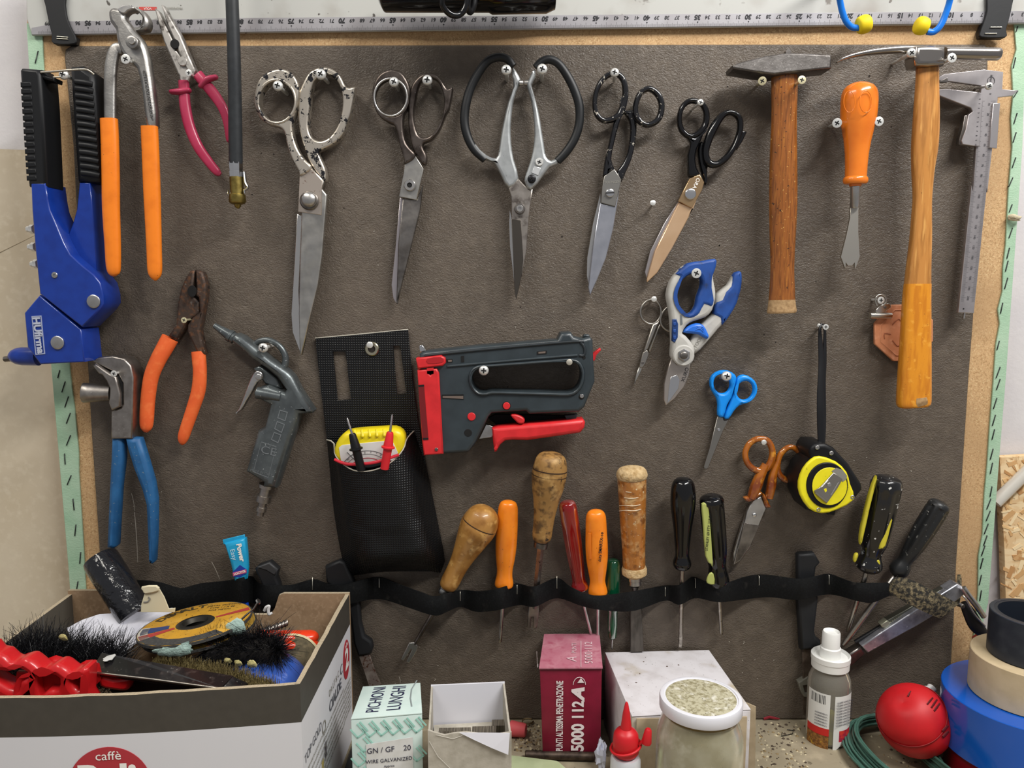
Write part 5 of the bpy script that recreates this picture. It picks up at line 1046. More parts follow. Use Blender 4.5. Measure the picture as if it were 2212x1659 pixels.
plate('face_disc', zell(zR, 1234, 990, 150, 162, 36), 0.0522, 0.003, ty, t, bev=0.0006)
plate('disc_shadow_gap', zell(zR, 1234, 990, 154, 166, 36), 0.0518, 0.002, dark, t, bev=0, holes=[zell(zR, 1234, 990, 149, 161, 36)])
plate('worn_label', zR((1250, 860), (1290, 832), (1345, 850), (1382, 900), (1375, 930), (1345, 952), (1280, 890)), 0.0525, 0.0006, mat('worn_grey', '8e8c84', .5, .3), t, bev=0)
plate('belt_clip', zR((1100, 1030), (1150, 1000), (1268, 872), (1345, 930), (1300, 1010), (1210, 1136)), 0.0545, 0.0016, MATS['satin_nickel'], t, bev=0.0005)
tube('clip_bead', zR((1110, 1042, 0.0545, 10, 8), (1205, 1122, 0.0545, 10, 8)), MATS['satin_nickel'], t, sm=1, n=8)
for q in (((1165, 1000), (1225, 935)), ((1245, 1065), (1310, 955))):
    tube('clip_rib', zR(*[(x, y, 0.0548, 5, 4) for x, y in q]), bright, t, sm=1, n=6)
disc('clip_screw', g(zR, 1232, 978, 0.0556), 18 * ZS, 0.001, steel, t)
plate('clip_slot', zR((1185, 1015), (1205, 1005), (1210, 1030), (1195, 1042)), 0.0548, 0.0004, ty, t, bev=0)
for x, y in ((1250, 708), (1430, 1083), (1140, 1190), (1130, 660)):
    disc('case_screw', g(zR, x, y, 0.0482 if y < 800 else 0.0505), 18 * ZS, 0.002, steel, t, hole=8 * ZS)
plate('tape_hook', zR((1205, 1205), (1285, 1195), (1275, 1235), (1215, 1230)), 0.024, 0.006, black, t, bev=0.0006)
screw(*zK((521, 1210))[0], 6.4, 0.022, 'small screw holding the black strap of the tape measure', 'flat', spin=0)
screw(*zK((462, 1197))[0], 4.0, 0.012, 'bright nail stub beside the strap of the tape measure', 'nail', hole=zK((485, 1197))[0])

# ================================================================ things hung above the board
t = thing('banded_earplugs', 'blue banded earplugs with yellow foam pods over the straightedge', 'earplugs', W(1930, 75, 0.02))
bt = mat('band_blue', '1a78e0', .3)
tube('band', zJ((605, -330, 0.05, 25), (615, -150, 0.045, 25), (640, 0, 0.036, 26), (665, 110, 0.032, 26), (700, 190, 0.030, 26), (745, 232, 0.028, 26), (800, 238, 0.027, 26)), bt, t, sm=5, n=12)
tube('band', zJ((1620, -330, 0.05, 25), (1605, -150, 0.045, 25), (1580, 0, 0.036, 26), (1540, 130, 0.032, 27), (1495, 225, 0.030, 27), (1440, 272, 0.028, 27), (1385, 270, 0.027, 27)), bt, t, sm=5, n=12)
tube('band', [zJ((605, -330))[0] + (0.05, 25 * ZS), (1830, -140, 0.05, 25 * ZS), (1935, -180, 0.05, 25 * ZS), (2035, -140, 0.05, 25 * ZS), zJ((1620, -330))[0] + (0.05, 25 * ZS)], bt, t, sm=6, n=12)
yf = mat('foam_yellow', 'e8cc10', .6)
lathe('foam_pod', g(zJ, 790, 225, 0.027), g(zJ, 905, 190, 0.027), zr((0, 45), (.1, 66), (.4, 76), (.7, 74), (.9, 60), (1, 30)), yf, t, sm=3, n=24)
lathe('foam_pod', g(zJ, 1390, 235, 0.027), g(zJ, 1280, 205, 0.027), zr((0, 45), (.1, 62), (.4, 74), (.7, 72), (.9, 56), (1, 26)), yf, t, sm=3, n=24)
t = thing('black_torch', 'black cylindrical tool end hanging over the straightedge', 'torch', W(990, 20, 0.03))
lathe('barrel', (819, -34, 0.055), (1200, -34, 0.055), [(0, 40), (.02, 54), (.03, 56), (.62, 56), (.64, 60), (.95, 58), (1, 50)], gblack, t, n=32)
tube('wrist_ring', [(960, -20, 0.095, 6), (956, 10, 0.09, 6.5), (972, 30, 0.085, 7), (992, 32, 0.08, 7), (1006, 15, 0.08, 6.5), (1010, -15, 0.08, 6)], gblack, t, sm=5, n=12)
tube('wrist_ring', [(1012, -10, 0.075, 7), (1010, 15, 0.075, 7), (1016, 26, 0.07, 7), (1024, 10, 0.07, 7), (1026, -12, 0.07, 7)], black, t, sm=5, n=10)

# ================================================================ elastic band and the tools stuck through it
web = mat('elastic_webbing', '0b0c0d', 0.7, spec=.25, mix=[('141617', 200, .45, .7), ('2a2825', 30, .64, .78)], bump=(500, .35, .0006, (1, 1, 4)))
topE = [(240, 1262), (299, 1254), (342, 1258), (376, 1268), (395, 1271), (432, 1261), (482, 1256), (515, 1250), (543, 1245), (556, 1259), (578, 1265), (629, 1264), (675, 1252), (702, 1259), (736, 1266), (768, 1257), (819, 1247), (866, 1264), (913, 1281), (938, 1289), (971, 1281), (999, 1275), (1035, 1278), (1075, 1272), (1116, 1261), (1154, 1268), (1203, 1249), (1234, 1269), (1282, 1287), (1343, 1282), (1390, 1274), (1434, 1266), (1470, 1264), (1497, 1247), (1530, 1258), (1571, 1259), (1605, 1248), (1640, 1242), (1680, 1245), (1725, 1251), (1760, 1246), (1791, 1240), (1820, 1250), (1849, 1259), (1892, 1260), (1925, 1259)]
botE = [(240, 1312), (368, 1318), (432, 1312), (486, 1306), (530, 1300), (578, 1310), (640, 1310), (675, 1300), (736, 1310), (759, 1304), (819, 1294), (880, 1312), (938, 1330), (965, 1322), (994, 1311), (1030, 1322), (1075, 1318), (1121, 1307), (1156, 1311), (1203, 1292), (1262, 1311), (1318, 1320), (1373, 1319), (1437, 1297), (1467, 1307), (1502, 1292), (1551, 1301), (1601, 1296), (1660, 1290), (1723, 1296), (1791, 1284), (1854, 1299), (1885, 1302), (1918, 1288)]
def yat(P, x):
    for a, b in zip(P, P[1:]):
        if a[0] <= x <= b[0]: return a[1] + (b[1] - a[1]) * (x - a[0]) / (b[0] - a[0])
    return P[0][1] if x < P[0][0] else P[-1][1]
tS, bS = crom(topE, 4), crom(botE, 4)
pins = [(240, .002), (300, .012), (340, .014), (432, .003), (486, .003), (520, .027), (545, .004), (578, .022), (629, .016), (675, .002), (736, .018), (790, .012), (819, .002), (905, .030), (938, .036), (970, .034), (994, .002), (1035, .012), (1085, .026), (1118, .002), (1156, .024), (1203, .002), (1240, .022), (1285, .030), (1325, .024), (1375, .026), (1437, .002), (1470, .024), (1500, .002), (1560, .026), (1600, .012), (1640, .002), (1718, .021), (1745, .024), (1770, .019), (1791, .002), (1850, .030), (1900, .032), (1925, .028)]
V = []; Fc = []; xs = list(range(240, 1926, 6)); NR = 5
pS = crom(pins, 4)
for x in xs:
    a, b = yat(tS, x), yat(bS, x); d = max(.0016, yat(pS, x))
    for j in range(NR + 1):
        f = j / NR; V.append(W(x, a + (b - a) * f, d + 0.0015 * math.sin(math.pi * f)))
for i in range(len(xs) - 1):
    for j in range(NR):
        q = i * (NR + 1) + j; Fc.append((q, q + 1, q + NR + 2, q + NR + 1))
n0 = len(V); V += [p + Vector((0, .0014, 0)) for p in V]; F0 = list(Fc); Fc += [tuple(n0 + i for i in reversed(f)) for f in F0]
for i in range(len(xs) - 1):
    a = i * (NR + 1); b = a + NR + 1; Fc.append((a, b, b + n0, a + n0)); c, d2 = a + NR, b + NR; Fc.append((c, c + n0, d2 + n0, d2))
t = thing('elastic_band', 'black elastic webbing stapled across the board as a tool loop', 'webbing', W(1100, 1320, 0))
mk('webbing', V, Fc, web, t, 60)
dw = mat('dusty_webbing', '2a2824', 0.9, mix=[('8a7d60', 110, .42, .68), ('151412', 300, .5, .7)], bump=(400, .6, .001))
V = []; Fc = []
ta = crom(zS((1075, 440), (1120, 392), (1240, 402), (1400, 480), (1530, 545), (1655, 612)), 4); ba = crom(zS((1040, 545), (1115, 545), (1200, 600), (1310, 655), (1420, 705), (1500, 735)), 4)
ta, ba = resample(ta, 20), resample(ba, 20)
for i in range(21):
    f = i / 20; d = 0.026 + 0.014 * math.sin(math.pi * min(1, f * .75)) 
    for j in range(5):
        k = j / 4; V.append(W(ta[i][0] + (ba[i][0] - ta[i][0]) * k, ta[i][1] + (ba[i][1] - ta[i][1]) * k, d + .002 * math.sin(math.pi * k)))
for i in range(20):
    for j in range(4):
        q = i * 5 + j; Fc.append((q, q + 1, q + 6, q + 5))
n0 = len(V); V += [p + Vector((0, .0014, 0)) for p in V]; F0 = list(Fc); Fc += [tuple(n0 + i for i in reversed(f)) for f in F0]
mk('twisted_end', V, Fc, dw, t, 60)
V = []; Fc = []
ta = resample(crom(zS((1600, 560), (1640, 440), (1655, 360), (1680, 385)), 4), 10); ba = resample(crom(zS((1660, 600), (1680, 500), (1688, 430), (1684, 400)), 4), 10)
tube('band_end', zS((1640, 620, 0.020, 25, 12), (1655, 520, 0.010, 25, 10), (1660, 430, 0.002, 22, 8), (1658, 360, 0.001, 16, 6)), dw, t, sm=4, n=8)
for u in (819, 994, 1117, 1203, 1437, 1502, 1640, 1791, 675):
    a, b = yat(tS, u), yat(bS, u)
    staple(t, (u, a - 4 if u in (1203, 675) else a + 3), (u, a + 22), 0.0045, staple_s, .8)

def driver(name, label, cat, top, bot, prof, m, shaft=None, sm=2, n=24, flute=None, d=0.018, group='hand tools stuck in the elastic band', squash=1.0, tip='round', dt=None, dsh=0.009):
    """Handle turned between two photo points plus a shaft running down behind the band."""
    t = thing(name, label, cat, W(bot[0], bot[1], 0), group)
    db = d if dt is not None else max(.012, d - .010)
    lathe('handle', top + (d,), bot + (db,), prof, m, t, sm=sm, n=n, flute=flute, squash=squash, smooth=50 if flute is None else 25)
    if shaft:
        a, b, r, sm_ = shaft
        lathe('shaft', a + (db,), b + (dsh,), [(0, r), (.9, r), (.97, r * .9), (1, r * .35)] if tip == 'round' else [(0, r), (1, r)], sm_, t, n=14)
    return t
def zz(zf, x, y): return zf((x, y))[0]
woodh = mat('worn_beech', 'a8793c', .4, mix=[('8a5d28', 25, .45, .62), ('c89a58', 40, .55, .7), ('3e2a16', 80, .66, .74), ('dcb87c', 18, .62, .75)], coat=.25, bump=(120, .2, .0006))
woodd = mat('grimy_beech', '9a7440', .55, mix=[('5e4426', 45, .48, .64), ('c09a60', 30, .55, .7), ('2e2114', 75, .62, .70)], bump=(120, .3, .0008))
sdm = mat('worn_shaft', '9c968e', .35, 1.0, mix=[('3c3834', 140, .62, .68), ('c4beb4', 60, .55, .7)])
# wooden awl handle leaning
def groove_rings(t, top, bot, fs, r, m, d):
    for f, rr in zip(fs, r):
        a = (top[0] + (bot[0] - top[0]) * (f - .006), top[1] + (bot[1] - top[1]) * (f - .006), d - .01 * f); b = (top[0] + (bot[0] - top[0]) * (f + .006), top[1] + (bot[1] - top[1]) * (f + .006), d - .01 * f)
        lathe('turned_groove', a, b, [(0, rr), (1, rr)], m, t, n=28)
gv = mat('groove_brown', '3a2614', .7)
tp, bt_ = zz(zO, 1560, 535), zz(zO, 1205, 1228)
t = driver('staple_remover', 'leaning staple remover with glossy honey-coloured wooden handle', 'staple remover', tp, bt_, [(0, 3), (.02, 19), (.07, 31), (.14, 37), (.2, 39.5), (.24, 40), (.3, 38.5), (.42, 33), (.55, 27), (.68, 22.5), (.8, 21), (.9, 21), (.97, 19), (1, 14)], woodh, sm=3, d=0.030, n=28)
groove_rings(t, tp, bt_, (.215, .27), (40, 39.4), gv, 0.030)
lathe('ferrule', zz(zO, 1212, 1200) + (0.020,), zz(zO, 1175, 1285) + (0.019,), zr((0, 58), (.1, 62), (.3, 62), (.35, 54), (.55, 60), (.8, 58), (1, 30)), steel, t, n=20)
lathe('shaft', zz(zO, 1175, 1285) + (0.019,), zz(zV, 775, 600) + (0.012,), [(0, 5), (1, 4.5)], dsteel, t, n=14)
plate('forked_tip', zV((725, 592), (772, 588), (803, 628), (790, 665), (728, 766), (700, 752), (748, 655), (742, 645), (678, 748), (654, 732), (690, 660)), 0.014, 0.003, steel, t, bev=0.0007)
# orange driver
org2 = mat('bright_orange', 'f58a1f', .32, mix=[('e87a16', 30, .45, .7), ('8a4a16', 150, .69, .75)], coat=.2)
driver('screwdriver', 'plain bright orange screwdriver beside the leaning wooden staple remover', 'screwdriver', zz(zO, 1732, 480), zz(zO, 1692, 1222), [(0, 8), (.02, 16), (.06, 20), (.12, 21.5), (.3, 23), (.5, 23), (.65, 21), (.78, 17.5), (.86, 17.5), (.93, 20), (.98, 19.5), (1, 12)], org2, (zz(zO, 1690, 1220), zz(zV, 1502, 590), 4.2, steel), sm=3, d=0.022, squash=.8)
# upright wooden remover
tp, bt_ = zz(zN, 1312, 1178), zz(zP, 275, 585)
t = driver('staple_remover', 'upright staple remover with grimy wooden handle and split steel tip', 'staple remover', tp, bt_, [(0, 6), (.015, 22), (.05, 30), (.1, 34), (.17, 36.5), (.23, 37.5), (.3, 36.5), (.42, 33), (.55, 27.5), (.7, 23.5), (.82, 22), (.93, 21.5), (.99, 18), (1, 12)], woodd, sm=3, d=0.030, n=28)
groove_rings(t, tp, bt_, (.19, .25), (37.6, 38), gv, 0.030)
lathe('ferrule', zz(zP, 276, 575) + (0.020,), zz(zP, 266, 640) + (0.020,), zr((0, 54), (.3, 56), (.35, 62), (1, 60)), dsteel, t, n=20)
lathe('shaft', zz(zP, 270, 635) + (0.020,), zz(zP, 215, 1160) + (0.012,), [(0, 7.2), (1, 6.2)], sdm, t, n=4, smooth=20)
plate('forked_tip', zP((170, 1130), (256, 1130), (250, 1220), (235, 1332), (202, 1330), (206, 1236), (186, 1236), (182, 1328), (150, 1322), (160, 1230)), 0.013, 0.003, dsteel, t, bev=0.0006)
# red translucent driver
redt = mat('ruby_acetate', '9c1414', .12, trans=.45, coat=.4, ior=1.48)
t = driver('screwdriver', 'ruby translucent screwdriver between the grimy wooden handle and orange driver', 'screwdriver', zz(zP, 492, 246), zz(zP, 607, 1004), [(0, 8), (.015, 15), (.05, 18.5), (.12, 19.5), (.3, 19.5), (.55, 18.5), (.72, 16.5), (.84, 14.5), (.9, 15), (.95, 18.5), (.98, 18.5), (1, 12)], redt, (zz(zP, 600, 980), zz(zP, 702, 1390), 3.6, steel), sm=3, d=0.024, flute=(6, .10, .25, .9), n=48)
lathe('tang', zz(zP, 525, 520) + (0.020,), zz(zP, 600, 990) + (0.015,), [(0, 3), (1, 3)], sdm, t, n=10)
# orange driver with print
t = driver('screwdriver', 'orange fluted screwdriver with black print on its handle', 'screwdriver', zz(zP, 738, 322), zz(zP, 757, 1054), [(0, 8), (.02, 16), (.06, 20.5), (.12, 22), (.25, 23), (.4, 24), (.55, 23.5), (.68, 20.5), (.8, 17), (.86, 17.5), (.93, 20.5), (.97, 20.5), (1, 14)], org2, (zz(zP, 757, 1050), zz(zP, 757, 1420), 3.6, steel), sm=3, d=0.028, squash=.85)
letters('lettering', 'duta SMARTX-18', 6.5, *g(zP, 782, 640, 0.0342), ink, t, rot=86, bold=0.0001)
tube('flute', zP((685, 520, 0.0350, 14, 4), (682, 640, 0.0332, 18, 4), (690, 740, 0.0305, 14, 4)), mat('orange_groove', 'd97216', .35), t, sm=4, n=10)
# green driver
grn = mat('green_acetate', '0c5a3a', .14, trans=.35, coat=.4)
t = driver('screwdriver', 'little green translucent screwdriver hidden partly by the elastic band', 'screwdriver', zz(zP, 890, 738), zz(zP, 878, 1425), [(0, 6), (.02, 13), (.05, 15), (.1, 15.5), (.4, 15.5), (.63, 13), (.65, 11), (.8, 10.5), (.97, 9), (1, 4)], grn, (zz(zP, 879, 1420), zz(zP, 876, 1510), 2.2, steel), sm=1, d=0.010, n=24, dsh=0.006)
# taped wooden chisel
tapew = mat('taped_wood', 'a86a2c', .3, mix=[('c9a06a', 30, .50, .66), ('7e4c20', 50, .5, .65), ('e0cba4', 110, .64, .72)], coat=.7, bump=(50, .35, .0016))
frw = mat('frayed_wood', 'c9ae82', .85, mix=[('a98a5c', 90, .4, .7)], bump=(160, .8, .002))
tp, bt_ = zz(zN, 1992, 1318), zz(zP, 1066, 850)
t = driver('chisel', 'chisel with splintered wooden handle wrapped in clear tape', 'chisel', tp, bt_, [(0, 26), (.02, 30), (.12, 31), (.3, 29.5), (.5, 28), (.7, 26), (.85, 25), (.92, 25), (1, 24)], tapew, sm=3, d=0.026)
lathe('mushroomed_end', (tp[0], tp[1] - 6, 0.026), (tp[0] + 1, tp[1] + 20, 0.026), [(0, 14), (.15, 27), (.5, 33), (.8, 33.5), (1, 31)], frw, t, sm=2, n=24)
lathe('collar', zz(zP, 1066, 800) + (0.0165,), zz(zP, 1068, 890) + (0.016,), zr((0, 98), (.3, 108), (.7, 106), (1, 70)), frw, t, n=24)
lathe('ferrule', zz(zP, 1068, 885) + (0.016,), zz(zP, 1072, 965) + (0.016,), zr((0, 58), (.2, 60), (.45, 60), (.5, 54), (.9, 56), (1, 36)), steel, t, n=20)
lathe('neck', zz(zP, 1072, 960) + (0.016,), zz(zP, 1078, 1060) + (0.012,), zr((0, 40), (.4, 24), (1, 26)), dsteel, t, n=16)
plate('blade', zP((1030, 1060), (1125, 1055), (1148, 1530), (1036, 1540)), 0.012, 0.005, mat('file_steel', '67625c', .5, .8, mix=[('4c4843', 60, .4, .65, 4, (1, 1, .3))]), t, bev=0.001)
clear = mat('tape_edge', 'e6d8bc', .25, coat=.5)
for y0, y1 in ((150, 165), (205, 215), (285, 262), (330, 300)):
    tube('tape_edge', zP((940, y0, 0.026, 3, 3), (1000, (y0 + y1) / 2 + 10, 0.0368, 3, 3), (1050, (y0 + y1) / 2 + 14, 0.0382, 3, 3), (1110, (y0 + y1) / 2 + 6, 0.0366, 3, 3), (1165, y1, 0.026, 3, 3)), clear, t, sm=3, n=6)
# black driver
t = driver('screwdriver', 'tall glossy black screwdriver with bulbous handle', 'screwdriver', zz(zP, 1486, 48), zz(zP, 1474, 826), [(0, 8), (.015, 16), (.05, 22), (.11, 25.5), (.2, 27), (.3, 26.5), (.42, 23.5), (.55, 20), (.68, 17.5), (.8, 15.5), (.86, 16), (.91, 19.5), (.95, 20), (.98, 17), (1, 11)], gblack, (zz(zP, 1475, 815), zz(zP, 1462, 1480), 4.8, sdm), sm=3, d=0.028)
plate('cross_tip', zP((1446, 1440), (1482, 1440), (1470, 1505), (1458, 1495), (1448, 1500)), 0.0105, 0.004, sdm, t, bev=0.0008)
# black and lime driver
lime = mat('lime_stripe', 'a9b062', .35)
t = driver('screwdriver', 'black screwdriver with pale lime stripes and printed lettering', 'screwdriver', zz(zP, 1722, 198), zz(zP, 1790, 955), [(0, 14), (.02, 22), (.05, 25.5), (.1, 26), (.3, 26), (.6, 24.5), (.74, 20), (.8, 19), (.88, 21.5), (.96, 23), (1, 20)], gblack, (zz(zP, 1785, 950), zz(zP, 1812, 1390), 4.3, sdm), sm=3, d=0.026, flute=(10, .12, .08, .72), n=60)
plate('stripe', zP((1645, 275), (1690, 272), (1705, 300), (1740, 770), (1722, 788), (1678, 720), (1655, 420)), 0.0350, 0.005, lime, t, bev=0.0012, sm=2)
letters('lettering', 'STANLEY 69 FTY, U.S.A', 5.8, *g(zP, 1700, 520, 0.0354), ink, t, rot=86, sx=.95)
plate('stripe', zP((1690, 950), (1690, 905), (1715, 862), (1745, 870), (1755, 960)), 0.0275, 0.003, lime, t, bev=0.0012, sm=2)
plate('stripe', zP((1808, 222), (1828, 235), (1832, 290), (1815, 262)), 0.030, 0.003, lime, t, bev=0.0008)
# knife with boxy black handle
t = thing('utility_knife', 'black plastic knife handle with flat blade standing in the band beside the spray bottle', 'knife', W(1745, 1540, 0), 'hand tools stuck in the elastic band')
plate('handle', zS((286, 205), (300, 186), (428, 180), (476, 262), (442, 302), (432, 380), (460, 570), (428, 850), (440, 900), (482, 930), (480, 990), (312, 1010), (288, 600)), 0.014, 0.011, mat('charcoal_plastic', '1e1f21', .5, spec=.35), t, bev=0.0025)
plate('blade', zS((322, 1000), (412, 995), (400, 1200), (375, 1560), (335, 1560)), 0.010, 0.0025, mat('dull_blade', '6b5f55', .5, .7, mix=[('4c4038', 40, .4, .7)]), t, bev=0.0004)
# black/yellow spattered driver
spat = mat('spattered_black', '141416', .2, mix=[('d4d4d0', 75, .665, .69), ('aab4c0', 22, .66, .70)], coat=.5)
tp, bt_ = zz(zL, 1052, 905), zz(zS, 878, 328)
t = driver('screwdriver', 'black and yellow striped screwdriver spattered with white paint', 'screwdriver', tp, bt_, [(0, 16), (.02, 26), (.06, 31), (.14, 33), (.4, 32), (.65, 29), (.78, 22), (.84, 21), (.9, 26), (.96, 27), (1, 18)], spat, (zz(zS, 870, 320), zz(zS, 845, 420), 5.2, sdm), sm=3, d=0.032, flute=(8, .10, .1, .7), n=48, tip='flat', dsh=0.022)
lathe('shaft', zz(zS, 845, 410) + (0.022,), zz(zS, 705, 850) + (0.006,), [(0, 5.2), (.9, 5), (1, 2.5)], sdm, t, n=14)
ys = mat('yellow_stripe', 'c6ba34', .45, mix=[('8d8a3a', 60, .58, .7)])
plate('stripe', zL((945, 925), (962, 930), (900, 1180), (835, 1470), (815, 1460), (830, 1330), (890, 1080)), 0.0385, 0.006, ys, t, bev=0.0015, sm=2)
plate('stripe', zL((1118, 980), (1160, 985), (1140, 1100), (1080, 1330), (1035, 1500), (990, 1528), (985, 1500), (1040, 1280)), 0.0405, 0.006, ys, t, bev=0.0015, sm=2)
plate('stripe', zS((775, 190), (800, 182), (800, 215), (775, 262), (762, 240)), 0.030, 0.005, ys, t, bev=0.0015, sm=2)
plate('stripe', zS((945, 245), (975, 235), (988, 270), (968, 325), (930, 325)), 0.0335, 0.004, ys, t, bev=0.0012, sm=2)
# second spattered driver
spat2 = mat('scuffed_black', '1e1f20', .4, mix=[('6a6a66', 90, .64, .70), ('b8b6ae', 140, .70, .74)])
tp, bt_ = zz(zL, 1508, 1120), zz(zS, 1118, 362)
t = driver('screwdriver', 'scuffed black screwdriver leaning beside the spattered yellow-striped one', 'screwdriver', tp, bt_, [(0, 12), (.02, 19), (.06, 22.5), (.15, 24), (.4, 23.5), (.6, 21), (.75, 16), (.81, 15.5), (.88, 19.5), (.95, 20), (1, 13)], spat2, (zz(zS, 1112, 360), zz(zS, 1050, 440), 5.5, sdm), sm=3, d=0.028, flute=(7, .14, .08, .7), n=49, tip='flat', dsh=0.022)
lathe('shaft', zz(zS, 1050, 440) + (0.022,), zz(zS, 668, 960) + (0.016,), [(0, 5.5), (.5, 6), (.9, 6), (1, 4)], sdm, t, n=14)
# ratchet hand tool
t = thing('ratchet_clamp', 'steel ratchet hand tool with toothed bar and folding lever slanting below the band', 'ratchet tool', W(1850, 1440, 0), 'hand tools stuck in the elastic band')
blu = mat('blued_steel', 'b4b6be', .4, .85, mix=[('83848c', 25, .42, .66), ('d0d0d4', 90, .62, .72)])
plate('channel', zS((828, 970), (1000, 850), (1300, 655), (1642, 442), (1702, 470), (1722, 518), (1620, 600), (1300, 800), (880, 1032)), 0.022, 0.014, blu, t, bev=0.0012)
plate('rack', zS((990, 790), (1052, 748), (1600, 436), (1625, 462), (1330, 640), (1040, 818)), 0.016, 0.008, mat('rack_steel', '6c6c62', .4, .9), t, bev=0.0006)
for i in range(30):
    f = i / 29; x, y = 1075 + (1590 - 1075) * f, 772 + (462 - 772) * f
    plate('tooth', zS((x - 4, y - 2), (x + 4, y - 7), (x + 12, y + 18), (x + 4, y + 23)), 0.0172, 0.0016, mat('tooth_steel', 'c4c0aa', .4, .7), t, bev=0)
plate('slider', zS((990, 790), (1045, 752), (1075, 775), (1040, 818), (1005, 815)), 0.019, 0.008, mat('slider_steel', 'a8a894', .45, .8), t, bev=0.0008)
lathe('push_rod', zz(zS, 772, 938) + (0.012,), zz(zS, 1000, 800) + (0.012,), zr((0, 20), (1, 20)), black, t, n=14)
plate('fixed_jaw', zS((700, 1050), (822, 975), (872, 1035), (730, 1165), (690, 1120)), 0.016, 0.012, dsteel, t, bev=0.002)
tube('lever', zS((1690, 470, 0.024, 28, 24), (1740, 540, 0.026, 26, 24), (1810, 630, 0.028, 26, 24), (1870, 720, 0.028, 24, 22)), steel, t, sm=4, n=12)
tube('lever', zS((1690, 600, 0.024, 30, 26), (1740, 680, 0.026, 52, 30), (1800, 790, 0.028, 60, 30), (1880, 880, 0.028, 40, 26)), black, t, sm=4, n=12)
tube('spring_wire', zS((1690, 540, 0.030, 8), (1720, 575, 0.032, 8), (1790, 700, 0.033, 8), (1880, 800, 0.032, 8)), steel, t, sm=4, n=8)
plate('red_grip', zS((1815, 930), (1850, 905), (1900, 940), (1890, 1000), (1830, 975)), 0.024, 0.012, mat('dark_red', '6e1614', .4), t, bev=0.002)
disc('pivot_pin', g(zS, 1690, 632, 0.030), 20 * ZS, 0.004, dsteel, t, dome=2)
# bent knife
t = thing('linoleum_knife', 'black-handled hook knife with a rusty blade between coffee carton and mint box', 'knife', W(810, 1480, 0), 'hand tools stuck in the elastic band')
plate('handle', zO((165, 1045), (290, 992), (335, 1010), (420, 1200)) + zV((300, 250), (312, 420), (340, 540), (402, 582), (416, 640), (400, 690), (290, 712), (250, 600), (225, 400), (190, 200)) + zO((175, 1180),), 0.012, 0.010, MATS['charcoal_plastic'], t, bev=0.0025)
plate('blade', zV((298, 708), (388, 690), (430, 820), (490, 960), (385, 968), (340, 830)), 0.009, 0.002, mat('rusty_blade', '8d8078', .5, .7, mix=[('5e3a2a', 110, .54, .62), ('b5aca2', 30, .5, .7)]), t, bev=0.0003)
# loose black handle
t = thing('cutter', 'stubby black plastic cutter handle poking out of the band by the glue tube', 'cutter', W(578, 1300, 0), 'hand tools stuck in the elastic band')
plate('handle', zY((985, 315), (1010, 290), (1112, 255), (1188, 322), (1170, 385), (1195, 450), (1230, 640), (1100, 660), (1050, 460)), 0.017, 0.012, MATS['charcoal_plastic'], t, bev=0.0025)
plate('cap', zY((1000, 300), (1112, 256), (1185, 322), (1160, 375), (1085, 330)), 0.0176, 0.004, mat('charcoal_pale', '343537', .5), t, bev=0.0015)
# glue tube
cy = mat('cyan_tube', '22a4d4', .3, mix=[('1c98c8', 30, .4, .7)], coat=.3)
t = thing('glue_tube', 'small cyan glue tube with white lettering in the elastic band', 'glue tube', W(515, 1300, 0), 'hand tools stuck in the elastic band')
plate('tube', zY((722, 100), (905, 52), (918, 180), (926, 310), (915, 405), (860, 432), (808, 420), (775, 270)), 0.022, 0.010, cy, t, bev=0.004, res=3)
plate('crimp', zY((714, 64), (900, 20), (906, 54), (722, 104)), 0.018, 0.002, cy, t, bev=0.0004)
letters('lettering', 'Power', 10.5, *g(zY, 866, 172, 0.0224), white_paint, t, rot=-80, bold=0.0003)
letters('lettering', 'Easy', 10, *g(zY, 806, 190, 0.0224), mat('pale_cyan', 'c8e8f4', .4), t, rot=-78)
plate('badge', zY((800, 340), (862, 278), (918, 318), (920, 348), (862, 384), (804, 378)), 0.0223, 0.0006, mat('badge_blue', '1c3c9c', .4), t, bev=0)
plate('badge_bar', zY((800, 345), (916, 315), (918, 345), (804, 374)), 0.0226, 0.0004, mat('badge_pink', 'c85a80', .4), t, bev=0)
letters('lettering', 'LOCTITE', 4.6, *g(zY, 860, 345, 0.0229), white_paint, t, rot=17, bold=0.0001)
lathe('cap', zz(zY, 872, 425) + (0.012,), zz(zY, 905, 650) + (0.010,), [(0, 9), (.7, 9), (.72, 10), (1, 8.5)], mat('cap_blue', '1a4ec8', .4), t, n=16)
# ================================================================ things standing on the bench
NS[0] = 2.0
X_ = Vector((1, 0, 0)); Y_ = Vector((0, 1, 0)); Z_ = Vector((0, 0, 1))
def drop(p, z=0.0): return Vector((p.x, p.y, z))
def quad_plate(name, pts, th, m, parent=None, nrm=None):
    """Thin sheet through world points (convex ring), thickened by th against its normal."""
    P = [Vector(p) for p in pts]; n = (P[1] - P[0]).cross(P[2] - P[0]).normalized() if nrm is None else nrm
    k = len(P); V = P + [p - n * th for p in P]
    Fc = [tuple(range(k)), tuple(range(2 * k - 1, k - 1, -1))] + [(i, i + k, (i + 1) % k + k, (i + 1) % k) for i in range(k)]
    return mk(name, V, Fc, m, parent, None)
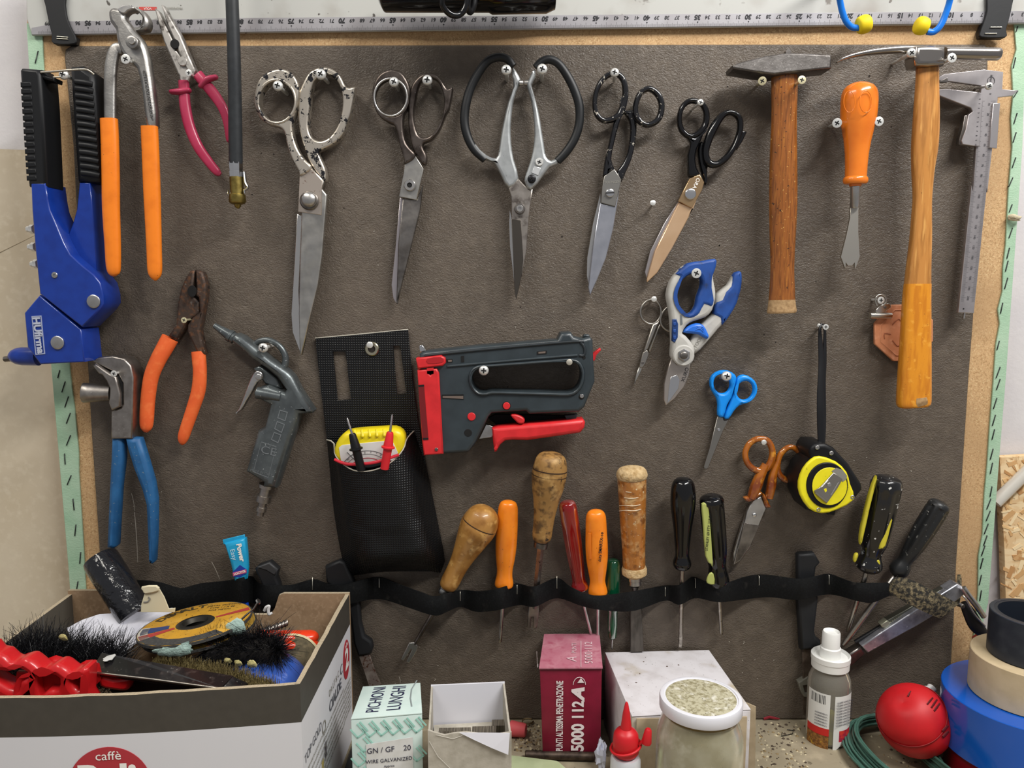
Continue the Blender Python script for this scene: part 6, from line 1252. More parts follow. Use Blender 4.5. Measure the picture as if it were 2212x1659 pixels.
# ---- coffee carton full of odds and ends
card = mat('brown_card', '9a7f62', .85, mix=[('8c7256', 30, .4, .7), ('a88d70', 160, .5, .75)], bump=(150, .2, .0006))
ply = mat('card_edge', 'b5a68c', .9, bump=(300, .8, .002))
band_c = mat('carton_print', 'c9c7c6', .55)
def carton_mat(name, lower, upper, zcut):
    m = mat(name, lower, .55, mix=[(lower, 30, .4, .7)])
    nt, N, L, b = nodes_of(m)
    tc = N.new('ShaderNodeTexCoord'); sp = N.new('ShaderNodeSeparateXYZ'); L.new(tc.outputs['Object'], sp.inputs[0])
    nz = N.new('ShaderNodeTexNoise'); nz.inputs['Scale'].default_value = 140; L.new(tc.outputs['Object'], nz.inputs['Vector'])
    gt = N.new('ShaderNodeMath'); gt.operation = 'GREATER_THAN'; gt.inputs[1].default_value = zcut; L.new(sp.outputs['Z'], gt.inputs[0])
    mx = N.new('ShaderNodeMix'); mx.data_type = 'RGBA'; L.new(gt.outputs[0], mx.inputs[0]); mx.inputs[6].default_value = rgb(lower) + (1,)
    m3 = N.new('ShaderNodeMix'); m3.data_type = 'RGBA'; L.new(nz.outputs['Fac'], m3.inputs[0]); m3.inputs[6].default_value = rgb(upper) + (1,); m3.inputs[7].default_value = rgb('4a463f') + (1,)
    L.new(m3.outputs[2], mx.inputs[7]); L.new(mx.outputs[2], b.inputs['Base Color'])
    return m
RIM = 0.157
FL, FR, BR, BL = G(-70, 1510, RIM), G(648, 1478, RIM), W(756, 1282, 0.028), W(152, 1287, 0.028)
FL.x = -0.452
cart = thing('coffee_carton', 'open coffee carton with dark printed rim heaped with brushes and discs', 'carton', (-0.31, -0.12, 0))
def wall(name, a, b, prof, m, th=0.004, inner=None, n=16, bow=0.0):
    """Upright card wall from a to b on the bench; prof(f) gives its top height, bow pushes the middle outward."""
    t_ = (b - a); t_.z = 0; nn = Vector((t_.y, -t_.x, 0)).normalized(); V = []; Fc = []
    for i in range(n + 1):
        f = i / n; p = a + (b - a) * f + nn * (bow * math.sin(math.pi * f)); h = prof(f)
        for q in (p, p - nn * th):
            V += [(q.x, q.y, 0.001), (q.x, q.y, h)]
    for i in range(n):
        c, d = i * 4, i * 4 + 4
        Fc += [(c, d, d + 1, c + 1), (c + 2, c + 3, d + 3, d + 2), (c + 1, d + 1, d + 3, c + 3)]
    Fc += [(0, 1, 3, 2), (n * 4, n * 4 + 2, n * 4 + 3, n * 4 + 1)]
    o = mk(name, V, Fc, m, cart, None)
    if inner:
        o.data.materials.append(inner); o.data.materials.append(ply)
        for k, f in enumerate(o.data.polygons):
            if k < 3 * n and k % 3 == 1: f.material_index = 1
            elif k < 3 * n and k % 3 == 2: f.material_index = 2
    return o
rr = random.Random(3)
printed = carton_mat('carton_front', 'd6d6da', '3e3a34', (RIM / 2) - 0.033)
wall('front_wall', FL, FR, lambda f: RIM + rr.uniform(-.0004, .0004), printed, inner=card, bow=0.006)
wall('side_wall', FR, BR, lambda f: RIM + rr.uniform(-.0006, .0006), printed, inner=card)
wall('side_wall', BL, FL, lambda f: RIM, printed, inner=mat('grey_liner', '5c564c', .8))
def backprof(f):
    x = BR.x + (BL.x - BR.x) * f; u = 1106 + x / (PX(1290, .028))
    if u > 606: return RIM + .001
    if u > 590: return RIM - .022 * (606 - u) / 16
    if u > 250: return RIM - 0.022
    return RIM + .004
wall('back_wall', BR, BL, backprof, card, inner=card, n=60)
box('base', (FL.x + .005, FR.y + .012, 0.0005), (FR.x - .005, BR.y - .005, 0.006), card, cart)
# emblem on the front: red roundel with the brand lettering
fx = (FR - FL); fx.z = 0; fx.normalize(); fn = Vector((fx.y, -fx.x, 0))
def onfront(u, v):
    r = ray(u, v); a0 = FL - CAMP; t_ = (a0.dot(fn) + .0064) / r.dot(fn); return CAMP + r * t_
c0 = onfront(238, 1700); rw_ = (onfront(330, 1690) - onfront(148, 1690)).length / 2; rv = (onfront(238, 1614) - c0).length
V = [c0 + fx * (rw_ * math.cos(a)) + Z_ * (rv * math.sin(a)) for a in [i * math.pi / 24 for i in range(48)]]
quad_plate('roundel', V, .0004, mat('roundel_red', 'b0323c', .5), cart, fn)
off = fn * .0004
letters3('lettering', 'caffè', .0072, onfront(234, 1633) + off, fx, Z_, white_paint, cart, sx=1.05)
letters3('lettering', 'Poli', .0200, onfront(232, 1681) + off, fx, Z_, white_paint, cart, sx=1.05, bold=.0012)
# print on the side wall
sx_ = (BR - FR).normalized(); sn = Vector((sx_.y, -sx_.x, 0))
def onside(f, z): return FR + (BR - FR) * f + Vector((0, 0, z - RIM)) + sn * .0005
e0 = onside(.86, .098)
quad_plate('roundel', [e0 + sx_ * (.014 * math.cos(a)) + Z_ * (.020 * math.sin(a)) for a in [i * math.pi / 16 for i in range(32)]], .0003, MATS['roundel_red'], cart, sn)
letters3('lettering', '2', .020, e0 + sn * .0004, sx_, Z_, white_paint, cart, bold=.001)
letters3('lettering', 'caffè', .004, e0 + sn * .0004 + Z_ * .015, sx_, Z_, white_paint, cart)
gi = MATS['grey_ink']
letters3('lettering', 'CIALDE', .010, onside(.60, .086), sx_, Z_, mat('print_grey', '5e6068', .6), cart, bold=.0003)
letters3('lettering', 'DA LT & C', .006, onside(.58, .100), sx_, Z_, gi, cart)
letters3('lettering', 'TOP GOLD', .0075, onside(.17, .088), sx_, Z_, MATS['print_grey'], cart)
for k in range(7):
    letters3('small_print', 'MISCELA DI CAFFE TORREFATTO MACINATO', .0028, onside(.56, .074 - k * .006), sx_, Z_, gi, cart)
    letters3('small_print', 'CONSERVARE IN LUOGO ASCIUTTO', .0028, onside(.20, .076 - k * .007), sx_, Z_, gi, cart)
    letters3('small_print', 'LUOGO FRESCO', .0030, onside(.86, .070 - k * .005), sx_, Z_, gi, cart)
letters3('small_print', 'O', .012, onside(.36, .080), sx_, Z_, gi, cart)
letters3('small_print', 'C', .010, onside(.74, .098), sx_, Z_, MATS['print_grey'], cart)
for k, cc in enumerate(('3c5a9c', 'b8a860', '4a4450')):
    p0 = onside(.24 + k * .06, .030 + k * .010); quad_plate('colour_patch', [p0, p0 + sx_ * .006, p0 + sx_ * .006 + Z_ * .014, p0 + Z_ * .014], .0003, mat('patch_' + cc, cc, .5), cart, sn)
# filler sheet so that the heap rests on something
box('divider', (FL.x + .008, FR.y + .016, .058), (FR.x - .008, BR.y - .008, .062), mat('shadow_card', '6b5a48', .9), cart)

# ---- contents
def pt(u, v, Y): return W(u, v, -Y)               # point at world depth Y (negative = toward the viewer)
def bristles(name, base, direc, ln, n, spread, m, par, r=.00025, seed=1, curl=.25):
    """Tuft: base(k) -> root point, direc(k) -> direction."""
    q = random.Random(seed); V = []; Fc = []
    for i in range(n):
        b = base(q); d = (direc(q) + Vector((q.uniform(-1, 1), q.uniform(-1, 1), q.uniform(-1, 1))) * spread).normalized(); L = ln * q.uniform(.6, 1.15)
        s = d.cross(Vector((q.uniform(-1, 1), q.uniform(-1, 1), .3))).normalized(); s2 = s.cross(d); n0 = len(V); k = Vector((q.uniform(-1, 1), q.uniform(-1, 1), q.uniform(-1, .3))) * (L * curl)
        for f, rr_ in ((0, r), (.5, r), (1, r * .4)):
            c = b + d * (L * f) + k * (f * f)
            V += [c + s * rr_, c - s * (rr_ * .5) + s2 * (rr_ * .87), c - s * (rr_ * .5) - s2 * (rr_ * .87)]
        for a in (0, 3):
            for j in range(3): Fc.append((n0 + a + j, n0 + a + (j + 1) % 3, n0 + a + 3 + (j + 1) % 3, n0 + a + 3 + j))
    o = mk(name, V, Fc, m, par, None); o['kind'] = 'stuff'; return o
bris = mat('black_bristle', '17171a', .35)
# long dark brush along the back
t = thing('bench_brush', 'dusty black-bristled bench brush at the outer end of the coffee carton', 'brush', pt(110, 1410, -.13), 'brushes in the coffee carton')
a0, a1 = pt(22, 1398, -.145), pt(255, 1424, -.135)
sweep('stock', [(a0 + (a1 - a0) * f - Z_ * .012, .014, .009) for f in (0, .3, .6, 1)], mat('stock_black', '1e1a18', .7), t, n=14, up=Z_)
bristles('bristles', lambda q: a0 + (a1 - a0) * q.random() + Vector((q.uniform(-.004, .004), q.uniform(-.022, .022), q.uniform(-.022, -.004))), lambda q: Vector((.15, q.uniform(-.9, .5), q.uniform(.25, .9))), .031, 4200, .4, bris, t, seed=2)
fz = mat('dust_fluff', '5a504a', .95)
bristles('dust_fluff', lambda q: a0 + (a1 - a0) * q.random() + Vector((0, -.020, -.006 + q.uniform(-.006, .006))), lambda q: Vector((q.uniform(-1, 1), -.6, q.uniform(-.4, .6))), .010, 900, .8, fz, t, r=.00012, seed=9, curl=.8)
# round brush beside the disc
t = thing('round_brush', 'bushy round black brush under the cutting disc', 'brush', pt(530, 1400, -.10), 'brushes in the coffee carton')
cb = pt(524, 1396, -.128)
lathe3('hub', cb - X_ * .035 - Z_ * .008, cb + X_ * .032 - Z_ * .004, [(0, .006), (.1, .012), (.9, .012), (1, .006)], MATS['stock_black'], t, n=16)
bristles('bristles', lambda q: cb + X_ * q.uniform(-.034, .034) - Z_ * .004, lambda q: Vector((q.uniform(-.5, .7), math.cos(q.uniform(0, 6.3)) * .9, math.sin(q.uniform(0, 6.3)))), .024, 3600, .35, bris, t, seed=4)
bristles('loose_bristles', lambda q: pt(560, 1385, -.125) + X_ * q.uniform(-.012, .012), lambda q: Vector((q.uniform(-.8, .8), -.2, 1)), .026, 60, .3, bris, t, seed=6, curl=.6, r=.0003)
# brass wire brush
wb = mat('wire_bristle', 'a89868', .45, .5, mix=[('5a4e34', 300, .45, .6)])
t = thing('wire_brush', 'wire brush with short brassy bristles behind the black plane', 'brush', pt(480, 1440, -.14), 'brushes in the coffee carton')
b0, b1, b2 = pt(330, 1424, -.152), pt(470, 1442, -.162), pt(592, 1480, -.186)
sweep('stock', [(b0 - Z_ * .014, .010, .006), (b1 - Z_ * .014, .012, .006), (b2 - Z_ * .014, .012, .006)], MATS['stock_black'], t, n=12, up=Z_)
def wbase(q):
    f = q.random() * 2; p = b0 + (b1 - b0) * f if f < 1 else b1 + (b2 - b1) * (f - 1); return p + Vector((q.uniform(-.002, .002), q.uniform(-.011, .011), -.012))
bristles('bristles', wbase, lambda q: Vector((0, q.uniform(-.3, .2), 1)), .013, 3600, .22, wb, t, r=.0003, seed=8, curl=.1)
# cut-off wheels
wheel = mat('wheel_label', 'c9962c', .6, mix=[('b5862a', 40, .4, .7), ('5e4a22', 180, .62, .70), ('dcae4a', 20, .55, .75)])
wdark = mat('wheel_abrasive', '3a3a3a', .85, mix=[('4c4a46', 200, .4, .7)], bump=(500, .5, .001))
def wheel_disc(label, uv, z, r, tilt, m, name='cutting_disc', txt=True):
    c = G(uv[0], uv[1], z); t = thing(name, label, 'disc', c, 'cutting discs in the coffee carton')
    rot = Matrix.Rotation(R(tilt[0]), 3, 'X') @ Matrix.Rotation(R(tilt[1]), 3, 'Y'); n = rot @ Z_
    ex, ey = rot @ X_, rot @ Y_
    lathe3('abrasive', c - n * .0025, c, [(0, r * .22), (0, r), (1, r), (1, r * .22)], wdark, t, n=48, cap=False)
    lathe3('label', c - n * .0001, c + n * .0003, [(0, r * .98), (1, r * .97), (1, r * .33)], m, t, n=48, cap=False)
    lathe3('arbor_ring', c - n * .003, c + n * .0012, [(0, r * .20), (0, r * .33), (.8, r * .34), (1, r * .31), (1, r * .23), (0, r * .20)], mat('arbor_steel', '55524c', .4, .9), t, n=32, cap=False)
    if txt:
        cc = c + n * .0005
        for k, ch in enumerate('DEWALT'):
            a = R(158 - k * 11); e = ex * math.cos(a) + ey * math.sin(a); tg = ex * math.sin(a) - ey * math.cos(a)
            letters3('lettering', ch, r * .15, cc + e * (r * .82), tg, e, mat('wheel_ink', '3c321c', .6), t, bold=.0004, sx=1.2)
        for k, s_ in enumerate(('METAL CUTTING', 'TYPE 1 / A 46', 'FOR METAL')):
            letters3('small_print', s_, r * .06, cc + ex * (r * .25) + ey * (r * (.78 - k * .12)), ex, ey, MATS['wheel_ink'], t)
        def sector(nm, a0_, a1_, r0, r1, mm):
            P = [cc + (ex * math.cos(R(a0_ + (a1_ - a0_) * i / 6)) + ey * math.sin(R(a0_ + (a1_ - a0_) * i / 6))) * (r * r1) for i in range(7)] + [cc + (ex * math.cos(R(a1_ - (a1_ - a0_) * i / 6)) + ey * math.sin(R(a1_ - (a1_ - a0_) * i / 6))) * (r * r0) for i in range(7)]
            mk(nm, P, [(i, i + 1, 12 - i, 13 - i) for i in range(6)], mm, t, None)
        sector('red_band', 22, 32, .36, .96, mat('wheel_red', 'a83a34', .6)); sector('red_band', 208, 222, .36, .96, MATS['wheel_red'])
        sector('blue_patch', 186, 206, .45, .93, mat('wheel_blue', '2c3c6c', .6)); sector('white_patch', 184, 222, .80, .97, mat('wheel_white', 'b8b4a8', .7))
        sector('worn_patch', 222, 320, .72, .985, wdark)
    return t
wheel_disc('yellow metal cutting disc with dark arbor ring on top of the heap', (422, 1345), .158, .0510, (-2, -6), wheel)
wheel_disc('second yellow cutting disc almost hidden beneath the top one', (432, 1356), .150, .0510, (-1, -4), mat('wheel_label_b', 'b08a34', .6, mix=[('8a3030', 25, .55, .62)]), txt=False)
# nail with blob of pale paint
t = thing('bent_nail', 'long thin nail standing out of the pale filler lump', 'nail', pt(515, 1360, -.11))
sweep('shank', [(pt(514, 1345, -.118), .0009, .0009), (pt(530, 1330, -.115), .0009, .0009), (pt(548, 1315, -.112), .0008, .0008), (pt(557, 1300, -.110), .0008, .0008)], dsteel, t, n=8)
lathe3('head', pt(557, 1300, -.110), pt(559.5, 1298, -.110), [(0, .0028), (1, .0026)], steel, t, n=14)
fo = mat('pale_foam', 'b5d0c6', .85, bump=(200, .6, .002))
def lump(name, label, cat, P, th, m, grp=None):
    t = thing(name, label, cat, P[0], grp); c = sum(P, Vector()) / len(P); P2 = [c + (p - c) * rr.uniform(.86, 1.14) for p in crom(P, 4, True) for p in [Vector(p)]]
    n = Vector((0, -.6, .8)); k = len(P2); V = [p + n * th * .5 for p in P2] + [c + (p - c) * .7 + n * th for p in P2] + [p - n * th * .5 for p in P2]
    Fc = [(i, (i + 1) % k, (i + 1) % k + k, i + k) for i in range(k)] + [(i + 2 * k, (i + 1) % k + 2 * k, (i + 1) % k, i) for i in range(k)] + [tuple(range(k, 2 * k))]
    mk('flake', V, [tuple(f) for f in Fc], m, t, 50); return t
lump('foam_scrap', 'pale mint foam scrap around the foot of the nail', 'foam scrap', [pt(*zX((x, y))[0], -.125) for x, y in ((1930, 470), (1985, 400), (2060, 395), (2090, 440), (2080, 490), (2010, 515), (1960, 505))], .003, fo, 'foam scraps in the carton')
lump('foam_scrap', 'long ragged mint foam scrap below the cutting disc', 'foam scrap', [pt(*zX((x, y))[0], -.160) for x, y in ((1318, 660), (1400, 640), (1520, 640), (1600, 590), (1638, 650), (1560, 690), (1440, 705), (1350, 690))], .003, fo, 'foam scraps in the carton')
yf2 = mat('yellow_foam', 'e8dc98', .85, bump=(200, .6, .002))
for lb, cxy, sc_ in (('yellow foam crumb on the wire brush nearest the blue dome', (2150, 770), 45), ('yellow foam crumb in the middle of the wire brush', (2030, 765), 35), ('pale foam crumb on the wire brush nearest the disc', (1940, 745), 32), ('cream foam crumb in front of the white paper', (545, 545), 34)):
    lump('foam_crumb', lb, 'foam crumb', [pt(*zX((cxy[0] + sc_ * math.cos(a) * rr.uniform(.7, 1.2), cxy[1] + sc_ * .6 * math.sin(a)))[0], -.150) for a in (0, 1, 2, 3, 4, 5)], .003, yf2, 'foam crumbs in the carton')
# white paper sheet
pap = mat('tissue_paper', 'd4d4dc', .8, mix=[('c4c4ce', 40, .4, .7)], bump=(120, .3, .001))
t = thing('paper_sheet', 'crumpled white paper sheet behind the black bench brush', 'paper', pt(220, 1380, -.09))
o1 = [zX(q)[0] for q in ((570, 465), (700, 395), (850, 345), (1150, 330), (1300, 315), (1470, 292), (1440, 420), (1210, 560), (1080, 660), (900, 700), (640, 640))]
P = [G(u, v, .149 + (.003 if i % 3 == 0 else 0) - max(0, v - 1325) * .00032) for i, (u, v) in enumerate(o1)]; c = sum(P, Vector()) / len(P) + Vector((0, 0, .003)); n0 = len(P)
dn = Vector((0, .0012, -.0006))
mk('sheet', P + [c] + [p + dn for p in P] + [c + dn], [(i, (i + 1) % n0, n0) for i in range(n0)] + [((i + 1) % n0 + n0 + 1, i + n0 + 1, 2 * n0 + 1) for i in range(n0)] + [((i + 1) % n0, i, i + n0 + 1, (i + 1) % n0 + n0 + 1) for i in range(n0)], pap, t, 50)
# cream tag
t = thing('paper_tag', 'cream folded paper tag beside the black foam tube', 'paper tag', pt(330, 1310, -.06))
plate('tag', [zX(q)[0] for q in ((1200, 330), (1205, 260), (1240, 150), (1350, 115), (1400, 200), (1440, 300), (1495, 295), (1490, 330))], .078, .0012, mat('cream_paper', 'd8cfb0', .75), t, bev=.0003)
plate('fold', [zX(q)[0] for q in ((1205, 115), (1330, 105), (1350, 150), (1240, 175), (1215, 150))], .0800, .003, MATS['cream_paper'], t, bev=.001, sm=2)
tube('printed_mark', zX((1225, 245, .0786, 7, 2), (1260, 240, .0786, 7, 2), (1278, 215, .0786, 7, 2), (1265, 200, .0786, 7, 2)), MATS['grey_ink'], t, sm=4, n=6)
# black foam tube
ft = mat('wrinkled_vinyl', '15161a', .16, coat=.5, bump=(55, .9, .0035))
t = thing('foam_tube', 'black wrinkled vinyl-covered tube leaning out of the carton', 'tube', pt(275, 1320, -.05))
ea, eb = pt(216, 1206, -.035), pt(286, 1318, -.056)
lathe3('cover', ea, eb + (eb - ea) * .1, [(0, .006), (0, .0165), (.04, .0172), (.3, .0172), (.7, .0170), (1, .0168)], ft, t, n=28)
tube('seam', [(200, 1232, .051, 1.2), (235, 1280, .062, 1.2), (262, 1318, .069, 1.2)], mat('seam_grey', '3a3b40', .3), t, sm=3, n=6)
# red waved handle
rh = mat('red_handle', 'c41e22', .3, coat=.25)
t = thing('grip_handle', 'red plastic handle with waved finger grips at the carton front', 'handle', pt(90, 1505, -.205))
plate('handle', zX((-150, 640), (-60, 690), (0, 700), (60, 755), (110, 770), (165, 745), (225, 742), (290, 790), (345, 830), (400, 815), (460, 785), (520, 800), (585, 850), (640, 850), (690, 818), (735, 825), (740, 900), (730, 1055), (730, 1200), (-150, 1200)), .206, .020, rh, t, bev=.005, sm=2, holes=[zX((-80, 850), (0, 845), (70, 850), (130, 825), (185, 840), (230, 880), (160, 920), (140, 1000), (60, 985), (-80, 900)), zX((300, 900), (360, 850), (430, 880), (490, 910), (480, 1000), (400, 1000), (320, 1060)), zX((600, 930), (640, 890), (690, 900), (700, 990), (650, 1010)), zX((180, 960), (215, 910), (240, 920), (235, 1040), (170, 1050))], res=3)
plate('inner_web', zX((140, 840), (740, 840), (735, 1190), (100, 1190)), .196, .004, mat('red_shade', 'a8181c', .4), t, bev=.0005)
plate('neck', zX((845, 875), (960, 905), (1090, 890), (1110, 960), (1070, 1010), (960, 1000), (850, 970)), .186, .010, rh, t, bev=.003, sm=2)
# black channel tool
bm2 = mat('black_enamel_metal', '1c1b1c', .25, .2, coat=.3, mix=[('3c3634', 60, .56, .68), ('8a8680', 130, .68, .74)])
t = thing('scraper_plane', 'black enamelled sheet-metal scraper with bright folded edge', 'scraper', pt(380, 1470, -.19))
sq = ((765, 838, .153), (1880, 978, .149), (1990, 872, .152), (1180, 735, .157), (870, 675, .158))
def zq(x, y, z): return G(*zX((x, y))[0], z)
cs = [zq(*q) for q in sq]; dnv = Vector((0, 0, -.003)); k = len(cs)
mk('cover', cs + [p + dnv for p in cs], [tuple(range(k)), tuple(range(2 * k - 1, k - 1, -1))] + [(i, i + k, (i + 1) % k + k, (i + 1) % k) for i in range(k)], bm2, t, None)
sweep('folded_edge', [(zq(*q), .0012, .0012) for q in ((762, 842, .1535), (1000, 868, .1525), (1300, 903, .1515), (1600, 943, .1505), (1875, 980, .1495))], mat('bare_edge', '9a958c', .3, 1.0), t, n=8)
nq = ((1870, 975, .149), (2060, 985, .142), (2120, 930, .142), (1990, 872, .152))
hexa('nose', [zq(*q) + dnv for q in nq] + [zq(*q) for q in nq], bm2, t, bev=.001)
hexa('inner_dark_block', [zq(*q) + Vector((0, 0, -.030)) for q in ((1010, 800, .150), (1850, 960, .146), (1960, 900, .150), (920, 720, .154))] + [zq(*q) for q in ((1010, 800, .149), (1850, 960, .145), (1960, 900, .148), (920, 720, .153))], mat('scraper_shadow', '161414', .6), t)  # dark block added to stand for the shaded interior under the cover
tz = .1572
lump('white_smear', 'white glue smear on the corner of the black scraper', 'glue smear', [G(*zX(q)[0], tz + .0005) for q in ((880, 730), (930, 700), (985, 690), (960, 730), (900, 748))], .0008, mat('glue_white', 'c8c8c4', .5))
# blue dome, orange pliers handles, drill bit
t = thing('blue_lid', 'glossy blue domed lid in the back corner of the carton', 'lid', pt(620, 1440, -.13))
cb2 = pt(580, 1474, -.142); dv = Vector((.3, -.45, .84)).normalized()
lathe3('dome', cb2 - dv * .012, cb2 + dv * .012, [(0, .038), (.1, .039), (.4, .035), (.7, .026), (.9, .014), (1, .001)], mat('lid_blue', '3c60b8', .12, coat=.5), t, n=40)
t = thing('orange_pliers', 'pliers with orange-red grips lying in the carton corner', 'pliers', pt(640, 1380, -.08))
og = mat('orange_red_grip', 'e23e1c', .28, coat=.3)
def grip_run(P, r, fl=.75):
    path = [(pt(u, v, Y), r, r * fl) for u, v, Y in P]; d1 = (path[-1][0] - path[-2][0]).normalized()
    path += [(path[-1][0] + d1 * (r * s_), r * c_, r * fl * c_) for s_, c_ in ((.5, .87), (.85, .5), (.98, .1))]
    return sweep('grip', path, og, t, n=16, up=Z_)
grip_run([(560, 1376, -.10), (600, 1377, -.09), (640, 1377, -.085), (670, 1376, -.082)], .0085)
grip_run([(600, 1394, -.10), (640, 1394, -.09), (678, 1397, -.088)], .0075)
t = thing('drill_bit', 'grey twist drill bit pointing up beside the orange grips', 'drill bit', pt(600, 1355, -.07))
V = []; Fc = []; pa, pb = pt(560, 1368, -.085), pt(623, 1344, -.065); axd = (pb - pa); tdir = axd.normalized(); s1 = tdir.cross(Z_).normalized(); s2 = s1.cross(tdir)
for i in range(61):
    f = i / 60; a = f * 26
    for j in range(12):
        th_ = j * math.pi / 6; r_ = .0036 * (1 - .32 * (0.5 + .5 * math.cos(2 * (th_ - a)))) * (1 if f < .95 else (1 - f) / .05 + .05); V.append(pa + axd * f + s1 * (r_ * math.cos(th_)) + s2 * (r_ * math.sin(th_)))
for i in range(60):
    for j in range(12): Fc.append((i * 12 + j, i * 12 + (j + 1) % 12, i * 12 + 12 + (j + 1) % 12, i * 12 + 12 + j))
mk('flutes', V, Fc, gun, t, 60)
t = thing('sanding_disc', 'worn round sanding disc standing against the carton corner', 'sanding disc', pt(650, 1420, -.10))
cd = pt(624, 1440, -.110); dv = Vector((.15, -.75, .65)).normalized()
lathe3('disc', cd - dv * .002, cd, [(0, .030), (1, .030), (1, .008), (0, .008), (0, .030)], mat('grit_paper', '6b6048', .9, mix=[('4a4434', 120, .4, .7)]), t, n=40, cap=False)
lathe3('rim', cd - dv * .001, cd + dv * .001, [(0, .0305), (1, .0305), (1, .0285), (0, .0285)], mat('rim_cream', 'cfc39a', .7), t, n=40, cap=False)
t = thing('white_hook', 'small white plastic hook clipped over the carton back', 'hook', pt(578, 1325, -.045))
tube('hook', zY((1070, 670, .055, 12, 10), (1085, 640, .056, 13, 10), (1112, 628, .056, 12, 10), (1105, 660, .056, 14, 10), (1110, 700, .056, 13, 10), (1138, 685, .055, 10, 8)), mat('white_plastic', 'dcdcda', .4), t, sm=4, n=10)
# ---- mint staple box
def five_box(t, top4, h, m, names=('lid', 'front', 'side')):
    pass
wht = mat('white_card', 'dcdcda', .6, mix=[('cfcfca', 40, .4, .7)])
mint = mat('mint_card', 'cfe0da', .55, mix=[('c4d8d2', 30, .4, .7)])
H1 = .099
tl, tr, br, bl = G(784, 1484, H1), G(908, 1476, H1), G(912, 1541, H1), G(758, 1554, H1)
t = thing('staple_box', 'mint and white staple box with handwriting on its lid', 'box', drop((tl + br) / 2), 'cardboard boxes on the bench')
hexa('body', [drop(bl, .001), drop(br, .001), drop(tr, .001), drop(tl, .001), bl - Z_ * .001, br - Z_ * .001, tr - Z_ * .001, tl - Z_ * .001], mint, t, bev=.0008)
hexa('lid', [bl - Z_ * .0006, br - Z_ * .0006, tr - Z_ * .0006, tl - Z_ * .0006, bl + Z_ * .0006, br + Z_ * .0006, tr + Z_ * .0006, tl + Z_ * .0006], mint, t, bev=.0003)
fx1 = (br - bl).normalized(); fn1 = Vector((fx1.y, -fx1.x, 0)).normalized(); fup = Z_
dx = (tl - bl).normalized(); lx = (br - bl).normalized()
lz = bl + Z_ * .0010
hand = mat('marker_ink', '2a2a4a', .6)
wvec = (tr + br) / 2 - (tl + bl) / 2
letters3('handwriting', 'PICHIONI', .0115, lz + wvec * .30 + dx * .029, dx, -lx, hand, t, sx=.62)
letters3('handwriting', 'LUNGHI', .0125, lz + wvec * .62 + dx * .029, dx, -lx, hand, t, sx=.64)
sweep('pen_stroke', [(lz + wvec * .85 + dx * f_ + lx * o_, .0006, .0002) for f_, o_ in ((.012, .002), (.026, -.001), (.042, -.002), (.058, .001))], mat('pen_grey', '8a9494', .6), t, n=6, up=Z_)
def onF(fx_, z): return bl + (br - bl) * fx_ + Vector((0, 0, z - H1)) + fn1 * .0006
un = mat('mint_print', '9fd4c6', .55)
ull = []
for i in range(6):
    for j in range(7):
        x, z = .09 + i * .165 + (j % 2) * .08, H1 - .011 - j * .0135
        if not (.07 < x < .93) or (.17 < x < .89 and z < .080): continue
        c = onF(x, z); d1, d2 = (fx1 * .8 + Z_ * .6), (-fx1 * .6 + Z_ * .8); hh, ww, tt = .0055, .0045, .0014
        for a, b in (((-ww, -hh), (-ww + tt, hh)), ((ww - tt, -hh), (ww, hh)), ((-ww, -hh), (ww, -hh + tt)), ((ww + tt, -hh), (ww + 2 * tt, hh))):
            P = [c + d1 * x_ + d2 * y_ for x_, y_ in ((a[0], a[1]), (b[0], a[1]), (b[0], b[1]), (a[0], b[1]))]; ull.append(quad_plate('u', P, .0002, un, None, fn1))
join_meshes('mint_pattern', ull, un, t, 'stuff')
LB = [onF(.20, .075) + fn1 * .0003, onF(.20, .020) + fn1 * .0003, onF(.86, .020) + fn1 * .0003, onF(.86, .078) + fn1 * .0003]
quad_plate('paper_label', LB, .0003, wht, t, fn1)
for s_, z, h_ in (('GN / GF    20', .0685, .0050), ('WIRE GALVANIZED', .0585, .0034), ('Approx', .0530, .0022), ('10.000', .0450, .0062), ('Made in Italy', .0355, .0042)):
    letters3('lettering', s_, h_, onF(.52, z) + fn1 * .0007, fx1, Z_, mat('label_ink', '2c2c40', .6), t, sx=.95)

# ---- open box of staples
H2 = .090
tl, tr, br, bl = G(931, 1481, H2), G(1090, 1474, H2), G(1105, 1583, H2), G(924, 1587, H2)
t = thing('open_staple_box', 'open white staple box with torn front showing rows of staples', 'box', drop((tl + br) / 2), 'cardboard boxes on the bench')
whb = mat('inner_white', 'e2e2ea', .7)
grc = mat('grey_card', 'b9b3a6', .8, mix=[('a8a294', 60, .4, .7)], bump=(120, .3, .001))
def upwall(name, a, b, h0, h1, m, th=.0018, inward=None):
    n = (b - a).cross(Z_).normalized(); n = n if inward is None or n.dot(inward) > 0 else -n
    A, B = drop(a, .001), drop(b, .001); At, Bt = drop(a, h0), drop(b, h1)
    V = [A, B, Bt, At, A + n * th, B + n * th, Bt + n * th, At + n * th]
    return mk(name, V, [(0, 1, 2, 3), (7, 6, 5, 4), (0, 4, 5, 1), (1, 5, 6, 2), (2, 6, 7, 3), (3, 7, 4, 0)], m, t, None)
cen = (tl + tr + bl + br) / 4
upwall('back_wall', tl, tr, H2 + .001, H2 + .001, whb, inward=cen - tl)
upwall('side_wall', bl, tl, H2 - .003, H2, grc, inward=X_)
upwall('side_wall', tr, br, H2, H2 - .003, grc, inward=-X_)
fwn = [bl + (br - bl) * f for f in (0, .07, .2, .3, .45, .62, .8, 1)]
V = []; hs_ = (.094, .092, .089, .0905, .0915, .0895, .0885, .0905)
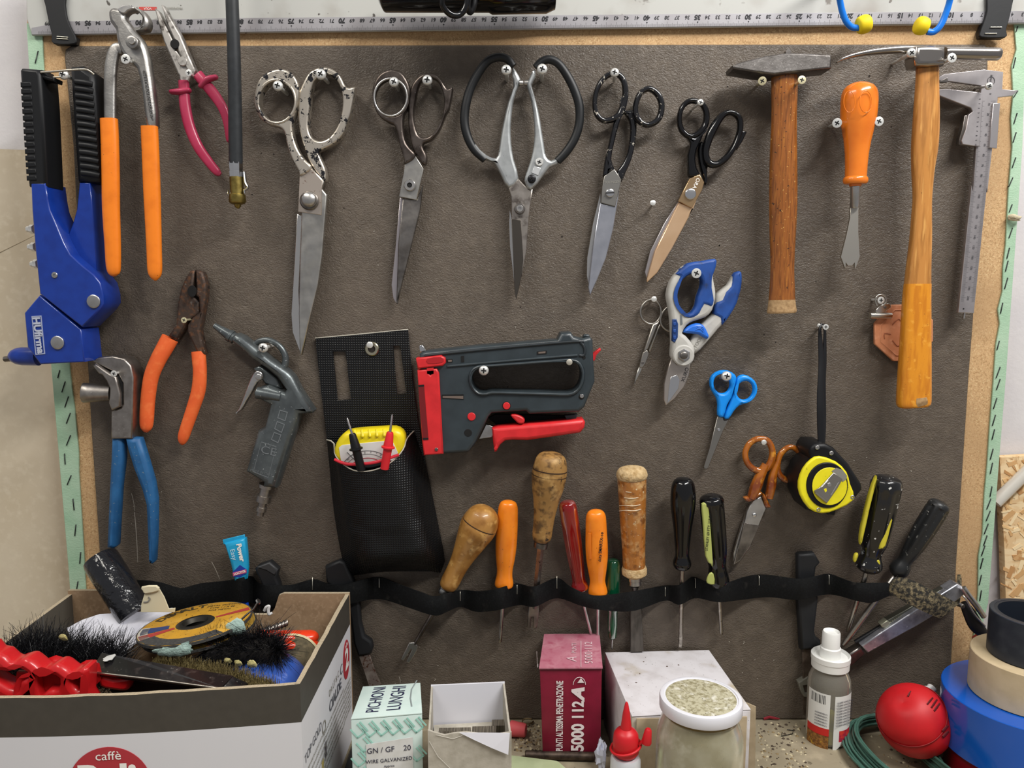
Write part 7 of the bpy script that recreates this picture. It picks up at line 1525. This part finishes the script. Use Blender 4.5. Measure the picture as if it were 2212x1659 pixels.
for p, h in zip(fwn, hs_):
    V += [drop(p, .001), drop(p, h), drop(p + Y_ * .002, .001), drop(p + Y_ * .002, h)]
Fc = []
for i in range(7):
    a, b = i * 4, i * 4 + 4; Fc += [(a, b, b + 1, a + 1), (a + 2, a + 3, b + 3, b + 2), (a + 1, b + 1, b + 3, a + 3)]
mk('front_wall', V, Fc, grc, t, None)
quad_plate('torn_flap', [bl + (br - bl) * .38 + Vector((0, -.001, .002)), bl + (br - bl) * .98 + Vector((0, -.0015, .001)), bl + (br - bl) * .96 + Vector((0, -.003, -.018)), bl + (br - bl) * .78 + Vector((0, -.003, -.012)), bl + (br - bl) * .55 + Vector((0, -.002, -.004))], .0006, whb, t)
for P in (((.02, -.006), (.12, -.020), (.30, -.034), (.45, -.060)), ((.10, .0), (.30, -.004), (.5, .001))):
    sweep('crease', [(bl + (br - bl) * a + Vector((0, -.0006, b)), .0002, .0002) for a, b in P], mat('crease_white', 'd8d4ca', .8), t, n=6)
hexa('filler', [drop(bl + Vector((.003, .004, 0)), .0015), drop(br + Vector((-.003, .004, 0)), .0015), drop(tr + Vector((-.003, -.004, 0)), .0015), drop(tl + Vector((.003, -.004, 0)), .0015)] + [drop(bl + Vector((.003, .004, 0)), .052), drop(br + Vector((-.003, .004, 0)), .052), drop(tr + Vector((-.003, -.004, 0)), .052), drop(tl + Vector((.003, -.004, 0)), .052)], grc, t)
stm = mat('staple_stick', 'a09888', .4, .8, mix=[('6e675c', 900, .45, .55, 1, (1, .02, .02))])
def stick(label, f0, f1, dy, z):
    a = bl + (br - bl) * f0; b = bl + (br - bl) * f1
    s = thing('staple_stick', label, 'staples', (a.x, a.y + dy, z), 'staple sticks in the open box')
    p, q = Vector((a.x, a.y + dy, z)), Vector((b.x, b.y + dy, z)); w_, h_ = .0052, .010
    V = []; 
    for e in (p, q):
        V += [e + Y_ * -w_, e + Y_ * -w_ + Z_ * h_, e + Y_ * w_ + Z_ * h_, e + Y_ * w_, e + Y_ * (w_ - .0012), e + Y_ * (w_ - .0012) + Z_ * (h_ - .0012), e - Y_ * (w_ - .0012) + Z_ * (h_ - .0012), e - Y_ * (w_ - .0012)]
    mk('strip', V, [(i, (i + 1) % 8, (i + 1) % 8 + 8, i + 8) for i in range(8)] + [(7, 6, 5, 4, 3, 2, 1, 0), tuple(range(8, 16))], stm, s, None)
    n_ = int((q - p).length / .0013)
    V = []; Fc = []
    for i in range(n_):
        c = p + (q - p) * ((i + .5) / n_); e = Vector((.00012, 0, 0)); n0 = len(V)
        V += [c - e - Y_ * (w_ + .0001) + Z_ * .0005, c + e - Y_ * (w_ + .0001) + Z_ * .0005, c + e - Y_ * (w_ + .0001) + Z_ * (h_ + .0001), c - e - Y_ * (w_ + .0001) + Z_ * (h_ + .0001), c + e + Y_ * w_ + Z_ * (h_ + .0001), c - e + Y_ * w_ + Z_ * (h_ + .0001)]
        Fc += [(n0, n0 + 1, n0 + 2, n0 + 3), (n0 + 3, n0 + 2, n0 + 4, n0 + 5)]
    mk('staple_joint', V, Fc, mat('joint_dark', '57503f', .6), s, None)['kind'] = 'stuff'
stick('front row of staples just behind the torn box front', .07, .95, .018, .0525)
stick('short pale stick of staples lying on the front row', .15, .30, .027, .0630)
stick('staple stick against the inner back wall nearer the mint box', .06, .47, .050, .0525)
stick('staple stick against the inner back wall nearer the red box', .49, .80, .048, .0545)
stick('deep middle row of staples in the open box', .06, .93, .034, .0525)
stick('darker half stick of staples at the far corner of the open box', .74, .93, .062, .0525)

# ---- maroon staple box
H3 = .098
mar = mat('maroon_card', '7e1430', .4, mix=[('721029', 40, .4, .7)])
pink = mat('faded_lid', 'b06c7c', .5, mix=[('c08a94', 30, .45, .7), ('a45468', 60, .5, .7)])
tl, tr, br, bl = G(1175, 1376, H3), G(1295, 1378, H3), G(1300, 1441, H3), G(1166, 1442, H3)
for p in (tl, tr): p.y = min(p.y, -.006)
t = thing('maroon_box', 'tall maroon staple box with white vertical lettering and taped faded lid', 'box', drop((tl + br) / 2), 'cardboard boxes on the bench')
b2 = Vector((.003, 0, 0))
hexa('body', [drop(bl + b2 * 1.2, .001), drop(br, .001), drop(tr, .001), drop(tl, .001), bl - Z_ * .002, br - Z_ * .002, tr - Z_ * .002, tl - Z_ * .002], mar, t, bev=.0006)
hexa('lid', [bl - b2 * .3 - Z_ * .001 - Y_ * .002, br + b2 * .2 - Z_ * .001 - Y_ * .002, tr + Z_ * .001, tl + Z_ * .001, bl - b2 * .3 + Z_ * .0008 - Y_ * .002, br + b2 * .2 + Z_ * .0008 - Y_ * .002, tr + Z_ * .005, tl + Z_ * .004], pink, t, bev=.0004)
fx3 = (br - bl).normalized(); fn3 = Vector((fx3.y, -fx3.x, 0)).normalized()
def on3(f, z): return bl + (br - bl) * f + Vector((0, 0, z - H3)) + fn3 * .0008
wp = mat('box_white_ink', 'e8dcdc', .5)
letters3('lettering', 'PUNTI ALTISSIMA PENETRAZIONE', .0066, on3(.33, .047), Z_, -fx3, wp, t, sx=.52, bold=.0002)
letters3('lettering', '5000', .0120, on3(.63, .0240), Z_, -fx3, wp, t, sx=.86, bold=.0006)
letters3('lettering', '112', .0110, on3(.63, .0530), Z_, -fx3, wp, t, sx=.86, bold=.0005)
letters3('lettering', 'A', .0115, on3(.63, .0700), Z_, -fx3, wp, t, bold=.0009, shear=.3, sx=1.15)
ap = on3(.64, .082); quad_plate('arrow_mark', [ap + fx3 * -.002, ap + fx3 * .005, ap + fx3 * .0015 + Z_ * .005], .0002, wp, t, fn3)
sweep('arrow_arc', [(on3(.64 + .10 * math.cos(a), .080 + .008 * math.sin(a)), .0003, .0002) for a in [i * math.pi / 8 for i in range(9)]], wp, t, n=5)
lu = ((tl + tr) / 2 + Z_ * .0047 - ((bl + br) / 2 + Z_ * .0009 - Y_ * .002)).normalized(); lc = (bl + br) / 2 + Z_ * .0012 - Y_ * .002
pw = mat('lid_pale_ink', 'd8b8be', .5)
letters3('lettering', '5000·112', .0080, lc + fx3 * .018 + lu * .027 + Z_ * .0004, lu, -fx3, pw, t)
letters3('lettering', 'A', .010, lc + fx3 * .001 + lu * .014 + Z_ * .0004, lu, -fx3, pw, t, shear=.25)
letters3('lettering', 'PUNTI', .005, lc + fx3 * .003 + lu * .036 + Z_ * .0004, lu, -fx3, pw, t)
quad_plate('fold_line', [lc + fx3 * .0095 + Z_ * .0004, lc + fx3 * .0102 + Z_ * .0004, lc + fx3 * .0102 + lu * .050 + Z_ * .0004, lc + fx3 * .0095 + lu * .050 + Z_ * .0004], .0002, pw, t, Z_)
tp_m = mat('clear_tape', 'cfc4c0', .15, coat=.6, trans=.6)
sweep('tape_wrinkle', [(bl + Vector((-.002, .002 + i * .007, .001 - .004 * (i % 2))), .002, .0006) for i in range(5)], tp_m, t, n=8, up=X_)

# ---- big white carton
H4 = .083
tl, tr, br, bl = G(1307, 1409, H4), G(1530, 1401, H4), G(1622, 1532, H4), G(1365, 1547, H4)
for p in (tl, tr): p.y = min(p.y, -.004)
t = thing('white_carton', 'large dusty white carton behind the glass jar', 'box', drop((tl + br) / 2), 'cardboard boxes on the bench')
dw2 = mat('dusty_white_card', 'd6d3d6', .7, mix=[('c4bfc0', 25, .45, .7), ('b5a994', 12, .58, .72), ('4a4038', 220, .71, .74, 2)])
hexa('body', [drop(bl, .001), drop(br, .001), drop(tr, .001), drop(tl, .001), bl - Z_ * .0015, br - Z_ * .0015, tr - Z_ * .0015, tl - Z_ * .0015], dw2, t, bev=.0008)
hexa('lid', [bl - Z_ * .001, br - Z_ * .001, tr - Z_ * .001, tl - Z_ * .001, bl, br, tr, tl], dw2, t, bev=.0004)
kr = mat('kraft_flap', 'b5a488', .8, mix=[('a39276', 40, .4, .7)])
hexa('front_flap', [drop(bl + Vector((.004, -.0030, 0)), .001), drop(br + Vector((-.004, -.0030, 0)), .001), drop(br + Vector((-.004, -.0010, 0)), .001), drop(bl + Vector((.004, -.0010, 0)), .001), bl + Vector((.004, -.0030, -.001)), br + Vector((-.004, -.0030, -.006)), br + Vector((-.004, -.0010, -.006)), bl + Vector((.004, -.0010, -.001))], kr, t, bev=.0003)
quad_plate('corner_flap', [br + Vector((0, .014, -.001)), br + Vector((.0085, .012, -.004)), drop(br + Vector((.010, .010, 0)), .004), drop(br + Vector((.002, .012, 0)), .004)], .0012, kr, t)
sp_ = mat('speck', '5a4638', .8)
for u, v in ((1390, 1429), (1441, 1439), (1382, 1455), (1374, 1474), (1466, 1436)):
    c = G(u, v, H4 + .0004); quad_plate('speck', [c + Vector((math.cos(a) * .0010 * rr.uniform(.5, 1.4), math.sin(a) * .0008, 0)) for a in (0, 1.2, 2.4, 3.6, 4.9)], .0003, sp_, t, Z_)

# ---- glass jar
jc = W(1514, 1500, .190); jc = Vector((jc.x, -.190, 0)); jt = .1355
t = thing('glass_jar', 'dusty glass jar with a white screw lid', 'jar', jc)
gl = mat('dusty_glass', 'b9b49c', .22, trans=.35, mix=[('a39c80', 20, .42, .66), ('d0ccb8', 30, .56, .74)], ior=1.2, rvar=.12)
def turn(name, c, prof, m, par, n=48, cap=True, smooth=40):
    zt = max(z for z, r in prof); zb = min(z for z, r in prof)
    return lathe3(name, c + Z_ * zb, c + Z_ * zt, [((z - zb) / (zt - zb), r) for z, r in prof], m, par, n=n, cap=cap, smooth=smooth, up=Y_)
turn('glass', jc, [(.0005, .030), (.003, .0345), (.010, .0358), (.090, .0358), (.103, .0350), (.111, .0325), (.117, .0304), (.122, .0298), (.127, .0298)], gl, t)
turn('contents', jc, [(.004, .031), (.006, .0335), (.080, .0335), (.088, .030)], mat('jar_dust', '8d8666', .9, mix=[('a39a78', 40, .4, .7)], bump=(150, .6, .002)), t)
lw = mat('lid_white', 'dcdce2', .35, coat=.2)
turn('lid', jc, [(.1240, .0318), (.1240, .0334), (.1248, .0338), (.1325, .0338), (.1340, .0331), (.1345, .0318), (.1345, .0303), (.1338, .0299), (.1338, .0287)], lw, t)
turn('lid_top', jc, [(.1325, .0290), (.1338, .0288), (.1342, .0270), (.1344, .001)], mat('dusty_lid', 'b5b096', .9, mix=[('8d8668', 150, .45, .6), ('d2cfc0', 70, .56, .68), ('57513c', 400, .62, .68)], bump=(300, .5, .001)), t)
turn('rust_ring', jc, [(.1205, .0303), (.1240, .0307)], mat('rust_ring', '6e5c34', .8), t)

# ---- glue bottle with red nozzle
bc = W(1352, 1600, .200); bc = Vector((bc.x, -.200, 0))
t = thing('glue_bottle', 'small glue bottle with a pointed red cap and tethered stopper', 'glue bottle', bc)
zz_ = lambda v: W(1352, v, .200).z
rc = mat('red_cap', 'c41c24', .4)
turn('bottle', bc, [(.0005, .011), (.002, .0125), (zz_(1660), .0125), (zz_(1640), .0124), (zz_(1632), .011)], mat('milky_bottle', 'd4d6da', .3, trans=.2), t, n=28)
turn('cap', bc, [(zz_(1630), .0085), (zz_(1622), .0108), (zz_(1598), .0106), (zz_(1585), .0100), (zz_(1578), .0080), (zz_(1573), .0046), (zz_(1540), .0030), (zz_(1519), .0013), (zz_(1516), .0004)], rc, t, n=28)
ring_z = zz_(1612)
sweep('tether', [(bc + Vector((.0122 * math.cos(a), .0122 * math.sin(a), ring_z + .003 * math.cos(a))), .0011, .0011) for a in [i * math.pi / 12 for i in range(25)]], rc, t, n=8, up=Z_)
sa, sb = W(1380, 1608, .205), W(1398, 1592, .205)
sweep('tether_arm', [(bc + Vector((.0115, -.004, ring_z + .002)), .0012, .0012), (sa, .0012, .0012), (sb, .0013, .0013)], rc, t, n=8, up=Y_)
lathe3('stopper', W(1396, 1606, .205), W(1401, 1574, .205), [(0, .0038), (.1, .0042), (.9, .0028), (1, .0018)], rc, t, n=18)

# ---- spray bottle
sb_ = Vector((W(1790, 1500, .034).x, -.034, 0)); zs = lambda v: W(1790, v, .034).z
t = thing('spray_bottle', 'clear bottle with white nozzle and printed labels half full of yellow liquid', 'bottle', sb_)
pet = mat('clear_pet', 'c4c0b4', .10, trans=.75, ior=1.15)
turn('bottle', sb_, [(.0005, .017), (.002, .0200), (.006, .0212), (zs(1475), .0212), (zs(1462), .0205), (zs(1450), .0180), (zs(1443), .0165), (zs(1438), .0165)], pet, t, n=40)
turn('liquid', sb_, [(.002, .018), (.004, .0200), (zs(1560), .0202), (zs(1559), .001)], mat('olive_liquid', 'a8a638', .15, trans=.3), t, n=40)
ws = mat('nozzle_white', 'e8e8e4', .35)
turn('collar', sb_, [(zs(1440), .0176), (zs(1439), .0186), (zs(1424), .0188), (zs(1423), .0193), (zs(1413), .0193), (zs(1411), .0182), (zs(1417), .0165), (zs(1418), .0100)], ws, t, n=40)
turn('nozzle', sb_ + Vector((-.0006, 0, 0)), [(zs(1420), .0104), (zs(1398), .0102), (zs(1396), .0090), (zs(1366), .0088), (zs(1363), .0080), (zs(1368), .0060)], ws, t, n=32)
def wrap(name, a0_, a1_, z0, z1, m, r=.0214, cut=0.0, n=14):
    V = []; Fc = []
    for i in range(n + 1):
        f = i / n; a = R(a0_ + (a1_ - a0_) * f); zb = z0 + cut * f
        V += [sb_ + Vector((r * math.sin(a), -r * math.cos(a), zb)), sb_ + Vector((r * math.sin(a), -r * math.cos(a), z1))]
    for i in range(n): Fc.append((2 * i, 2 * i + 2, 2 * i + 3, 2 * i + 1))
    return mk(name, V, Fc, m, t, 60)
lbw = mat('label_white', 'e0e0dc', .45)
wrap('label', -85, -18, zs(1556), zs(1480), lbw); wrap('label', -6, 75, zs(1600), zs(1482), lbw, cut=.026)
wrap('label_band', -85, -18, zs(1568), zs(1552), mat('label_scarlet', 'c42420', .45), r=.02142)
wrap('label_photo', -85, -18, zs(1602), zs(1567), mat('label_brown', '6a4520', .6, mix=[('9a6a30', 200, .4, .6), ('d8b830', 60, .62, .7)]), r=.02142)
wrap('label_photo', 10, 75, zs(1578), zs(1555), mat('label_berry', 'a82440', .5, mix=[('d83c30', 120, .45, .6)]), r=.02142)
def wraptext(s_, a_, z, h_, m_, bold=0.0):
    ar = R(a_); n_ = Vector((math.sin(ar), -math.cos(ar), 0)); letters3('small_print', s_, h_, sb_ + n_ * .0217 + Z_ * z, Vector((math.cos(ar), math.sin(ar), 0)), Z_, m_, t, bold=bold)
for k in range(9): wraptext('TENERE LONTANO', 22, zs(1494 + k * 6), .0017, MATS['label_ink'])
for k in range(5): wraptext('INGREDIENTI', -40, zs(1522 + k * 6), .0015, MATS['label_ink'])
for k in range(11):
    a = -72 + k * 4.0; wrap('barcode_bar', a, a + (1.4 if k % 3 else 2.4), zs(1502), zs(1484), ink, r=.02145, n=2)

# ---- green wire coil and red bell
cc_ = Vector((.395, -.078, 0))
t = thing('wire_coil', 'coil of dark green plastic-coated wire around the red cap', 'wire coil', cc_)
gw = mat('green_wire', '44685c', .4, mix=[('385a4e', 30, .4, .7)])
shp = crom([(.472, -.026), (.445, -.012), (.40, -.012), (.362, -.022), (.340, -.055), (.338, -.095), (.352, -.135), (.388, -.165), (.415, -.145), (.412, -.105), (.420, -.068), (.442, -.042)], 6, True)
path = []; N_ = 17; q = random.Random(12); offs = [(q.uniform(-.009, .007), q.uniform(.002, .024)) for _ in range(N_ + 1)]
order = sorted(range(N_ + 1), key=lambda i: offs[i][0]); offs = [offs[i] for i in order]
for i in range(N_ * 40 + 1):
    k = i / 40; a = 2 * math.pi * k; j = int(k); f = k - j; o0, o1 = offs[min(j, N_)], offs[min(j + 1, N_)]
    base = shp[int((f * len(shp))) % len(shp)]; nx_ = shp[(int(f * len(shp)) + 1) % len(shp)]; ff = f * len(shp) - int(f * len(shp))
    p_ = Vector((base[0] + (nx_[0] - base[0]) * ff, base[1] + (nx_[1] - base[1]) * ff, 0)); o_ = o0[0] + (o1[0] - o0[0]) * f; dirp = (p_ - cc_).normalized()
    path.append((p_ + dirp * (o_ - .004) + Z_ * (o0[1] + (o1[1] - o0[1]) * f + .0008 * math.sin(3 * a + j)), .0013, .0013))
sweep('wire', path, gw, t, n=7, up=Z_)
rb = Vector((W(1975, 1555, .075).x, -.075, .0445))
t = thing('red_bell', 'red plastic shell with vent slots sitting inside the wire coil', 'plastic shell', rb - Z_ * .0345)
rm = mat('matt_red', 'c0141c', .5, mix=[('ac1018', 20, .42, .7)])
V = []; Fc = []; nu, nv = 40, 26; ax_ = Vector((-.55, -.35, .76)).normalized(); e1 = ax_.cross(Y_).normalized(); e2 = ax_.cross(e1)
for j in range(nv + 1):
    ph = math.pi * j / nv
    for i in range(nu):
        a = 2 * math.pi * i / nu; r_ = .0345
        if abs(ph - 1.25) < .10: r_ -= .0007
        if ph < .35: r_ *= 1 - .07 * (1 - ph / .35)
        if ph > 2.2: r_ *= 1 - .10 * (ph - 2.2) / .94
        V.append(rb + e1 * (r_ * math.sin(ph) * math.cos(a)) + e2 * (r_ * math.sin(ph) * math.sin(a)) + ax_ * (r_ * 1.04 * math.cos(ph)))
for j in range(nv):
    for i in range(nu): Fc.append((j * nu + i, j * nu + (i + 1) % nu, (j + 1) * nu + (i + 1) % nu, (j + 1) * nu + i))
mk('shell', V, Fc, rm, t, 50)
sweep('seam', [(rb + (e1 * math.cos(a) + e2 * math.sin(a)) * (.0343 * math.sin(1.25)) + ax_ * (.0343 * 1.04 * math.cos(1.25)), .0006, .0006) for a in [i * math.pi / 24 for i in range(48)]], mat('seam_red', '8a0c12', .5), t, closed=True, n=6)
dkr = mat('slot_dark', '5a0a0e', .6)
def onball(u, v, k=1.0):
    r0 = ray(u, v); oc = CAMP - rb; b_ = r0.dot(oc); a_ = r0.dot(r0); c_ = oc.dot(oc) - (.0350 * k) ** 2; d_ = max(0, b_ * b_ - a_ * c_); return CAMP + r0 * ((-b_ - math.sqrt(d_)) / a_)
for P in (((2003, 1523), (2015, 1508)), ((2012, 1530), (2024, 1512)), ((2018, 1537), (2030, 1520)), ((2036, 1580), (2048, 1568)), ((2037, 1592), (2049, 1580)), ((1962, 1505), (1968, 1494))):
    sweep('vent_slot', [(onball(*P[0]), .0016, .0006), (onball((P[0][0] + P[1][0]) / 2, (P[0][1] + P[1][1]) / 2), .0018, .0007), (onball(*P[1]), .0012, .0006)], dkr, t, n=8)
t = thing('white_stopper', 'white plastic stopper behind the red shell', 'stopper', W(2008, 1495, .03))
lathe3('stopper', W(2000, 1500, .035), W(2015, 1484, .030), [(0, .006), (.5, .0062), (.6, .0045), (.9, .005), (1, .003)], MATS['white_plastic'], t, n=12)

# ---- tape rolls stacked
tx_ = Vector((.490, -.100, 0))
def roll(label, z0, z1, r, rin, m, m2, nm='tape_roll', dx_=0):
    c = tx_ + X_ * dx_; t = thing(nm, label, 'tape roll', c + Z_ * z0, 'stacked tape rolls')
    turn('winding', c, [(z0, rin + .003), (z0, r - .0006), (z0 + .0006, r), (z1 - .0006, r), (z1, r - .0006), (z1, rin + .003)], m, t, n=64, cap=False)
    turn('core', c, [(z0 + .0002, rin), (z0 + .0002, rin + .0031), (z1 - .0002, rin + .0031), (z1 - .0002, rin)], m2, t, n=64, cap=False)
    turn('core_lining', c, [(z0 + .0001, rin + .0001), (z1 - .0002, rin + .0001)], m2, t, n=64, cap=False)
    return t
pc = mat('pipe_black', '202632', .4, mix=[('2c323c', 60, .4, .7)]); bei = mat('masking_tape', 'cdb996', .6, mix=[('c2ae8a', 40, .4, .7)], bump=(30, .3, .002)); core = mat('core_card', '8d8064', .85)
blt = mat('blue_tape', '0a56b8', .18, coat=.5); rdt = mat('red_tape', '8c1420', .3, coat=.3)
roll('red tape roll at the bottom of the stack', .0005, .0322, .064, .038, rdt, core)
roll('wide glossy blue tape roll second from the bottom', .0327, .0855, .071, .040, blt, core)
roll('beige masking tape roll with a wrinkled edge', .0860, .1248, .0487, .032, bei, core, dx_=.0)
roll('black tube standing on the masking tape', .1253, .1668, .0354, .0285, pc, mat('pipe_inner', '1c222c', .5), nm='pipe_offcut')
# ---- small things lying on the bench
t = thing('red_eraser', 'small coral rubber plug beside the open staple box', 'plug', G(1118, 1560, 0))
pa, pb = W(1102, 1553, .030), W(1136, 1552, .034)
pa.z = pb.z = .0085
lathe3('plug', pa, pb, [(0, .0075), (.05, .0082), (.9, .0070), (1, .0062)], mat('coral_rubber', 'd4585c', .6), t, n=24)
t = thing('steel_rod', 'dark steel rod lying in front of the maroon box', 'rod', G(1210, 1632, 0))
pa, pb = G(1134, 1630, .0052), G(1285, 1634, .0052)
lathe3('rod', pa, pb, [(0, .0030), (.01, .0042), (.99, .0042), (1, .0030)], mat('rod_rust', '574a40', .5, .7, mix=[('3a302a', 80, .4, .65)]), t, n=18)
t = thing('soap_bar', 'pale green wedge of tailor chalk at the bench edge', 'chalk', G(1120, 1650, 0))
so = mat('pale_green_soap', 'b9c49c', .45, mix=[('aab58c', 30, .4, .7)])
P = [G(1030, 1675, .016), G(1260, 1690, .012), G(1205, 1642, .014), G(1050, 1623, .018)]
hexa('bar', [drop(p, .0005) for p in P] + P, so, t, bev=.0018)
t = thing('paper_scrap', 'crumpled scrap of white paper below the red glue cap', 'paper scrap', G(1298, 1640, 0))
ps = mat('scrap_white', 'd0d4e4', .8)
q = random.Random(21); V = []; Fc = []; c = G(1298, 1640, .014); nu, nv = 14, 9
for j in range(nv + 1):
    ph = math.pi * j / nv
    for i in range(nu):
        a = 2 * math.pi * i / nu; r_ = .0085 * q.uniform(.55, 1.25); V.append(c + Vector((r_ * .65 * math.sin(ph) * math.cos(a), r_ * .7 * math.sin(ph) * math.sin(a), r_ * 1.75 * math.cos(ph))))
for j in range(nv):
    for i in range(nu): Fc.append((j * nu + i, (j + 1) * nu + i, (j + 1) * nu + (i + 1) % nu, j * nu + (i + 1) % nu))
lowz = min(p.z for p in V); V = [p - Z_ * (lowz - .0005) if lowz < .0005 else p for p in V]
mk('scrap', V, Fc, ps, t, 20)
t = thing('small_staples', 'bent loose staples scattered beside the spray bottle', 'loose staples', G(1700, 1580, 0))
for a, b, c_ in (((1690, 1582), (1688, 1590), (1712, 1585)), ((1712, 1585), (1714, 1578), (1700, 1576))):
    sweep('staple', [(G(*a, .001), .0004, .0004), (G(*b, .001), .0004, .0004), (G(*c_, .001), .0004, .0004)], staple_b, t, n=6)
# crumbs and dust swept against the board: too many to count
q = random.Random(30); groups = {}
for i in range(420):
    zone = q.random()
    if zone < .35: u, v = q.uniform(1110, 1170), q.uniform(1562, 1625)
    elif zone < .75: u, v = q.uniform(1635, 1745), q.uniform(1558, 1659)
    else: u, v = q.uniform(1830, 2060), q.uniform(1560, 1659)
    groups.setdefault(q.randrange(3), []).append((u, v, q.uniform(.0006, .0022)))
for k, cm in enumerate(('8d7a58', '4c4034', 'c8bc9c')):
    V = []; Fc = []
    for u, v, r_ in groups[k]:
        c = G(u, v, .0005); n0 = len(V); h_ = r_ * q.uniform(.25, .7)
        for a in range(5):
            b_ = a * 1.2566 + q.random() * .5; V.append(c + Vector((math.cos(b_) * r_ * q.uniform(.5, 1.3), math.sin(b_) * r_ * q.uniform(.5, 1.3), -.0004)))
        V.append(c + Vector((0, 0, h_)))
        Fc += [(n0 + a, n0 + (a + 1) % 5, n0 + 5) for a in range(5)]
    o = mk('sawdust_crumbs', V, Fc, mat('crumb_' + cm, cm, .9), None, None); props(o, ('tan', 'dark', 'pale')[k] + ' crumbs and sawdust scattered along the back of the bench', 'sawdust', None, 'stuff')
t = thing('red_shaving', 'red plastic shaving on the bench against the leather board', 'shaving', G(1668, 1551, .001))
sweep('curl', [(G(1650, 1553, .002), .0016, .0005), (G(1662, 1549, .004), .0018, .0005), (G(1676, 1552, .003), .0014, .0005), (G(1684, 1553, .002), .0008, .0004)], mat('red_shave', '8c2430', .5), t, n=6)
t = thing('spring_clip', 'dark bent wire clip beside the coral plug', 'clip', G(1150, 1560, 0))
sweep('wire', [(G(1140 + 12 * math.cos(a), 1558 + 6 * math.sin(a), .002 + .0006 * i), .0009, .0009) for i, a in enumerate([k * .7 for k in range(9)])], mat('wire_tan', '6b5a3c', .5, .5), t, n=6)
t = thing('plastic_hook', 'grey plastic bracket behind the spray bottle', 'bracket', W(1735, 1480, .01))
plate('bracket', zS((288, 1285), (380, 1230), (385, 1300), (330, 1310), (345, 1370), (385, 1375), (385, 1410), (335, 1405), (305, 1350)), .012, .008, mat('bracket_grey', '6e6c62', .5), t, bev=.0008)

t = thing('black_folder', 'black printed folder lying between the coffee carton and the mint box', 'folder', (-.148, -.12, 0))
hexa('cover', [(-.164, -.235, .0004), (-.128, -.235, .0004), (-.134, -.045, .0004), (-.164, -.045, .0004), (-.164, -.235, .004), (-.128, -.235, .004), (-.134, -.045, .004), (-.164, -.045, .004)], mat('folder_black', '141414', .5), t, bev=.0006)
quad_plate('printed_frame', [Vector((-.160, -.20, .0043)), Vector((-.1595, -.20, .0043)), Vector((-.1595, -.10, .0043)), Vector((-.160, -.10, .0043))], .0002, MATS['grey_ink'], t, Z_)
letters3('lettering', 'CIALDE', .006, Vector((-.152, -.15, .0043)), Y_, -X_, MATS['grey_ink'], t)
bpy.context.view_layer.update()
